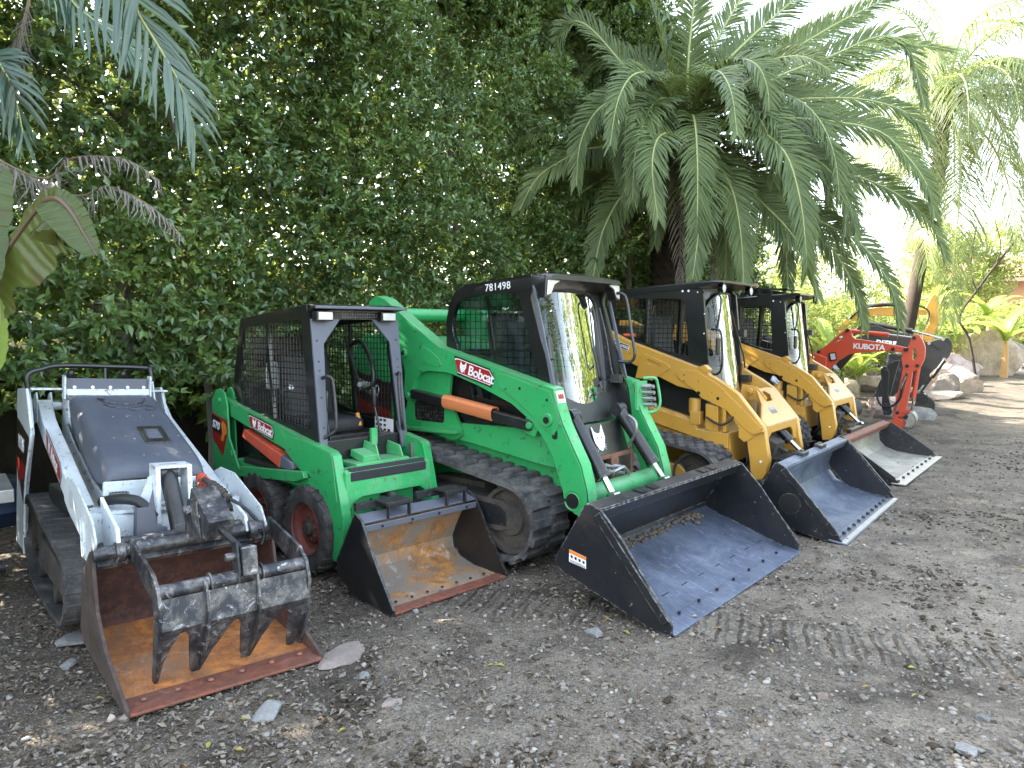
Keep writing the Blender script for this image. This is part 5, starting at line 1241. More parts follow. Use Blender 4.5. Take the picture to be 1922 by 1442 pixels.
# palm frond midribs, metres
MAIN = [
    [(2.42,10.53,4.48),(2.36,10.28,5.21),(2.42,10.24,6.02),(2.51,10.39,6.71)],
    [(2.38,10.53,4.48),(2.06,10.29,5.28),(1.83,10.13,5.91),(1.62,10.07,6.42)],
    [(2.49,10.53,4.51),(2.77,10.38,5.1),(3.24,10.41,5.61),(3.89,10.65,6.2),(4.54,11.0,6.86)],
    [(2.47,10.43,4.52),(2.59,9.96,4.86),(2.78,9.57,5.0),(2.95,9.25,4.84),(3.05,9.13,4.5),(3.06,9.1,4.09)],
    [(2.59,10.64,4.58),(3.6,10.59,5.32),(4.41,10.63,5.83),(5.12,10.76,6.21),(5.75,10.98,6.56)],
    [(2.57,10.53,4.48),(3.49,10.27,5.0),(4.24,10.19,5.28),(4.82,10.1,5.5),(5.09,9.99,5.35),(5.24,9.97,5.04),(5.36,9.93,4.55)],
    [(2.57,10.53,4.44),(3.42,10.45,4.77),(4.33,10.58,5.17),(5.04,10.71,5.54),(5.69,10.82,5.65),(6.28,10.91,5.61)],
    [(2.54,10.42,4.38),(3.39,10.14,4.65),(4.19,10.04,4.69),(4.7,9.94,4.62),(5.1,9.82,4.42),(5.32,9.7,4.02)],
    [(2.47,10.42,4.34),(3.04,9.92,4.38),(3.75,9.62,4.3),(4.46,9.4,4.12),(4.77,9.28,3.82),(5.0,9.15,3.41),(5.1,9.12,3.0)],
    [(2.45,10.32,4.31),(2.64,9.72,4.29),(2.84,9.2,4.09),(3.01,8.88,3.89),(3.15,8.66,3.59),(3.25,8.52,3.07),(3.31,8.49,2.55),(3.36,8.57,2.26)],
    [(2.41,10.31,4.24),(2.5,9.79,3.91),(2.57,9.37,3.64),(2.66,9.14,3.32),(2.71,9.02,2.94),(2.75,8.99,2.54),(2.76,8.96,2.19)],
    [(2.37,10.31,4.24),(2.32,9.8,4.06),(2.29,9.27,3.72),(2.24,8.93,3.14),(2.19,8.9,2.72),(2.13,8.87,2.25)],
    [(2.31,10.22,4.29),(2.0,9.5,4.11),(1.74,8.99,3.93),(1.63,8.77,3.7),(1.6,8.65,3.41),(1.66,8.61,2.91)],
    [(2.3,10.32,4.38),(1.79,9.73,4.49),(1.48,9.32,4.39),(1.38,9.21,4.18),(1.37,9.18,3.81),(1.41,9.14,3.22)],
    [(2.37,10.63,4.5),(1.67,10.48,5.1),(1.11,10.31,5.63),(0.86,10.22,5.74),(0.68,10.11,5.62),(0.59,10.09,5.39),(0.61,10.07,5.11)],
    [(2.38,10.83,4.48),(1.37,10.95,4.68),(0.76,10.97,4.97),(0.3,10.98,5.17),(-0.01,10.98,5.16)],
    [(2.35,10.73,4.42),(1.49,10.2,4.11),(1.0,9.79,3.98),(0.64,9.58,3.79),(0.31,9.46,3.54),(0.09,9.43,3.14)],
    [(2.38,10.83,4.46),(1.14,10.23,4.54),(0.58,9.82,4.33),(0.19,9.6,4.15),(-0.03,9.49,3.92),(-0.13,9.47,3.72)],
    [(2.37,10.62,4.3),(1.74,10.07,3.67),(1.43,9.85,3.4),(1.19,9.72,2.98),(1.09,9.69,2.61),(1.04,9.67,2.27)],
    [(2.39,10.72,4.36),(1.36,10.28,3.77),(0.63,10.04,3.27),(0.25,9.92,2.96),(0.06,9.89,2.56)],
    [(2.47,10.42,4.3),(3.08,9.6,4.05),(3.51,9.07,3.73),(3.71,8.96,3.56),(3.83,8.84,3.32),(3.95,8.82,3.06),(4.01,8.8,2.73)],
    [(2.53,10.52,4.33),(3.39,9.89,3.93),(4.26,9.57,3.61),(4.68,9.45,3.41),(4.96,9.33,3.17),(5.2,9.31,2.9),(5.35,9.29,2.53)],
    [(2.47,10.41,4.25),(3.22,9.76,3.5),(3.83,9.42,3.01),(4.25,9.3,2.75),(4.56,9.28,2.39),(4.72,9.25,2.04),(4.78,9.23,1.68)],
    [(2.46,10.41,4.24),(2.8,9.77,3.63),(3.08,9.34,3.22),(3.34,9.11,2.85),(3.56,9.08,2.48),(3.69,9.05,2.03)],
    [(2.48,10.52,4.28),(2.89,10.09,3.91),(3.25,9.87,3.65),(3.46,9.73,3.15),(3.52,9.7,2.68),(3.55,9.66,2.2)],
    [(2.55,10.94,4.58),(2.9,11.32,5.65),(3.46,11.69,6.64),(3.97,12.04,7.35)],
    [(2.44,10.94,4.58),(2.0,11.31,5.49),(1.75,11.56,6.2),(1.54,11.8,6.85)],
    [(2.69,11.04,4.57),(3.67,11.51,5.56),(4.71,11.96,6.28),(5.72,12.19,6.61)],
    [(2.6,10.83,4.44),(3.77,11.04,4.61),(4.79,11.26,4.82),(5.49,11.24,4.63),(5.81,11.21,4.16)],
    [(2.54,10.72,4.33),(3.26,10.58,3.72),(3.97,10.44,3.26),(4.44,10.3,2.67),(4.73,10.26,2.09),(4.8,10.23,1.65)],
    [(2.41,10.62,4.28),(2.08,10.28,3.74),(1.96,10.14,3.22),(1.91,10.11,2.79)],
    [(2.43,10.73,4.49),(2.07,10.68,5.13),(1.55,10.7,5.43),(1.11,10.69,5.35),(0.81,10.66,4.91)],
    [(2.42,10.52,4.28),(2.66,9.86,3.52),(2.74,9.72,2.95),(2.75,9.67,2.33)],
    [(2.47,10.72,4.33),(1.78,10.6,4.02),(1.24,10.48,3.78),(0.88,10.44,3.26),(0.73,10.41,2.75)],
]
QUEEN = [
    [(9.3,16.39,6.49),(9.57,16.03,7.1),(9.93,15.74,7.21),(10.4,15.53,7.03),(10.86,15.39,6.57)],
    [(9.3,16.39,6.49),(9.73,15.89,6.45),(10.03,15.54,5.77),(10.37,15.36,4.77),(10.56,15.29,3.69)],
    [(9.3,16.39,6.49),(8.79,16.28,7.73),(8.23,16.12,8.26),(7.74,16.03,8.39)],
    [(9.3,16.39,6.44),(9.23,15.72,5.49),(9.11,15.43,4.25),(8.98,15.33,2.95),(8.89,15.26,1.87)],
    [(9.3,16.39,6.44),(8.68,15.88,6.4),(8.35,15.62,5.57),(8.35,15.41,4.03),(8.48,15.33,2.95)],
    [(9.3,16.39,6.49),(9.35,16.07,7.65),(9.78,15.91,8.23),(10.43,15.72,8.36),(11.03,15.5,8.06)],
    [(9.3,16.39,6.49),(9.19,16.5,8.03),(8.67,16.57,8.95),(7.99,16.6,9.4)],
    [(9.3,16.39,6.49),(10.41,16.75,5.91),(11.02,16.88,4.96),(11.41,16.98,3.57)],
    [(9.3,16.39,6.49),(8.76,17.04,7.21),(8.37,17.42,6.86),(8.22,17.55,5.94)],
    [(9.3,16.39,6.49),(10.07,17.12,8.27),(11.16,17.55,8.67),(12.29,17.95,8.59)],
]
LEFTF = [
    [(-1.79,3.43,3.32),(-1.7,3.51,3.08),(-1.61,3.6,2.9),(-1.57,3.69,2.75),(-1.57,3.78,2.61)],
    [(-3.0,4.13,3.25),(-2.8,4.12,3.13),(-2.7,4.11,2.99),(-2.72,4.2,2.88),(-2.69,4.19,2.73)],
    [(-2.86,4.77,3.88),(-2.72,4.86,3.66),(-2.57,4.95,3.57),(-2.42,5.04,3.43)],
]
DRYF = [
    [(-3.22,5.09,2.68),(-2.94,5.04,2.78),(-2.7,5.0,2.79),(-2.49,4.99,2.75),(-2.31,4.98,2.62)],
    [(-3.22,5.38,2.63),(-2.88,5.39,2.67),(-2.53,5.28,2.52),(-2.31,5.26,2.32)],
    [(-3.35,5.38,4.02),(-3.42,5.36,3.72),(-3.55,5.34,3.47),(-3.68,5.32,3.09)],
]
BANL = {'A': [(-2.18, 3.07, 1.78), (-2.07, 3.03, 1.91), (-1.93, 2.99, 2.06), (-1.81, 2.94, 2.15), (-1.74, 2.9, 2.15), (-1.68, 2.88, 2.1), (-1.63, 2.87, 2.02)], 'B': [(-2.11, 2.92, 1.86), (-2.12, 2.99, 2.05), (-2.11, 3.05, 2.21), (-2.08, 3.11, 2.32)]}
rng = np.random.default_rng(7)
def gz(x, y):
    """height of the ground"""
    r_ = max(0., y-13.5)
    h = .030*r_
    h += .020*noise.noise(Vector((x*.45, y*.45, 3.1)))+.010*noise.noise(Vector((x*1.7, y*1.7, 9.)))
    sd_ = .72*x-.69*y; k = min(max((-3.1-sd_)/.9, 0), 1); q = min(max((x+.35)/.8, 0), 1)
    h += .075*k*k*(3-2*k)*q*q*(3-2*q)
    return h
# ------------------------------------------------------------------ vegetation materials
L_HEDGE = leafmat('hedge_leaf', [(.030, .060, .026), (.058, .108, .040), (.088, .155, .050), (.125, .205, .055), (.19, .26, .060)], .26, .30, (.40, .46, .07), .6)
L_PALM = leafmat('palm_leaflet', [(.066, .102, .034), (.100, .145, .048), (.150, .20, .070)], .42, .30, (.42, .50, .10), .38, 1.5)
L_QUEEN = leafmat('feather_palm_leaflet', [(.075, .11, .055), (.12, .165, .07), (.20, .23, .08)], .4, .42, (.50, .55, .14))
L_BLUE = leafmat('near_palm_leaflet', [(.040, .078, .055), (.065, .115, .080), (.095, .15, .10)], .30, .22, (.25, .40, .12), .6)
L_DRY = leafmat('dry_frond', [(.13, .115, .095), (.21, .19, .16), (.30, .27, .23)], .8, .2, (.3, .22, .12))
L_BAN = leafmat('banana_leaf_lit', [(.14, .22, .04), (.22, .32, .05), (.32, .40, .08)], .4, .5, (.60, .66, .12), rnd=True)
L_BANDK = None
def banmat():
    b = NB('banana_leaf_red_green'); v = b.obj(); n = b.noise(v, 4., 5, .6, .5)
    uv = b.n('ShaderNodeUVMap').outputs['UV']; wv = b.n('ShaderNodeTexWave'); wv.bands_direction = 'X'; wv.inputs['Scale'].default_value = 9; wv.inputs['Distortion'].default_value = 1.2; b.l(uv, wv.inputs['Vector'])
    c = b.ramp(n, [(.25, (.025, .045, .010)), (.5, (.055, .085, .016)), (.66, (.055, .04, .018)), (.9, (.12, .035, .028))])
    c = b.mix(b.math('MULTIPLY', wv.outputs['Fac'], .25), c, (.06, .07, .025))
    s = b.bsdf(c, .38, 0, b.bump(wv.outputs['Fac'], .5, .006), spec=.4); t = b.n('ShaderNodeBsdfTranslucent'); b.l(b.mix(.5, c, (.5, .45, .08)), t.inputs['Color'])
    mx = b.n('ShaderNodeMixShader'); mx.inputs[0].default_value = .22; b.l(s.outputs[0], mx.inputs[1]); b.l(t.outputs[0], mx.inputs[2]); return b.done(mx.outputs[0])
L_BANDK = banmat()
L_SHRUB = leafmat('sunny_shrub_leaf', [(.10, .15, .04), (.18, .25, .06), (.30, .34, .09)], .45, .45, (.60, .62, .16))
BARK = paint('palm_bark', (.030, .022, .015), .9, (.065, .05, .036), .6, 6., .3, (.03, .02, .015), bump=1.)
BARKG = paint('grey_bark', (.20, .19, .165), .9, (.10, .09, .07), .6, 5., bump=.8)
TWIG = paint('twig_bark', (.10, .085, .06), .9, (.06, .05, .04), .4, 8.)
RACHIS = plain('frond_midrib', (.30, .33, .12), .5)
DARKRIB = plain('dark_red_midrib', (.09, .055, .03), .5)
RACHISD = plain('dry_midrib', (.20, .15, .09), .8)

def leaves(P, D, N, Ln, Wd, fold=.25, curl=.15):
    """vectorised leaves: base P, direction D, normal N, length, width -> verts, faces"""
    n = len(P); S = np.cross(D, N); S /= np.linalg.norm(S, axis=1, keepdims=True)+1e-9
    N = np.cross(S, D)
    Ln = Ln[:, None]; Wd = Wd[:, None]
    C_ = P+D*Ln*.45-N*Wd*fold*.5
    A = P+D*Ln*.42+S*Wd*.5+N*Wd*fold*.5; B = P+D*Ln*.42-S*Wd*.5+N*Wd*fold*.5
    T = P+D*Ln-N*Ln*curl
    V = np.stack([P, A, T, B, C_], 1).reshape(-1, 3)
    o = np.arange(n)[:, None]*5
    F = np.concatenate([o+np.array([[0, 1, 2, 4]]), o+np.array([[0, 4, 2, 3]])], 0)
    return V, F
def unit(v): return v/(np.linalg.norm(v, axis=1, keepdims=True)+1e-9)
def rnd_dirs(n): return unit(rng.normal(size=(n, 3)))
def fbm(p, sc, seed=0.):
    return np.array([noise.noise(Vector((a[0]*sc+seed, a[1]*sc, a[2]*sc)))+.5*noise.noise(Vector((a[0]*sc*2.3+seed, a[1]*sc*2.3, a[2]*sc*2.3+5))) for a in p])

def sprays(centres, out, k, L0, spread=.11, up=.35):
    """leafy twigs: k leaves round each centre, mostly facing `out`"""
    n = len(centres); tw = unit(out*.9+rnd_dirs(n)*.75+np.array([0, 0, up])); tl = rng.uniform(.10, .24, n)*(L0/.065)
    t = rng.uniform(0, 1, (n, k)); base = centres[:, None]+tw[:, None]*(t*tl[:, None])[..., None]
    d = unit((tw[:, None]*.55+rng.normal(size=(n, k, 3))*.62).reshape(-1, 3)); base = base.reshape(-1, 3)
    o = np.repeat(out, k, 0)
    d = unit(d+o*.25+np.array([0, 0, -.12]))
    nm = unit(o*.8+np.array([0, 0, .9])+rng.normal(size=d.shape)*.45)
    m = n*k
    return base, d, nm, rng.uniform(.7, 1.25, m)*L0, rng.uniform(.40, .55, m)*L0

# ------------------------------------------------------------------ hedge
HB = np.array([-3.0-.68*0, 6.75-.3, 0.]); HD = np.array([.69, .724, 0.]); HN = np.array([.724, -.69, 0.])   # base point, direction along, normal to the lot
def build_hedge():
    root = thing('hedge', 'tall dense dark green ficus hedge rising behind the machines', 'hedge', tuple(HB))
    inv = Matrix.Translation(-Vector(HB))
    def top(s): return 8.0 if s < 6.6 else max(3.4, 8.0-(s-6.6)*1.05)
    allV, allF, allM = [], [], []; off = 0
    def layer(dens, depth, jit, k, L0, s0, s1, z0, z1, gap, seed, ahead=.62):
        nonlocal off
        n = int((s1-s0)*(z1-z0)*dens)
        s = rng.uniform(s0, s1, n); z = z0+(z1-z0)*rng.uniform(0, 1, n)
        keep = np.array([zz < top(ss) for ss, zz in zip(s, z)]); s, z = s[keep], z[keep]
        p = HB+HD*s[:, None]; p[:, 2] = z
        g = fbm(p, .75, seed); g2 = fbm(p, 2.3, seed+9)
        keep = (g+.55*g2+rng.normal(size=len(s))*.10) > gap
        s, z, p, g, g2 = s[keep], z[keep], p[keep], g[keep], g2[keep]
        bul = ahead*np.clip(g, -.6, .9)+.30*g2+.16*np.sin(s*2.1+z*.9)-.25*np.clip(.9-z, 0, 1)
        p = p+HN*(bul-depth+rng.uniform(-jit, jit, len(s)))[:, None]
        o = unit(HN*1.+rnd_dirs(len(s))*.35)
        b_, d, nm, ln, wd = sprays(p, o, k, L0)
        V, F = leaves(b_, d, nm, ln, wd); allV.append(V); allF.append(F+off); off += len(V)
    # seen part, fine; near end has larger leaves
    layer(200, 0., .16, 15, .070, 1.6, 11.5, .02, 6.9, -.80, 1.)
    layer(120, .35, .20, 14, .076, 1.6, 11.5, .02, 6.9, -.62, 4.)
    layer(70, .95, .25, 13, .15, 7.2, 12.0, .05, 7.2, -.66, 14.); layer(54, .95, .25, 13, .15, 1.6, 7.2, .05, 7.2, -.52, 14.)
    layer(130, 0., .16, 14, .088, .75, 1.8, .30, 5.6, -.62, 1.)
    layer(80, .40, .20, 13, .092, .75, 1.8, .30, 5.6, -.50, 4.)
    layer(130, 0., .16, 14, .090, -1.8, .8, 1.12, 5.6, -.62, 1.)
    layer(80, .40, .20, 13, .094, -1.8, .8, 1.0, 5.6, -.50, 4.)
    layer(60, 1.0, .25, 13, .15, -1.8, 1.8, 1.25, 5.8, -.66, 14.)
    layer(38, 1.75, .22, 13, .17, -1.8, 10.5, .7, 7.9, -1.3, 21., ahead=.15)      # far face, standing in the sun
    # beyond the picture: upper part and the left run, coarser, packed dense to block the sun
    layer(30, .2, .4, 13, .21, -11., -1.6, .1, 7.6, -.95, 2.)
    layer(30, .3, .4, 13, .20, -1.6, 9., 5.6, 7.6, -.95, 2.)
    layer(55, 1.1, .3, 13, .21, -12., -1.6, .6, 8.0, -1.3, 8.); layer(55, 1.1, .3, 13, .21, -1.6, 9., 5.7, 8.0, -1.3, 8.)
    V = np.concatenate(allV)-HB; F = np.concatenate(allF)
    raw('foliage', V, F, L_HEDGE, root, smooth=False)
    # trunks and branches
    def hp(s, d, z): v = HD*s-HN*d; return (v[0], v[1], z)
    for (s, d, r0, lean) in ((-.25, .28, .085, .10), (.55, .40, .05, -.2), (2.2, .5, .07, .1), (3.9, .45, .08, -.1), (5.6, .5, .07, .15), (7.4, .5, .08, 0.), (9.1, .5, .07, .1), (-3., .5, .09, 0.), (-5.5, .5, .08, .1)):
        b = MB(); pts = smooth_path([hp(s, d, -.05), hp(s+.03, d, .8), hp(s+lean*.4, d+.05, 1.9), hp(s+lean, d, 3.1), hp(s+lean*1.7, d+.1, 4.6), hp(s+lean*1.2, d+.05, 6.2)], 4)
        m = len(pts); b.tube(pts, [r0*(1-.7*i/m) for i in range(m)], 10)
        t = b.build('trunk', BARKG, root, ang=80)
        b = MB(); rr_ = random.Random(int(s*10)+50)
        for k in range(9):
            z = rr_.uniform(.9, 5.4); q = Vector(hp(s+lean*z/3.2, d, z)); a = Vector(HD)*rr_.uniform(-.9, .9)+Vector(HN)*rr_.uniform(-.1, .16)+Vector((0, 0, rr_.uniform(.2, .9)))
            pp = [q, q+a*.4+Vector((0, 0, .05)), q+a*.9, q+a*1.25-Vector((0, 0, .06))]
            b.tube(smooth_path(pp, 3), [.022*(1-.08*i) for i in range(10)], 6)
        b.build('branch', TWIG, t, ang=80)
    return root

# ------------------------------------------------------------------ palms
def frond_geo(b_rachis, path, n, Llen, wid, droop=.25, vee=.35, petiole=.10, ang0=62, ang1=24, r0=.022, sparse=1., seed=0, ruffle=.08, wprof=None, twist=0.):
    """midrib tube + folded leaflets; returns verts/faces arrays for the leaflets"""
    rr_ = np.random.default_rng(seed+11)
    P = smooth_path(path, 10); cum = [0.]
    for i in range(1, len(P)): cum.append(cum[-1]+(P[i]-P[i-1]).length)
    tot = cum[-1]
    def at(t):
        s = t*tot; i = 1
        while i < len(cum)-1 and cum[i] < s: i += 1
        f = (s-cum[i-1])/max(1e-6, cum[i]-cum[i-1]); return P[i-1].lerp(P[i], min(1, f))
    m = 26; C_ = [at(i/(m-1)) for i in range(m)]; T_ = [(C_[min(i+1, m-1)]-C_[max(i-1, 0)]).normalized() for i in range(m)]
    k0 = min(range(m), key=lambda i: abs(T_[i].z)); up = Vector((0, 0, 1))
    lat = [None]*m; L0 = T_[k0].cross(up)
    if L0.length < .05: L0 = T_[k0].orthogonal()
    lat[k0] = L0.normalized()
    for rng_ in (range(k0+1, m), range(k0-1, -1, -1)):
        pv = lat[k0]
        for i in rng_:
            v = pv-T_[i]*pv.dot(T_[i]); v.normalize(); h = T_[i].cross(up)
            if h.length > .25:
                h.normalize(); h = h if h.dot(v) > 0 else -h; v = (v*.5+h*.5).normalized()
            lat[i] = v; pv = v
    if twist:
        kk = int(m*.6); sg = 1
        n1 = (Matrix.Rotation(twist, 3, T_[kk]) @ lat[kk]).cross(T_[kk]); n2 = (Matrix.Rotation(-twist, 3, T_[kk]) @ lat[kk]).cross(T_[kk])
        if (n1 if n1.z > 0 else -n1).y > (n2 if n2.z > 0 else -n2).y: sg = -1
        for i in range(m): lat[i] = Matrix.Rotation(sg*twist*min(1, i/(m*.35)), 3, T_[i]) @ lat[i]
    b_rachis.tube(C_, [r0*(1-.82*i/(m-1)) for i in range(m)], 6)
    ts = np.repeat(np.linspace(petiole, .985, n), 2)+rr_.uniform(-.3, .3, 2*n)/n
    V = []; F = []; o = 0
    for j, t in enumerate(ts):
        if sparse < 1 and rr_.random() > sparse: continue
        s = 1 if j % 2 else -1; i = min(m-1, max(0, int(t*(m-1)))); T = T_[i]; Lt = lat[i]*s; N = lat[i].cross(T)
        p = at(min(1, max(0, t)))
        u = (t-petiole)/(1-petiole); prof = (min(1, .35+u*3.2))*(1-max(0, u-.45)*1.15) if wprof is None else wprof(u)
        a = R(ang0+(ang1-ang0)*u+rr_.normal()*4); ve = vee*(1+rr_.normal()*.35)
        d = T*math.cos(a)+(Lt*math.cos(ve)+N*math.sin(ve))*math.sin(a); d.normalize()
        ln = Llen*prof*rr_.uniform(.9, 1.08); w = wid*(.75+.25*prof)
        wn = T-d*T.dot(d); wn.normalize(); fold = d.cross(wn)
        dn = Vector((0, 0, -1)); dr = droop*rr_.uniform(.7, 1.3)
        pts = [p, p+d*ln*.45+dn*ln*dr*.12, p+d*ln*.8+dn*ln*dr*.5+N*rr_.normal()*ruffle*ln*.3, p+d*ln+dn*ln*dr*.95+wn*rr_.normal()*ruffle*ln*.4]
        ws = [w*.55, w, w*.7, w*.06]
        for q, ww in zip(pts, ws):
            V += [q-wn*ww*.5+fold*ww*.28, q, q+wn*ww*.5+fold*ww*.28]
        for k in range(3):
            a_ = o+k*3; F += [(a_, a_+1, a_+4, a_+3), (a_+1, a_+2, a_+5, a_+4)]
        o += 12
    return np.array([tuple(v) for v in V]), np.array(F)

def make_frond(path, parent, org, mat, n=62, Llen=.42, wid=.026, name='frond', rmat=None, **kw):
    O = Vector(org); pth = [Vector(p)-O for p in path]
    b = MB(); V, F = frond_geo(b, pth, n, Llen, wid, **kw)
    o0 = len(b.v); tv = np.array([tuple(v) for v in b.v]); tf = [f for f in b.f if len(f) == 4]
    VV = np.concatenate([tv, V]); FF = np.concatenate([np.array(tf), F+o0])
    mi = np.concatenate([np.ones(len(tf), int), np.zeros(len(F), int)])
    return raw(name, VV, FF, [mat, rmat or RACHIS], parent, mi, smooth=False)

def palm_trunk(parent, org, pts, r, mat, bosses=True, name='trunk', dens=1., top=1.15, seed=3):
    O = Vector(org); P = smooth_path([Vector(p)-O for p in pts], 8); m = len(P)
    b = MB(); b.tube(P, [r*(1.12-.12*min(1, i/(m*.3)))*(1+(top-1)*(i/m)**3) for i in range(m)], 22)
    rr_ = random.Random(seed)
    if bosses:
        tot = sum((P[i+1]-P[i]).length for i in range(m-1)); rows = int(tot/.085*dens); na = 11
        for k in range(rows):
            t = k/rows; q = P[min(m-1, int(t*(m-1)))].lerp(P[min(m-1, int(t*(m-1))+1)], (t*(m-1)) % 1)
            rk = r*(1+(top-1)*t**3)
            for j in range(na):
                a = 2*math.pi*(j+.5*(k % 2))/na+rr_.uniform(-.05, .05); c, s = math.cos(a), math.sin(a)
                w, h, d = rk*.30, .062, rr_.uniform(.035, .075)*(1+.9*max(0, t-.6))
                bc = q+Vector((c, s, 0))*(rk*.96); tx = Vector((-s, c, 0)); ou = Vector((c, s, .35)).normalized()
                tip = bc+ou*d+Vector((0, 0, .02))
                Vs = [bc-tx*w, bc-Vector((0, 0, h)), bc+tx*w, bc+Vector((0, 0, h*.9)), tip-tx*w*.55, tip-Vector((0, 0, h*.5)), tip+tx*w*.55, tip+Vector((0, 0, h*.35))]
                b.add(Vs, [(0,1,5,4),(1,2,6,5),(2,3,7,6),(3,0,4,7),(4,5,6,7)])
    return b.build(name, mat, parent, ang=25)

def build_palms():
    org = (2.34, 10.98, 0)
    root = thing('date_palm', 'large date palm with a wide crown of arching fronds behind the yellow loaders', 'palm tree', org)
    palm_trunk(root, org, [(2.36, 11.0, -.1), (2.35, 10.99, 1.2), (2.33, 10.98, 2.43), (2.29, 10.94, 3.19), (2.33, 10.88, 3.7), (2.44, 10.75, 4.25), (2.48, 10.7, 4.5)], .27, BARK, top=1.35)
    for i, f in enumerate(MAIN):
        tot = sum((Vector(f[k+1])-Vector(f[k])).length for k in range(len(f)-1))
        a_ = Vector(f[-1])-Vector(f[0]); tw = R(68)*abs(a_.x)/math.hypot(a_.x, a_.y, .3)
        make_frond(f, root, org, L_PALM, twist=tw, n=int(50+tot*32), Llen=.43 if tot > 2 else .34, wid=.026, seed=i, droop=.24, vee=.26, petiole=.10, r0=.026)
    rr_ = random.Random(4); cx, cy, cz = 2.46, 10.75, 4.35
    for i in range(17):       # the far side and the young upright ones
        az = R(rr_.uniform(-25, 130)) if i < 12 else R(rr_.uniform(0, 360)); el = R(rr_.uniform(8, 78)); Ln = rr_.uniform(2.6, 3.4)
        h = Vector((math.cos(az), math.sin(az), 0)); p = Vector((cx, cy, cz)); pts = [p]; e = el
        for k in range(6):
            p = p+(h*math.cos(e)+Vector((0, 0, math.sin(e))))*Ln/6; e -= R(rr_.uniform(12, 22)); pts.append(p.copy())
        make_frond(pts, root, org, L_PALM, n=120, Llen=.42, wid=.026, seed=100+i, twist=R(50), petiole=.10, r0=.026)
    for i in range(13):       # further fronds hanging towards the lot
        az = R(-140+i*12.5+rr_.uniform(-5, 5)); e = R(rr_.uniform(12, 42)); Ln = rr_.uniform(2.7, 3.5); h = Vector((math.cos(az), math.sin(az), 0)); p = Vector((cx, cy, cz-.05)); pts = [p]
        for k in range(6): p = p+(h*math.cos(e)+Vector((0, 0, math.sin(e))))*Ln/6; e -= R(rr_.uniform(17, 27)); pts.append(p.copy())
        make_frond(pts, root, org, L_PALM, n=120, Llen=.42, wid=.026, seed=150+i, twist=R(45)*abs(h.x), petiole=.10, r0=.026)
    b = MB()
    for i in range(70):       # old frond stubs and fibre round the crown
        az = R(rr_.uniform(0, 360)); e = R(rr_.uniform(-10, 75)); h = Vector((math.cos(az), math.sin(az), 0)); q = Vector((cx, cy, cz-rr_.uniform(.05, .75)))-Vector(org)+h*.2; d = (h*math.cos(e)+Vector((0, 0, math.sin(e))))*rr_.uniform(.25, .6)
        b.tube([q, q+d*.5, q+d+Vector((0, 0, .05))], [.045, .032, .014], 6)
    b.build('frond_stubs', paint('palm_stub', (.17, .12, .06), .8, (.08, .06, .04), .6, 9., bump=.8), root, ang=60)
    for i in range(9):        # dead skirt hanging under the crown
        az = R(rr_.uniform(150, 330)); h = Vector((math.cos(az), math.sin(az), 0)); p = Vector((cx, cy, cz-.25))
        pts = [p, p+h*.5+Vector((0, 0, -.05)), p+h*.8+Vector((0, 0, -.5)), p+h*.85+Vector((0, 0, -1.1)), p+h*.8+Vector((0, 0, -1.8))]
        make_frond(pts, root, org, L_DRY, n=40, Llen=.30, wid=.018, seed=200+i, droop=.6, rmat=RACHISD, r0=.02)
    # queen palm on the right
    org = (8.55, 16.05, 0)
    root = thing('feather_palm', 'slim leaning palm with drooping feathery fronds and a hanging fruit cluster, right side', 'palm tree', org)
    palm_trunk(root, org, [(8.3, 16.0, -.1), (8.42, 16.05, 1.2), (8.58, 16.07, 2.2), (8.87, 16.19, 3.7)], .14, BARK, bosses=False, top=1.)
    palm_trunk(root, org, [(8.85, 16.19, 3.68), (9.13, 16.28, 4.96), (9.25, 16.37, 6.1), (9.3, 16.39, 6.5)], .11, BARKG, bosses=True, name='upper_trunk', top=1.3)
    for i, f in enumerate(QUEEN):
        make_frond(f, root, org, L_QUEEN, n=96, Llen=.72, wid=.024, seed=300+i, droop=.95, vee=.1, ang0=70, ang1=35, petiole=.12, r0=.03, ruffle=.25)
    for i in range(20):
        az = R(i*18+rr_.uniform(-8, 8)); el = R(rr_.uniform(0, 75)); Ln = rr_.uniform(2.9, 3.9); h = Vector((math.cos(az), math.sin(az), 0)); p = Vector((9.3, 16.39, 6.5)); pts = [p]; e = el
        for k in range(6): p = p+(h*math.cos(e)+Vector((0, 0, math.sin(e))))*Ln/6; e -= R(rr_.uniform(16, 27)); pts.append(p.copy())
        make_frond(pts, root, org, L_QUEEN, n=84, Llen=.72, wid=.024, seed=330+i, droop=.9, vee=.1, ang0=70, ang1=35, r0=.03, ruffle=.25)
    O = Vector(org); b = MB(); rr2 = random.Random(8); top = Vector((9.62, 16.1, 6.25))-O
    b.tube(smooth_path([Vector((9.3, 16.35, 6.45))-O, Vector((9.5, 16.2, 6.6))-O, top, top+Vector((.06, -.1, -.5))], 5), .02, 6)
    fc = b.build('fruit_stalk', RACHISD, root, ang=60); b = MB()
    for k in range(260):
        t = rr2.random(); a = rr2.uniform(0, 6.28); r_ = .24*math.sin(math.pi*(.12+.86*t))*rr2.uniform(.5, 1)
        q = top+Vector((.06*t+r_*math.cos(a), -.1*t+r_*math.sin(a), -.08-1.0*t)); b.lathe([(.001, -.02), (.018, 0), (.001, .02)], q, 'z', 5)
    b.build1('fruit_cluster', plain('palm_fruit', (.34, .36, .16), .5), root, ang=60)['kind'] = 'stuff'
    b = MB()
    for dx in (-.05, .05): b.lathe([(.01, 0), (.045, .12), (.05, .25), (.02, .45), (.001, .5)], Vector((9.56+dx, 16.2, 6.28))-O, 'z', 10)
    b.build('flower_sheath', plain('red_brown_sheath', (.28, .09, .04), .6), root, ang=60)
    # near fronds, upper left, from a palm whose trunk stands outside the picture
    org = (-3.9, 3.3, 0)
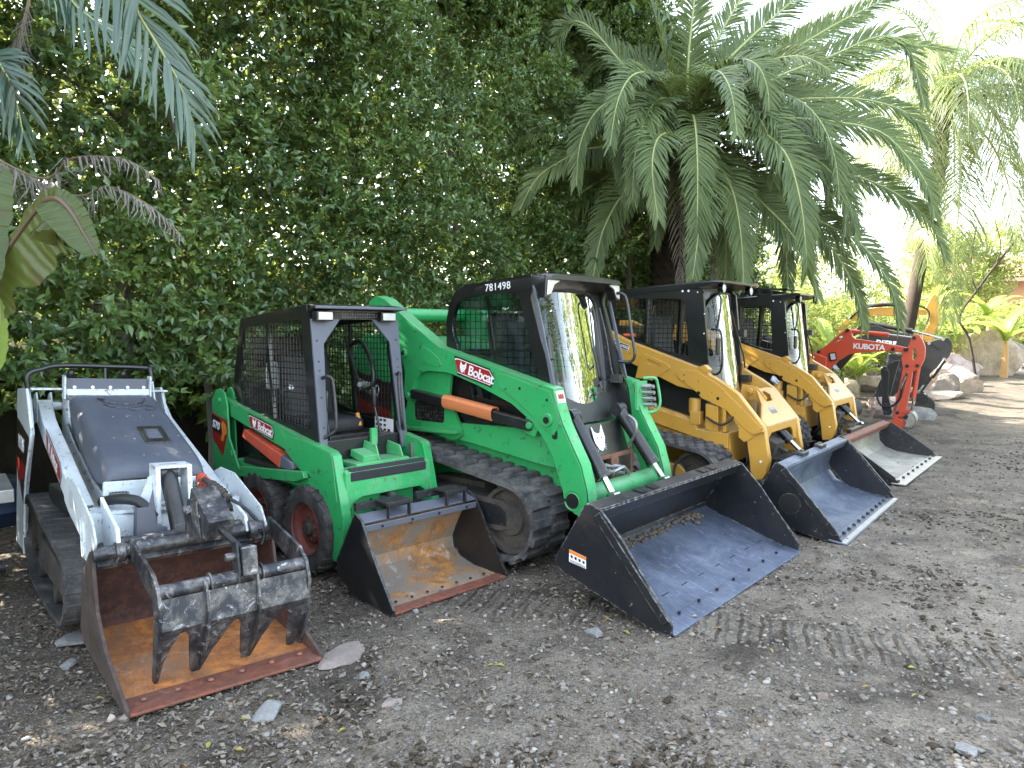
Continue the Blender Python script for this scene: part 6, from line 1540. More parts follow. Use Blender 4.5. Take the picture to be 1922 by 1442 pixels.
    root = thing('palm_tree', 'near palm reaching in from the upper left with a blue green drooping frond', 'palm tree', org)
    palm_trunk(root, org, [(-3.9, 3.3, -.1), (-3.9, 3.3, 2.), (-3.85, 3.35, 4.6)], .17, BARKG, top=1.2, dens=.7)
    for i, f in enumerate(LEFTF):
        f = [(-3.8, 3.35, 4.7)]+[(-2.9-.1*i, 3.4+.3*i, 4.7)]+list(f) if i != 1 else [(-3.8, 3.35, 4.6)]+list(f)
        make_frond(f, root, org, L_BLUE, n=[60, 50, 50][i], Llen=[.37, .30, .32][i], wid=[.032, .028, .028][i], seed=400+i, droop=[.30, .45, .4][i], twist=[R(80), R(60), R(70)][i], vee=.0, ang0=66, ang1=30, petiole=.30, r0=.022, wprof=lambda u: min(1, .5+u*2)*(1-max(0, u-.5)*.9))
    for i in range(9):
        az = R(rr_.uniform(120, 330)); h = Vector((math.cos(az), math.sin(az), 0)); p = Vector((-3.85, 3.35, 4.7)); pts = [p]; e = R(rr_.uniform(20, 75))
        for k in range(6): p = p+(h*math.cos(e)+Vector((0, 0, math.sin(e))))*.45; e -= R(rr_.uniform(14, 26)); pts.append(p.copy())
        make_frond(pts, root, org, L_BLUE, n=36, Llen=.45, wid=.035, seed=440+i, droop=.6)
    for i, f in enumerate(DRYF):
        f = [(-4.1, 5.0, 3.2 if i < 2 else 4.2)]+list(f) if i < 2 else f
        o = thing('dry_frond', ['dead grey brown palm frond hanging in the hedge at left', 'darker dead frond drooping lower in the hedge at left', 'dead frond strand hanging at the left edge near the top'][i], 'dead frond', f[-1], 0, 'dead fronds caught in the hedge')
        make_frond(f, o, f[-1], L_DRY, n=80, Llen=.17, wid=.013, seed=470+i, droop=1.3, vee=0., ang0=60, ang1=30, rmat=RACHISD, r0=.014, ruffle=.9, sparse=.8, name='dead_leaflets')
    # two palms standing to the right of the picture; they show as reflections in the cab glass
    for (x, y, h_, lb) in ((9.5, 4.6, 4.6, 'tall palm right of the lot, mirrored in the cab glass'), (12.5, 8.2, 6.2, 'taller slender palm beyond it, right of the lot')):
        root = thing('feather_palm', lb, 'palm tree', (x, y, 0)); palm_trunk(root, (x, y, 0), [(x, y, -.1), (x+.1, y, h_*.5), (x, y+.1, h_)], .16, BARKG, dens=.6)
        for i in range(14):
            az = R(i*360/14+rr_.uniform(-8, 8)); hh = Vector((math.cos(az), math.sin(az), 0)); p = Vector((x, y+.1, h_)); pts = [p]; e = R(rr_.uniform(15, 70))
            for k in range(6): p = p+(hh*math.cos(e)+Vector((0, 0, math.sin(e))))*.48; e -= R(rr_.uniform(14, 26)); pts.append(p.copy())
            make_frond(pts, root, (x, y, 0), L_QUEEN, n=34, Llen=.5, wid=.04, seed=500+i, droop=.7)

# ------------------------------------------------------------------ banana plants
def blade(path, wl, wr, lat, mat, parent, org, cup=.25, seed=0, name='leaf', nseg=26, tear=0., ln_pow=.55, rib=None):
    """broad leaf along a midrib; wl / wr widths to either side"""
    O = Vector(org); P = smooth_path([Vector(p)-O for p in path], 8); m = len(P); rr_ = random.Random(seed)
    V = []; uv = []; K = 6
    for i in range(m):
        t = i/(m-1); T = (P[min(i+1, m-1)]-P[max(i-1, 0)]).normalized(); Lt = Vector(lat(t) if callable(lat) else lat); Lt = (Lt-T*Lt.dot(T)).normalized(); N = T.cross(Lt)
        pr = (math.sin(math.pi*min(1, .04+t*.96)))**ln_pow
        for k in range(-K, K+1):
            f = k/K; w = (wl if k < 0 else wr)*pr*(1-tear*max(0, noise.noise(Vector((t*9+seed, 2*(k > 0), 0)))))
            V.append(P[i]+Lt*w*f+N*(cup*w*abs(f)**1.5+.006*math.sin(t*60+seed)*abs(f)-.0*abs(f)))
            uv.append((t, .5+f/2))
    F = []; n = 2*K+1
    for i in range(m-1):
        for k in range(n-1): a = i*n+k; F.append((a, a+1, a+n+1, a+n))
    me_v = np.array([tuple(v) for v in V]); o = raw(name, me_v, np.array(F), mat, parent)
    ul = o.data.uv_layers.new(name='UVMap'); idx = np.zeros(len(o.data.loops), np.int32); o.data.loops.foreach_get('vertex_index', idx)
    ul.data.foreach_set('uv', np.array(uv)[idx].astype(np.float32).ravel())
    b = MB(); b.tube(P, [.014*(1-.8*i/m) for i in range(m)], 6); b.build('midrib', rib or (DARKRIB if mat is L_BANDK else RACHIS), o, ang=70)
    return o
def banana_plant(x, y, z, h_, n, seed, label, mat, group=None, stemmat=None, size=1.):
    rr_ = random.Random(seed); root = thing('banana_plant', label, 'banana plant', (x, y, z), 0, group)
    b = MB(); b.tube([(0, 0, -.05), (.02, 0, h_*.5), (0, 0, h_)], [.09*size, .07*size, .04*size], 12); b.build('stem', stemmat or plain('banana_stem%d' % seed, (.45, .26, .10), .6), root, ang=60)
    for i in range(n):
        az = R(i*360/n*1.6+rr_.uniform(-20, 20)); e = R(rr_.uniform(45, 82)); h = Vector((math.cos(az), math.sin(az), 0)); p = Vector((0, 0, h_*rr_.uniform(.75, 1))); pts = [p+Vector((x, y, z))]; Ln = rr_.uniform(.9, 1.4)*size
        for k in range(5): p = p+(h*math.cos(e)+Vector((0, 0, math.sin(e))))*Ln/5; e -= R(rr_.uniform(8, 26)); pts.append(p+Vector((x, y, z)))
        blade(pts, .17*size, .17*size, tuple(Vector((-h.y, h.x, 0))), mat, root, (x, y, z), seed=i, tear=.5, cup=.3)
    return root
def build_bananas():
    root = thing('banana_plant', 'dark red green banana leaves reaching in at the left edge', 'banana plant', (-2.55, 3.0, 0))
    org = (-2.55, 3.0, 0)
    b = MB(); b.tube(smooth_path([(0, 0, -.05), (.05, 0, .8), (.15, .02, 1.35), (.30, .05, 1.62)], 5), [.10-.003*i for i in range(16)], 12); b.build('stem', paint('banana_stem_dark', (.10, .07, .05), .6, (.2, .16, .12), .4, 6.), root, ang=60)
    A = [(-2.32, 3.08, 1.60)]+[tuple(p) for p in BANL['A']]
    blade(A, .05, .215, lambda t: (.45, -.25, -.85) if t < .72 else (-.35, -.3, -.6), L_BANDK, root, org, cup=.15, seed=2, tear=.9, ln_pow=.6)
    blade(BANL['A'][3:]+[(-1.575, 2.86, 1.93)], .10, .05, (.35, .55, .75), L_BANDK, root, org, cup=.2, seed=5, ln_pow=.5)
    Bp = [(-2.3, 2.95, 1.6)]+[tuple(p) for p in BANL['B']]
    blade(Bp, .10, .115, (.95, .1, .1), L_BANDK, root, org, cup=.2, seed=3, tear=.3)
    blade([(-2.3, 3.0, 1.5), (-2.35, 3.05, 1.9), (-2.5, 3.1, 2.3), (-2.8, 3.2, 2.6)], .2, .2, (.9, .3, .1), L_BANDK, root, org, seed=7)
    blade([(-2.3, 3.0, 1.35), (-2.12, 3.03, 1.5), (-2.08, 3.03, 1.66), (-2.07, 3.03, 1.78)], .02, .035, (.9, .1, .1), L_BAN, root, org, seed=9)
    g = 'banana plants lit by the sun beyond the rocks'
    lab = ['sunlit banana plant with orange stem at the far right edge', 'sunlit banana plant just left of the orange stemmed one', 'low banana plant behind the largest boulder', 'broad leaved banana plant deep at the right below the tiled roof', 'tall banana plant below the house, between the bare branch and the right edge']
    for i, (x, y, h_, n) in enumerate(((14.2, 21.5, 1.2, 8), (13.2, 22.3, 1.1, 8), (12.3, 23.5, .9, 7), (15.6, 24.5, 1.7, 9), (14.3, 25.5, 1.9, 9))):
        banana_plant(x, y, gz(x, y), h_, n, 20+i, lab[i], L_BAN, g, size=1.15)
    g2 = 'broad leaved plants behind the diggers'; lab = ['green broad leaved plant behind the red digger boom', 'yellowing broad leaved plant under the palm fronds', 'low broad leaved plant left of the rocks']
    for i, (x, y, h_, n) in enumerate(((6.9, 15.6, .7, 8), (6.2, 14.6, 1.15, 7), (7.7, 16.6, .5, 7))):
        banana_plant(x, y, gz(x, y), h_, n, 40+i, lab[i], L_BAN, g2, plain('green_stem%d' % i, (.14, .16, .05), .6), size=.8)

def leaf_cloud(name, label, cat, org, blobs, n, L0, mat, seed, trunk=None, group=None):
    root = thing(name, label, cat, org, 0, group); r_ = np.random.default_rng(seed); Vs = []; Fs = []; off = 0
    w = np.array([b_[3]**2 for b_ in blobs]); w = w/w.sum()
    for (cx, cy, cz, rad, sq), ww in zip(blobs, w):
        m = int(n*ww); d = unit(r_.normal(size=(m, 3))); rr_ = rad*(.55+.45*r_.random(m)**.5)*(1+.35*fbm(d*1.6, 1., cx))
        p = np.array([cx, cy, cz])+d*rr_[:, None]*np.array([1, 1, sq]); p = p[p[:, 2] > .02]; d = d[:len(p)]
        b_, dd, nm, ln, wd = sprays(p, unit(d+np.array([0, 0, .2])), 9, L0)
        V, F = leaves(b_, dd, nm, ln, wd); Vs.append(V); Fs.append(F+off); off += len(V)
    raw('foliage', np.concatenate(Vs), np.concatenate(Fs), mat, root, smooth=False)
    b = MB()
    for (cx, cy, cz, rad, sq) in blobs: b.tube(smooth_path([(0, 0, -.1), (cx*.4, cy*.4, cz*.5), (cx, cy, cz)], 4), [.06-.004*i for i in range(9)], 6)
    b.build('trunk', TWIG, root, ang=60)
    return root
# ------------------------------------------------------------------ ground
def ground_material():
    b = NB('gravel_soil'); v = b.pos()
    n_big = b.noise(v, .55, 5, .6, .4); n_mid = b.noise(v, 3.2, 6, .65, .3); n_fine = b.noise(v, 26, 5, .7); n_xf = b.noise(v, 95, 3, .7)
    vo = b.n('ShaderNodeTexVoronoi'); vo.inputs['Scale'].default_value = 62; b.l(v, vo.inputs['Vector'])
    vo2 = b.n('ShaderNodeTexVoronoi'); vo2.inputs['Scale'].default_value = 140; b.l(v, vo2.inputs['Vector'])
    sx = b.n('ShaderNodeSeparateXYZ'); b.l(v, sx.inputs[0])
    # greyer and stonier away from the hedge; soil end also darkened for shade
    side = b.math('ADD', b.math('MULTIPLY', sx.outputs[0], .72), b.math('MULTIPLY', sx.outputs[1], -.69))
    t = b.rr(b.math('ADD', side, b.math('MULTIPLY', b.math('SUBTRACT', n_big, .5), 3.2)), -3.7, .9)
    soil = b.ramp(n_mid, [(.25, (.044, .033, .023)), (.5, (.094, .073, .050)), (.75, (.168, .136, .096))])
    grav = b.ramp(n_mid, [(.25, (.088, .070, .049)), (.42, (.220, .187, .140)), (.60, (.345, .300, .232)), (.80, (.47, .42, .335))])
    base = b.mix(t, soil, grav)
    # stones: random tone per cell
    sc = b.n('ShaderNodeSeparateColor'); b.l(vo.outputs['Color'], sc.inputs[0])
    tone = b.ramp(sc.outputs[0], [(0, (.05, .045, .04)), (.5, (.17, .16, .145)), (.85, (.30, .29, .27)), (1, (.46, .45, .43))])
    cell = b.rr(vo.outputs['Distance'], .42, .25)
    base = b.mix(b.math('MULTIPLY', cell, b.rr(sc.outputs[1], .35, .6, 0, .75)), base, tone)
    sc2 = b.n('ShaderNodeSeparateColor'); b.l(vo2.outputs['Color'], sc2.inputs[0])
    base = b.mix(b.math('MULTIPLY', b.rr(sc2.outputs[0], .55, .8), .5), base, b.ramp(sc2.outputs[1], [(0, (.05, .045, .04)), (1, (.33, .31, .28))]))
    # damp churned strips
    wet = b.rr(b.noise(v, .9, 6, .65, 1.4), .54, .66)
    base = b.mix(b.math('MULTIPLY', wet, .75), base, (.040, .032, .025))
    # cleat prints: ridges running in bands
    def tread(angle, off, width, per, y0):
        mp = b.n('ShaderNodeMapping'); mp.inputs['Rotation'].default_value = (0, 0, R(angle)); b.l(v, mp.inputs['Vector'])
        s2 = b.n('ShaderNodeSeparateXYZ'); b.l(mp.outputs[0], s2.inputs[0])
        w = b.n('ShaderNodeMath', operation='SINE'); b.l(b.math('ADD', b.math('MULTIPLY', s2.outputs[0], per), b.math('MULTIPLY', n_mid, 5.)), w.inputs[0])
        band = b.rr(b.n_abs(b.math('SUBTRACT', s2.outputs[1], off)), width, width*.7)
        patch = b.rr(b.noise(v, .8, 3, .5, .6), .40, .54)
        return b.math('MULTIPLY', b.math('MULTIPLY', b.rr(w.outputs[0], -.2, .9), band), patch)
    b.n_abs = lambda s_: b.math('ABSOLUTE', s_)
    tr = tread(-12, .95, .24, 52., 0)
    for a, o, w_, p_ in ((-12, 2.2, .24, 52.), (-30, -1.2, .26, 48.), (-30, .1, .26, 48.), (18, 4.2, .25, 55.), (-55, -5.6, .28, 50.)):
        tr = b.math('ADD', tr, tread(a, o, w_, p_, 0))
    h = b.math('ADD', b.math('MULTIPLY', n_fine, .8), b.math('MULTIPLY', n_xf, .35)); h = b.math('ADD', h, b.math('MULTIPLY', n_mid, 2.4)); h = b.math('ADD', h, b.math('MULTIPLY', b.noise(v, 9., 5, .7, .5), 2.0))
    h = b.math('ADD', h, b.math('MULTIPLY', cell, .45)); h = b.math('ADD', h, b.math('MULTIPLY', tr, 4.0))
    base = b.mix(b.math('MULTIPLY', b.math('SUBTRACT', 1., tr), .0), base, (.05, .043, .036))
    s = b.bsdf(base, .92, 0, b.bump(h, 1., .022), spec=.25)
    return b.done(s.outputs[0])

def build_ground():
    GM = ground_material()
    xs = np.unique(np.concatenate([np.linspace(-60, -7, 14), np.arange(-7, -4.5, .12), np.arange(-4.5, 8.2, .05), np.arange(8.2, 13, .1), np.linspace(13, 90, 22)]))
    ys = np.unique(np.concatenate([np.linspace(-14, 1, 10), np.arange(1, 2.2, .2), np.arange(2.2, 9.5, .05), np.arange(9.5, 20, .1), np.linspace(20, 34, 24), np.linspace(36, 120, 14)]))
    X, Y = np.meshgrid(xs, ys); Z = np.zeros_like(X)
    for i in range(X.shape[0]):
        for j in range(X.shape[1]):
            x, y = float(X[i, j]), float(Y[i, j]); z = gz(x, y)
            if -7 < x < 13 and 1 < y < 20:
                k = min(1, max(0, (.72*x-.69*y+3.2)/1.5)); z += .012*noise.noise(Vector((x*4.5, y*4.5, 1.7)))+.006*noise.noise(Vector((x*9, y*9, 4.2)))+k*.020*max(0, noise.noise(Vector((x*2.1, y*3.4, 7.)))-.05)*abs(noise.noise(Vector((x*6+.3*y, y*9, 2.))))*3
            Z[i, j] = z
    V = np.stack([X, Y, Z], -1).reshape(-1, 3); nx = len(xs); ny = len(ys)
    a = (np.arange(ny-1)[:, None]*nx+np.arange(nx-1)[None]).ravel(); F = np.stack([a, a+1, a+nx+1, a+nx], 1)
    g = raw('ground', V, F, GM); tag(g, 'grey brown gravel and soil lot with cleat prints', 'ground', kind='structure')

    # ---- loose stones and fallen leaves (nobody could count them)
    def scatter_xy(n, ymax, fn):
        y = 2.3+(ymax-2.3)*rng.random(n)**1.6; half = y*.72+.4; x = rng.uniform(-1, 1, n)*half; x = np.clip(x, -4.2, 99)
        k = fn(x, y) > rng.random(n); return x[k], y[k]
    side = lambda x, y: .72*x-.69*y
    # fallen leaves: many near the hedge and under the machines
    x, y = scatter_xy(52000, 12, lambda x, y: np.clip(.80-(side(x, y)+3.6)*.22, .10, 1.)*(side(x, y) > -6.6)*np.clip(.45+.9*np.array([noise.noise(Vector((a*1.1, c*1.1, 0))) for a, c in zip(x, y)])+.25, .06, 1))
    n = len(x); z = np.array([gz(a, c) for a, c in zip(x, y)])+rng.uniform(.001, .014, n)
    P = np.stack([x, y, z], 1); az = rng.uniform(0, 2*np.pi, n); D = unit(np.stack([np.cos(az), np.sin(az), rng.normal(size=n)*.28], 1))
    N = unit(np.stack([rng.normal(size=n)*.45, rng.normal(size=n)*.45, np.ones(n)], 1)); ln = rng.uniform(.018, .050, n)
    V, F = leaves(P, D, N, ln, ln*rng.uniform(.32, .55, n), fold=.5, curl=.25)
    lm = leafmat('fallen_leaf', [(.060, .045, .034), (.11, .085, .062), (.17, .14, .105), (.24, .205, .16), (.32, .28, .22)], .85, .12, (.3, .2, .1), .2, 8.)
    o = raw('leaf_litter', V, F, lm, smooth=False); tag(o, 'dry brown fallen leaves strewn over the dark soil under the machines', 'leaf litter', kind='stuff')
    # a few green/yellow fresh leaves
    x, y = scatter_xy(90, 8, lambda x, y: (side(x, y) > -6.)*.8); n = len(x); z = np.array([gz(a, c) for a, c in zip(x, y)])+.012
    P = np.stack([x, y, z], 1); az = rng.uniform(0, 6.28, n); D = unit(np.stack([np.cos(az), np.sin(az), rng.normal(size=n)*.1], 1)); N = unit(np.stack([rng.normal(size=n)*.3, rng.normal(size=n)*.3, np.ones(n)], 1)); ln = rng.uniform(.03, .06, n)
    V, F = leaves(P, D, N, ln, ln*.42, fold=.4, curl=.15); o = raw('fresh_leaves', V, F, leafmat('fresh_fallen_leaf', [(.10, .16, .04), (.30, .30, .05), (.34, .16, .05)], .5, .2), smooth=False); tag(o, 'scattered fresh green and yellow fallen leaves on the gravel', 'leaf litter', kind='stuff')
    # pebbles
    ico = []; ph = (1+5**.5)/2
    for a in (-1, 1):
        for c in (-ph, ph): ico += [(0, a, c), (a, c, 0), (c, 0, a)]
    ico = unit(np.array(ico, float)); me = bmesh.new()
    for p in ico: me.verts.new(p)
    bmesh.ops.convex_hull(me, input=me.verts); me.verts.index_update(); tri = np.array([[v_.index for v_ in f.verts] for f in me.faces]); ico = np.array([tuple(v_.co) for v_ in me.verts]); me.free()
    def pebbles(name, n0, ymax, dens, smin, smax, mat, lab):
        x, y = scatter_xy(n0, ymax, dens); n = len(x); s = smin+(smax-smin)*rng.random(n)**3.2; z = np.array([gz(a, c) for a, c in zip(x, y)])+s*.18
        V = ico[None]*s[:, None, None]*(1+rng.normal(size=(n, 12, 1))*.18)*np.stack([rng.uniform(.7, 1.5, n), rng.uniform(.7, 1.2, n), rng.uniform(.4, .8, n)], 1)[:, None]
        az = rng.uniform(0, 6.28, n); c, q = np.cos(az)[:, None], np.sin(az)[:, None]; V = np.stack([V[..., 0]*c-V[..., 1]*q, V[..., 0]*q+V[..., 1]*c, V[..., 2]], -1)+np.stack([x, y, z], 1)[:, None]
        F = (tri[None]+np.arange(n)[:, None, None]*12).reshape(-1, 3); o = raw(name, V.reshape(-1, 3), F, mat, smooth=False); tag(o, lab, 'gravel', kind='stuff')
    pm_ = leafmat('pebble_grey', [(.055, .048, .040), (.12, .108, .09), (.17, .155, .13), (.24, .22, .19), (.34, .315, .27)], .85, 0., None, .3, 9.)
    cm_ = leafmat('soil_clod', [(.030, .023, .016), (.060, .048, .035), (.11, .09, .066)], .95, 0., None, .1, 5.)
    pebbles('soil_clods', 70000, 14, lambda x, y: np.clip(2.8*np.array([noise.noise(Vector((a*.9, c*1.5, 5.5))) for a, c in zip(x, y)])+.05, .02, 1.)*np.clip((side(x, y)+3.1)*.7, .12, 1), .004, .021, cm_, 'dark crumbly soil clods churned up in bands across the lot')
    pebbles('pebbles', 42000, 15, lambda x, y: np.clip(.35+(side(x, y)+3.)*.28, .16, 1.), .0035, .017, pm_, 'fine grey gravel stones scattered over the lot')

ROCK = None
def rock_mat(name, a, c, d):
    b = NB(name); v = b.pos(); n = b.noise(v, 3.5, 8, .68, .6); n2 = b.noise(v, 16, 6, .7); col = b.ramp(n, [(.25, a), (.52, c), (.78, d)])
    col = b.mix(b.math('MULTIPLY', b.rr(n2, .5, .7), .4), col, tuple(q*.5 for q in a)); return b.done(b.bsdf(col, .85, 0, b.bump(b.math('ADD', n, b.math('MULTIPLY', n2, .6)), .9, .04)).outputs[0])
def rock(name, label, x, y, size, dims, seed, mat, group=None, sink=.25, sub=4, cat='rock'):
    bm = bmesh.new(); bmesh.ops.create_icosphere(bm, subdivisions=sub, radius=1.)
    r_ = random.Random(seed); pl = [(Vector((r_.gauss(0, 1), r_.gauss(0, 1), r_.gauss(0, .8))).normalized(), r_.uniform(.42, .80)) for _ in range(15)]
    for v_ in bm.verts:
        p = v_.co.copy()
        for n_, d_ in pl:
            k = p.dot(n_)
            if k > d_: p -= n_*(k-d_)*.97
        p *= 1+.10*noise.noise(p*1.6+Vector((seed, 0, 0)))+.05*noise.noise(p*5+Vector((seed, 0, 0)))+.03*noise.noise(p*11+Vector((seed, 3, 0)))
        v_.co = Vector((p.x*dims[0], p.y*dims[1], p.z*dims[2]))*size
    me = bpy.data.meshes.new(name); bm.to_mesh(me); bm.free(); me.materials.append(mat); me.shade_smooth(); sharpen(me, R(18))
    o = bpy.data.objects.new(name, me); COL.objects.link(o); o.location = (x, y, gz(x, y)+size*dims[2]*(1-sink*2)*.8); o.rotation_euler.z = r_.uniform(0, 6.28) if sub < 4 else 0
    return tag(o, label, cat, group)
def build_rocks():
    tan = rock_mat('tan_boulder', (.22, .16, .12), (.38, .30, .235), (.50, .42, .35)); pink = rock_mat('pinkish_rock', (.24, .17, .15), (.42, .33, .30), (.55, .48, .44)); gr = rock_mat('pale_grey_stone', (.12, .12, .115), (.22, .22, .21), (.34, .34, .32)); dk = rock_mat('brown_grey_rock', (.13, .10, .085), (.24, .20, .17), (.33, .28, .24))
    g = 'boulders edging the planting bed'
    L = [('largest tan boulder, wide and angular, at the end of the rock border', 14.15, 22.6, 1.02, (1.7, .95, 1.0), 3, tan), ('grey brown boulder rising behind the largest one', 16.0, 25.2, 1.0, (1.5, .8, 1.05), 8, dk),
         ('long rounded pinkish boulder in front of the largest one', 12.3, 20.6, .74, (1.25, .8, .70), 12, pink), ('flat tan slab at the front edge of the rock border', 9.55, 16.3, .50, (1.3, .7, .30), 5, tan),
         ('pinkish angular rock left of the flat slab', 9.2, 17.2, .40, (1., .8, .7), 6, pink), ('grey cracked rock in the middle of the pile', 10.0, 17.2, .52, (1., .8, .66), 7, dk), ('small tan rock on the right side of the pile', 10.75, 17.6, .46, (1.25, .8, .7), 9, tan),
         ('brown rock tucked behind the black digger stick', 9.1, 18.4, .52, (1., .9, .8), 15, dk), ('pale rounded rock beneath the red digger boom', 7.0, 14.0, .42, (1., .8, .62), 16, pink), ('tan rock left of the curved steel sheet', 7.2, 16.4, .48, (1.1, .8, .7), 17, tan),
         ('pale rock behind the rightmost loader bucket', 7.15, 13.2, .36, (1.2, .8, .55), 18, gr), ('low brown rock beside the grey dozer blade', 6.7, 13.4, .30, (1.1, .9, .6), 19, dk)]
    for i, (lb, x, y, s, d, sd, m) in enumerate(L): rock('boulder', lb, x, y, s, d, sd, m, g)
    for i, (x, y, s, m, lb) in enumerate(((10.6, 18.6, .62, tan, 'tan rock wedged under the pinkish boulder'), (11.2, 19.8, .6, pink, 'pinkish rock behind the grey cracked one'), (11.5, 19.0, .52, tan, 'tan rock at the right foot of the long pinkish boulder'), (9.0, 16.6, .30, gr, 'small grey rock left of the flat slab'),
        (12.9, 21.9, .6, dk, 'brown rock between the long boulder and the largest one'), (10.0, 19.4, .6, tan, 'broad tan rock at the back of the pile'), (13.2, 21.6, .42, pink, 'small pinkish rock leaning on the largest boulder'), (8.5, 17.6, .45, tan, 'tan rock behind the black digger boom'), (8.9, 15.9, .24, tan, 'small tan rock in front of the pile'))):
        rock('boulder', lb, x, y, s, (1.15, .85, .72), 60+i, m, g)
    g2 = 'loose stones on the lot'
    L = [('pale jagged stone in the lower left foreground', (485, 1362), .085, (1.2, .9, .55), gr), ('grey stone partly buried left of the grapple bucket', (120, 1215), .11, (1.5, .9, .35), gr), ('rounded grey stone by the left end of the rusty cutting edge', (103, 1265), .055, (1.2, .9, .6), gr),
         ('small tan pebble stone, left one of two beside each other', (182, 1372), .028, (1., .9, .8), tan), ('small grey stone, right one of two beside each other', (207, 1372), .034, (1.1, .9, .7), dk), ('half buried grey rock at the right end of the grapple bucket', (632, 1248), .13, (1.6, 1., .30), dk),
         ('white chip of stone right of the half buried rock', (675, 1287), .038, (1.4, .8, .5), gr), ('blue grey stone between two buckets, lying flat', (1122, 1205), .060, (1.8, .7, .45), gr), ('white stone at the lower right edge', (1878, 1372), .040, (1.3, .9, .6), gr),
         ('grey stone at the bottom right edge of the lot', (1845, 1435), .055, (1.2, 1., .5), gr), ('white stone under the small rusty bucket lip', (778, 1162), .024, (1.1, .9, .8), gr), ('flat grey stone in the lower middle, right of the white chip', (735, 1340), .05, (1.4, 1., .4), dk),
         ('small dark stone on the right gravel, near the cleat prints', (1560, 1330), .035, (1.1, .9, .6), dk), ('pale stone near the large green track', (982, 1055), .05, (1.4, 1., .4), tan)]
    for lb, (px, py), s, d, m in L:
        y_ = 1400*1.65/(py-620); x_ = (px-961)/1400*y_; rock('stone', lb, round(x_, 2), round(y_, 2), s, d, px, m, g2, sink=.3, sub=3, cat='stone')
# ------------------------------------------------------------------ excavators at the end of the row
def tracks_body(root, mat, dark, back=1.9, blade_x=-.15, w=.5):
    b = MB(); b.box((-back, 0, .62), (1.0, .9, .22)); b.plate([(-back-.75, .72), (-back+.35, .72), (-back+.30, 1.12), (-back-.45, 1.16), (-back-.78, 1.0)], -.45, .45, MY); b.build('house_body', mat, root, bevel=.05, seg=3)
    b = MB(); b.box((-back-.05, 0, 1.24), (.36, .40, .12)); b.box((-back-.25, 0, 1.40), (.10, .40, .32)); b.build('seat', M['seat'], root, bevel=.04)
    b = MB(); b.box((-back, 0, .40), (.5, .5, .2)); b.build('undercarriage', dark, root, bevel=.02)
    C = ((-back+.62, .24, .20), (-back-.62, .24, .20), (-back, .14, .10)); make_track(root, C, -w-.1, -w+.13, .015, .08, 'bar'); make_track(root, C, w-.13, w+.1, .015, .08, 'bar')

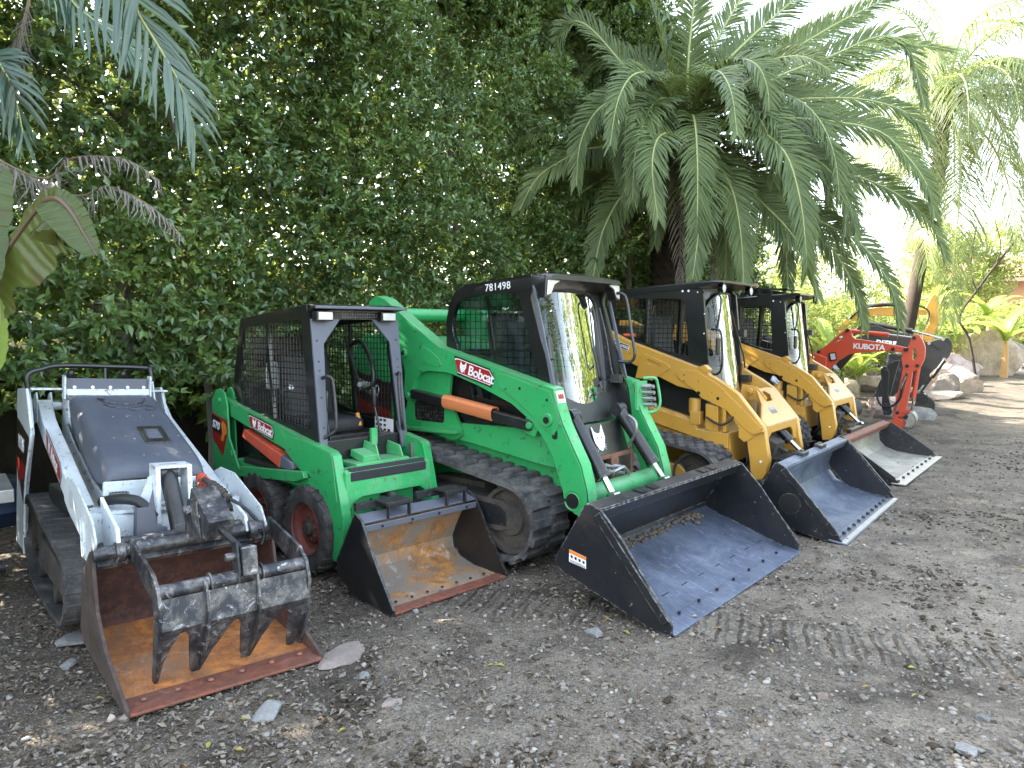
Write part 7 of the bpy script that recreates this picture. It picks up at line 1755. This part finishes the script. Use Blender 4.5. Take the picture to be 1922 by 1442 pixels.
def build_red():
    E = thing('mini_excavator', 'red mini excavator with folded arm lettered KUBOTA resting on its bucket', 'mini excavator', (6.35, 12.2, 0), R(-35), 'mini excavators at the end of the row')
    Rm = M['red']
    tracks_body(E, Rm, M['darksteel'])
    b = MB(); b.plate([(-1.75, .75), (-1.15, .78), (-1.10, 1.18), (-1.3, 1.26), (-1.5, 1.1), (-1.75, 1.0)], -.12, .12, MY); b.build('swing_post', Rm, E, bevel=.02)
    b = MB()
    boom = [(-1.45, 1.02), (-1.30, 1.02), (-1.06, .98), (-.94, 1.13), (-.77, 1.24), (-.48, 1.29), (-.12, 1.305), (.10, 1.285), (.14, 1.33), (.07, 1.375), (-.25, 1.44), (-.53, 1.485), (-.68, 1.505), (-.73, 1.55), (-.745, 1.645), (-.79, 1.685), (-.85, 1.65), (-1.03, 1.49), (-1.2, 1.33), (-1.45, 1.18)]
    b.plate(boom, -.065, .065, MY, holes=[[(-.99, 1.46), (-.93, 1.50), (-.88, 1.535), (-.90, 1.50), (-.96, 1.45), (-1.0, 1.43)]]); bo = b.build('boom', Rm, E, bevel=.008)
    text('KUBOTA', .125, M['decalwhite'], bo, 'lettering', (-.71, -.0675, 1.345), (1, 0, -.05), (0, 0, 1), off=.0035, space=.95)
    b = MB(); b.box((-1.02, -.075, 1.20), (.12, .03, .14), Matrix.Rotation(R(-12), 3, 'Y')); lw = b.build('work_light', M['darksteel'], bo, bevel=.008)
    b = MB(); b.box((-1.015, -.093, 1.20), (.075, .008, .10), Matrix.Rotation(R(-12), 3, 'Y')); b.build('lens', M['lens'], lw, bevel=.003)
    b = MB(); b.plate([(-.93, 1.54), (-.885, 1.56), (-.87, 1.53), (-.915, 1.51)], -.0675, -.066, MY); b.build('sticker', M['decalwhite'], bo, smooth=False)
    b = MB()
    for x, z in ((-.80, 1.645), (.10, 1.335), (-1.25, 1.28), (-.10, 1.34)): b.cyl((x, -.085, z), (x, .085, z), .030, n=16)
    b.build('pin', M['darksteel'], bo, ang=40)
    b = MB(); b.cyl((-.78, 0, 1.635), (-.18, 0, 1.575), .036); b.build('arm_cylinder', Rm, E, ang=40)
    b = MB(); b.cyl((-.18, 0, 1.575), (.20, 0, 1.525), .018); b.build('rod', M['chrome'], E, ang=40)
    b = MB()
    stick = [(.17, 1.555), (.21, 1.585), (.27, 1.57), (.32, 1.49), (.36, 1.37), (.355, 1.20), (.31, 1.07), (.245, 1.0), (.19, .99), (.165, .66), (.10, .24), (-.07, .23), (-.03, .55), (.01, .75), (.05, 1.03), (.02, 1.21), (.03, 1.25), (.07, 1.31), (.13, 1.42)]
    hole = [(.185, 1.33), (.205, 1.355), (.23, 1.33), (.24, 1.22), (.20, 1.16), (.18, 1.20)]
    b.plate(stick, -.06, .06, MY, holes=[hole]); st = b.build('dipper_arm', Rm, E, bevel=.006)
    b = MB()
    for x, z in ((.20, 1.525), (.08, 1.335), (.26, 1.08), (.115, 1.07), (.0, .30), (.20, .28)): b.cyl((x, -.08, z), (x, .08, z), .028, n=16)
    b.build('pin', M['darksteel'], st, ang=40)
    b = MB(); b.cyl((.27, 0, 1.07), (.215, 0, .56), .034); b.build('bucket_cylinder', Rm, E, ang=40)
    b = MB(); b.cyl((.215, 0, .56), (.195, 0, .30), .018); b.build('rod', M['chrome'], E, ang=40)
    b = MB()
    for y in (-.075, .06): b.plate([(-.05, .20), (-.03, .30), (.03, .345), (.12, .36), (.20, .335), (.26, .27), (.22, .25), (.16, .29), (.05, .295), (.01, .22)], y, y+.015, MY)
    b.build('bucket_link', Rm, E, bevel=.003)
    b = MB()
    for y in (-.10, .08): b.plate([(-.10, .16), (-.03, .22), (.04, .21), (.12, .14), (.16, .0), (.12, -.04), (.05, .02), (.0, .06), (-.08, .05)], y, y+.02, MY)
    b.box((.02, 0, .10), (.10, .18, .03), Matrix.Rotation(R(30), 3, 'Y')); b.build('quick_coupler', Rm, E, bevel=.004)
    b = MB(); ring = lambda y: [(.17+.11*math.cos(R(a)), y, .20+.14*math.sin(R(a))) for a in range(-120, 100, 20)]
    b.loft([ring(-.14), ring(.14)], close=False, cap=False); k = b.build('bucket', M['palesteel'], E, ang=60); k.modifiers.new('t', 'SOLIDIFY').thickness = .02
    b = MB()
    for y in (-.14, .13): b.plate([(.17+.11*math.cos(R(a)), .20+.14*math.sin(R(a))) for a in range(-120, 100, 20)], y, y+.012, MY)
    b.build('bucket_cheek', M['palesteel'], k, ang=40)
    b = MB(); b.plate([(-.28, 1.0), (-.23, 1.06), (-.18, 1.04), (-.15, .95), (-.155, .60), (-.08, .30), (-.12, .25), (-.19, .25), (-.24, .36), (-.245, .70)], -.05, .05, MY); b.plate([(-.19, 1.08), (-.07, 1.15), (.0, 1.16), (-.05, .96), (-.13, .55), (-.17, .62)], -.03, .03, MY)
    for z in (.98, .42, .28): b.cyl((-.19, -.065, z), (-.19, .065, z), .028, n=14)
    b.build('thumb', M['black'], E, bevel=.006)
    b = MB(); b.tube(smooth_path([(-.17, -.07, .95), (-.27, -.08, .78), (-.31, -.08, .58), (-.25, -.08, .42), (-.10, -.08, .40), (.02, -.08, .52), (.07, -.08, .75), (.12, -.07, .95)], 6), .016, 8)
    pth = smooth_path([(-.17, -.07, .95), (-.27, -.08, .78), (-.31, -.08, .58), (-.25, -.08, .42), (-.10, -.08, .40), (.02, -.08, .52), (.07, -.08, .75)], 8)
    for i in range(len(pth)-1): b.cyl(pth[i], pth[i]+(pth[i+1]-pth[i])*.45, .021, n=8)
    b.build('spiral_wrapped_hose', M['hose'], E, ang=60)
    b = MB(); b.tube([(.13, -.07, .98), (.04, -.07, .66), (-.02, -.07, .3)], .010); b.cyl((.10, -.075, .90), (.04, -.075, .70), .020); b.build('hose', M['zinc'], E, ang=60)
    b = MB(); b.plate([(-.72, .16), (-.66, .18), (-.64, .30), (-.68, .42), (-.74, .44)], -.55, .62, MY); b.bar((-.70, .25, .25), (-1.4, .2, .35), .08, .10); b.bar((-.70, -.25, .25), (-1.4, -.2, .35), .08, .10); b.build('dozer_blade', M['darksteel'], E, bevel=.008)

def build_black():
    E = thing('mini_excavator', 'black painted mini excavator lettered DEERE behind the red one', 'mini excavator', (8.16, 14.3, 0), R(-30), 'mini excavators at the end of the row')
    D = M['black']; tracks_body(E, M['darksteel'], M['darksteel'], 2.5)
    b = MB(); b.plate([(-1.95, .85), (-1.70, .84), (-1.29, 1.40), (-.65, 1.32), (-.20, 1.37), (-.22, 1.46), (-.36, 1.55), (-.74, 1.62), (-1.05, 1.74), (-1.38, 1.74), (-1.6, 1.5), (-2.0, 1.1)], -.08, .08, MY); bo = b.build('boom', D, E, bevel=.012)
    text('DEERE', .125, M['decalwhite'], bo, 'lettering', (-1.07, -.083, 1.375), (1, 0, -.10), (0, 0, 1), off=.004, space=1.0)
    b = MB(); b.cyl((-1.2, 0, 1.78), (-.45, 0, 1.64), .045); b.cyl((-1.9, -.06, .95), (-1.45, -.10, 1.35), .04); b.build('arm_cylinder', D, E, ang=40)
    b = MB(); b.cyl((-.45, 0, 1.64), (.08, 0, 1.49), .02); b.build('rod', M['chrome'], E, ang=40)
    b = MB(); b.plate([(-.24, 1.42), (-.1, 1.44), (.08, 1.50), (.16, 1.51), (.22, 1.44), (.235, 1.30), (.19, 1.15), (.11, 1.05), (-.1, .84), (-.24, .58), (-.36, .38), (-.42, .42), (-.34, .66), (-.28, .98)], -.075, .075, MY); st = b.build('dipper_arm', D, E, bevel=.008)
    b = MB(); b.cyl((.12, -.1, 1.08), (-.08, -.1, .74), .036); b.bar((-.08, -.1, .74), (-.26, -.1, .44), .03, .03); b.bar((.10, .09, 1.08), (-.26, .09, .44), .03, .04); b.build('bucket_cylinder', D, st, ang=40)
    b = MB()
    for x, z in ((.08, 1.48), (-.15, 1.40), (.11, 1.10), (-.30, .46), (-.20, .40)): b.cyl((x, -.10, z), (x, .10, z), .030, n=14)
    b.build('pin', M['zinc'], st, ang=40)
    b = MB(); b.lathe([(.001, -.16), (.165, -.16), (.175, -.13), (.175, .13), (.165, .16), (.001, .16)], (-.18, 0, .20), 'y', 30); b.lathe([(.07, -.165), (.06, -.175), (.001, -.175)], (-.18, 0, .20), 'y', 20); b.build('compaction_wheel', M['undercarriage'], E, ang=35)
    b = MB(); b.plate([(-.36, .42), (-.22, .45), (-.12, .36), (-.14, .22), (-.22, .22), (-.30, .30)], -.17, -.155, MY); b.plate([(-.36, .42), (-.22, .45), (-.12, .36), (-.14, .22), (-.22, .22), (-.30, .30)], .155, .17, MY); b.build('yoke', M['darksteel'], E, bevel=.004)
    # curved steel sheet (a large bucket stood on end)
    o = thing('digger_bucket', 'smooth curved grey steel bucket stood on end among the rocks', 'bucket', (7.35, 14.9, 0), R(-30))
    b = MB(); arc = [(.42-.75*(1-math.cos(R(a))), .05+.95*math.sin(R(a))*1.2) for a in range(0, 75, 8)]
    arc = [(-.16, .22), (-.06, .34), (.02, .50), (.10, .72), (.155, .95), (.18, 1.18)]; arc = [(p[0], p[1]) for p in smooth_path([(x, z, 0) for x, z in arc], 4)]
    b.loft([[(x, -.32, z), (x, .0, z), (x, .32, z)] for x, z in arc], close=False, cap=False); sh = b.build('curved_back', M['greypaint'], o, ang=60); sh.modifiers.new('t', 'SOLIDIFY').thickness = .03
    b = MB()
    for y in (-.33, .32): b.plate([(x, z) for x, z in arc]+[(.42, 1.16), (.40, .5), (.1, .16)], y, y+.015, MY)
    b.build('cheek_plate', M['darksteel'], o, bevel=.003)

def build_far_yellow():
    E = thing('mini_excavator', 'yellow excavator farthest back, its curved arm above the black one', 'mini excavator', (9.4, 17.0, gz(9.4, 17)), R(-25), 'mini excavators at the end of the row')
    Y = M['yellow']; tracks_body(E, Y, M['darksteel'], 2.6)
    b = MB(); b.plate([(-2.3, .9), (-2.0, .9), (-1.59, 1.60), (-1.33, 1.74), (-.94, 1.80), (-.33, 1.78), (.01, 1.82), (-.02, 1.93), (-.34, 1.96), (-.94, 2.0), (-1.27, 1.96), (-1.66, 1.74)], -.09, .09, MY); b.build('boom', Y, E, bevel=.012)
    b = MB(); b.plate([(.10, 2.25), (.17, 2.28), (.22, 2.18), (.28, 1.95), (.26, 1.70), (.18, 1.40), (.02, .75), (-.12, .72), (-.10, 1.2), (-.02, 1.45), (.06, 1.60), (.08, 1.80), (-.02, 1.98)], -.08, .08, MY); b.build('dipper_arm', Y, E, bevel=.01)
    b = MB(); b.cyl((-1.25, 0, 2.03), (-.55, 0, 2.08), .045); b.build('arm_cylinder', M['black'], E, ang=40)
    b = MB(); b.cyl((-.55, 0, 2.08), (.12, 0, 2.20), .022); b.build('rod', M['chrome'], E, ang=40)
    b = MB(); b.tube(smooth_path([(-.35, -.1, 1.98), (-.1, -.12, 2.0), (.05, -.12, 1.85), (.0, -.12, 1.6)], 6), .018); b.tube(smooth_path([(-1.6, -.1, 1.72), (-1.35, -.12, 1.95), (-.95, -.12, 2.06), (-.6, -.1, 2.03)], 6), .03); b.build('hose', M['hose'], E, ang=60)
    b = MB(); b.plate([(.0, .8), (-.15, .75), (-.35, .45), (-.28, .2), (-.05, .15), (.12, .35), (.08, .7)], -.2, .2, MY); b.build('bucket', M['darksteel'], E, bevel=.01)

# ------------------------------------------------------------------ things round the lot
def build_surroundings():
    # dark board fence behind the hedge at the left, sunlit wall of a building beyond
    f = thing('board_fence', 'dark weathered board fence behind the hedge at the lower left', 'fence', tuple(HB-HN*1.75+HD*-3))
    O = HB-HN*1.75+HD*-3; ang = math.atan2(HD[1], HD[0]); b = MB(); Rz = Matrix.Rotation(ang, 3, 'Z')
    for k in range(60):
        p = HD*(k*.15-2.4); b.box((p[0]+.012*HN[0]*(k % 2), p[1]+.012*HN[1]*(k % 2), .74+random.Random(k).uniform(-.015, .015)), (.152, .02, 1.5), Rz)
    b.build('boards', M['fencedark'], f, bevel=.003)
    b = MB()
    for k in range(5): p = HD*(k*2.2-2.4)-HN*.06; b.box((p[0], p[1], .72), (.09, .09, 1.5), Rz)
    b.build('post', M['fencedark'], f)
    h = thing('house', 'tan stucco building lit by the sun, glimpsed through the hedge', 'building', (-6.5, 12.5, 0), ang)
    b = MB(); b.box((0, 1.5, 1.35), (9, 3, 2.7)); b.build('wall', M['stucco'], h)
    b = MB(); b.plate([(-4.8, 2.7), (4.8, 2.7), (4.5, 2.85), (-4.5, 2.85)], -.4, 3.4, lambda u, v, t: (u, t, v)); b.build('roof', M['terracotta'], h)
    # house with a tiled roof, far right
    h = thing('house', 'low house with terracotta tile roof beyond the banana plants', 'house', (23.6, 33.5, gz(23, 33)), R(-14)); zb = 0
    b = MB(); b.box((0, 2.6, 1.75), (9.2, 5, 3.5)); w = b.build('wall', paint('orange_stucco', (.60, .34, .20), .9, (.45, .28, .18), .3, 1.2), h)
    b = MB(); 
    for x in (-3.2, -.6, 2.2): b.box((x, .09, 1.6), (1.0, .04, 1.1))
    wd = b.build('window', M['sideglass'], w)
    b = MB()
    rows = 14; cols = 56
    for i in range(rows):
        t0 = i/rows; t1 = (i+1)/rows+.02; ring0 = []; ring1 = []
        for k in range(cols*4+1):
            x = -5.2+10.4*k/(cols*4); z = .055*abs(math.sin(k*math.pi/4)); ring0.append((x, -.7+3.4*t0, 3.3+1.15*t0+z+.03)); ring1.append((x, -.7+3.4*t1, 3.3+1.15*t1+z))
        b.loft([ring0, ring1], close=False, cap=False)
    b.build('tile_roof', M['terracotta'], h, ang=80)
    b = MB(); b.box((0, -.70, 3.22), (10.4, .06, .16)); b.build('fascia', M['stucco'], h)
    # shrubs and trees at the back
    g = 'sunlit shrubs and trees closing the view'
    leaf_cloud('shrub', 'low bright yellow green shrub behind the far boulders', 'shrub', (14.2, 27.5, gz(14.2, 27.5)), [(0, 0, .7, 1.2, .8), (2., .2, .8, 1.2, .8), (-2, .5, .9, 1.3, .9), (4, 0, .8, 1.2, .8)], 2600, .12, L_SHRUB, 1, group=g)
    leaf_cloud('broadleaf_tree', 'round pale green tree left of the tiled roof', 'tree', (18.6, 31, gz(18.6, 31)), [(0, 0, 3.2, 1.6, .9), (1.4, .2, 4.2, 1.2, .9), (-1.2, 0, 4.4, 1.1, .9), (-1.8, 0, 2.0, 1.5, 1.)], 3200, .13, L_SHRUB, 2, group=g)
    leaf_cloud('shrub', 'dense yellow green shrub under the feather palm', 'shrub', (10.6, 21.5, gz(10.6, 21.5)), [(0, 0, .8, 1.1, .9), (1.3, .5, .9, 1.0, .9), (-1.4, .3, 1.2, 1.2, 1.), (-2.6, 0, 1.4, 1.2, 1.)], 3000, .10, L_SHRUB, 3, group=g)
    leaf_cloud('shrub', 'olive shrub filling the bed behind the diggers', 'shrub', (7.6, 18.0, gz(7.6, 18)), [(0, 0, 1.0, 1.1, 1.), (-1.5, .2, 1.4, 1.2, 1.1), (-3., .3, 1.6, 1.3, 1.1)], 3000, .09, L_SHRUB, 4, group=g)
    leaf_cloud('broadleaf_tree', 'distant tree behind the date palm crown', 'tree', (7.5, 24, gz(7.5, 24)), [(0, 0, 2.6, 2.0, .9), (2.6, .5, 2.2, 1.8, .9), (-2.8, 0, 2.8, 2.0, .9)], 3600, .12, L_SHRUB, 5, group=g)
    leaf_cloud('shrub', 'small shrub at the far right edge behind the orange stemmed banana', 'shrub', (19.5, 28, gz(19.5, 28)), [(0, 0, 1., 1.5, .9), (2.6, 0, 1.2, 1.6, .9), (-2.4, 0, .9, 1.2, .9)], 2600, .12, L_SHRUB, 6, group=g)
    leaf_cloud('broadleaf_tree', 'unseen bushy tree off to the right, added for the cab glass to mirror', 'tree', (15.2, 13.6, 0), [(0, 0, 2.0, 2.2, 1.1), (1.5, -1.5, 4.4, 2.1, 1.), (2.6, 1.2, 3.4, 2.2, 1.1)], 2600, .18, L_SHRUB, 7)  # this tree and the next two: out of view, added for windshield reflections
    leaf_cloud('broadleaf_tree', 'second unseen bushy tree, low and nearer the camera, added for cab glass reflections', 'tree', (14.5, 6.5, 0), [(0, 0, .9, 1.2, 1.), (.5, -2.0, 1.0, 1.3, 1.), (0, 2.0, .9, 1.2, 1.)], 1500, .18, L_SHRUB, 8)
    leaf_cloud('broadleaf_tree', 'tall unseen leafy tree off to the right, added for the yellow loader glass to mirror', 'tree', (14.8, 12.0, 0), [(0, 0, 3.0, 2.3, 1.), (.6, 1.2, 6.0, 2.3, 1.), (1.6, -2.2, 5.0, 2.4, 1.), (2.6, 2.6, 5.4, 2.4, 1.)], 5200, .16, L_SHRUB, 9)
    # bare branchy sapling
    o = thing('bare_sapling', 'bare crooked sapling standing before the tiled roof', 'tree', (12.4, 20.0, gz(12.4, 20)))
    z0 = gz(12.4, 20); b = MB(); 
    def q(L): return smooth_path([(x-12.4, y-20, z-z0) for x, y, z in L], 4)
    b.tube(q([(12.5, 20, z0-.1), (12.3, 20.1, 1.4), (12.0, 20.1, 2.0), (12.44, 20.1, 2.7), (12.99, 20.2, 3.4), (13.6, 20.2, 4.2)]), .035, 7); b.tube(q([(12.44, 20.1, 2.7), (12.25, 20.1, 3.3), (12.35, 20.1, 4.4)]), .022, 6); b.tube(q([(12.99, 20.2, 3.4), (13.1, 20.2, 3.9), (12.9, 20.2, 4.6)]), .015, 6)
    b.build('trunk', BARK, o, ang=80)
    # two globe lamps by the feather palm trunk
    for (x, y, z), lb in (((8.26, 15.2, 3.60), 'lit round globe lamp beside the leaning palm trunk'), ((8.62, 15.35, 3.71), 'smaller lit globe lamp to the right, half behind fronds')):
        l = thing('globe_lamp', lb, 'lamp', (x, y, z), 0, 'lit globe lamps on a cord'); r_ = .075 if z < 3.65 else .06
        b = MB(); b.lathe([(r_*math.sin(R(a))+.0005, -r_*math.cos(R(a))) for a in range(0, 181, 15)], (0, 0, 0), 'z', 20); b.build('globe', M['lamp'], l, ang=60)
        b = MB(); b.cyl((0, 0, r_*.9), (0, 0, r_+.06), .02, n=10); b.build('lamp_holder', M['decalblack'], l, ang=40)
    o = thing('lamp_cord', 'thin black cord carrying the two globe lamps', 'cord', (8.2, 15.2, 3.8)); b = MB(); b.tube(smooth_path([(-3.5, -1.0, .9), (-1.2, -.3, .15), (.06, 0, -.07), (.42, .15, .03), (.62, .9, .1)], 6), .008, 5); b.build('cord', M['hose'], o, ang=60)
    # left edge: rim of a neighbouring grey attachment and a dark blue drum
    o = thing('steel_attachment', 'corner of a grey steel attachment cut off by the left edge', 'attachment', (-3.345, 4.3, 0), R(-50)); b = MB()
    b.plate([(-.25, .05), (.05, .02), (.06, .30), (.155, .62), (.15, .70), (-.25, .74)], -.02, .02, MY); b.plate([(-.25, .66), (.15, .62), (.15, .70), (-.25, .74)], -.03, .35, MY); b.plate([(-.25, .40), (.08, .38), (.10, .46), (-.25, .48)], -.035, .03, MY); b.build('side_plate', M['zinc'], o, bevel=.006)
    b = MB(); b.cyl((0, -.03, .2), (0, .3, .2), .035); b.build('pin', M['darksteel'], o, ang=40)
    o = thing('plastic_tub', 'low dark blue plastic tub at the left edge beside the white loader', 'tub', (-4.46, 6.3, gz(-4.4, 6.3))); o.scale = (1, 1, .44); b = MB()
    b.lathe([(.001, 0), (.26, 0), (.28, .03), (.28, .25), (.29, .27), (.28, .29), (.28, .55), (.29, .57), (.28, .59), (.27, .80), (.22, .86), (.001, .87)], (0, 0, 0), 'z', 36); b.build('barrel', paint('blue_plastic', (.016, .035, .075), .45, (.06, .06, .06), .3, 5.), o, ang=40)
    b = MB(); b.cyl((.1, 0, .865), (.1, 0, .89), .04, n=16); b.build('bung_cap', M['decalblack'], o, ang=40)
    # low white garden fence far right
    o = thing('garden_fence', 'short white garden fence at the right edge beyond the rocks', 'fence', (15.9, 23.4, gz(15.9, 23.4)), R(-10)); b = MB()
    for k in range(9): b.box((k*.16-.1, 0, .32), (.05, .02, .64))
    b.box((.55, .02, .22), (1.4, .02, .05)); b.box((.55, .02, .52), (1.4, .02, .05)); b.build('pickets', M['decalwhite'], o, bevel=.003)
# ================================================================== build everything
build_ground()
build_white(); build_small_green(); build_big_green()
build_yellow('yellow tracked loader next to the large green one, its dark bucket edged with bolts', (3.12, 6.38, 0), R(-37.7))
build_yellow('yellow tracked loader farthest along the row, with orange roof beacon and a worn pale bucket', (4.81, 8.68, .0), R(-38.5), True)
build_red(); build_black(); build_far_yellow()
build_hedge(); build_palms(); build_bananas(); build_rocks(); build_surroundings()

# ------------------------------------------------------------------ light, sky, camera
SUN_EL, SUN_DIR = 36., Vector((-.93, .37, 0)).normalized()
sd = (SUN_DIR*math.cos(R(SUN_EL))+Vector((0, 0, math.sin(R(SUN_EL))))).normalized()
w = bpy.data.worlds.new('World'); SC.world = w; w.use_nodes = True; nt = w.node_tree; bg = nt.nodes['Background']
sk = nt.nodes.new('ShaderNodeTexSky'); sk.sky_type = 'NISHITA'; sk.sun_disc = False; sk.sun_elevation = R(SUN_EL)
sk.sun_rotation = math.atan2(SUN_DIR.x, SUN_DIR.y); sk.air_density = 1.2; sk.dust_density = 2.5; sk.ozone_density = 1.0
hs = nt.nodes.new('ShaderNodeHueSaturation'); hs.inputs['Saturation'].default_value = .62; nt.links.new(sk.outputs[0], hs.inputs['Color']); nt.links.new(hs.outputs[0], bg.inputs[0]); bg.inputs[1].default_value = .15
l = bpy.data.lights.new('sun', 'SUN'); l.energy = 4.0; l.angle = R(.5); l.color = (1., .93, .80)
lo = bpy.data.objects.new('sun', l); COL.objects.link(lo); lo.rotation_euler = sd.to_track_quat('Z', 'Y').to_euler()

cam = bpy.data.cameras.new('camera'); co = bpy.data.objects.new('camera', cam); COL.objects.link(co)
cam.sensor_width = 36; cam.lens = 36*1400/1922; cam.clip_end = 500; cam.clip_start = .05
co.location = (0, 0, 1.65); co.rotation_euler = (R(90)-math.atan(101/1400), 0, 0); SC.camera = co
SC.view_settings.view_transform = 'Standard'; SC.view_settings.look = 'None'; SC.view_settings.exposure = 3.15; SC.view_settings.gamma = 1
SC.cycles.max_bounces = 6; SC.cycles.transparent_max_bounces = 12; SC.cycles.diffuse_bounces = 3; SC.cycles.glossy_bounces = 3; SC.cycles.transmission_bounces = 4
SC.cycles.use_adaptive_sampling = True; SC.cycles.sample_clamp_indirect = 8.
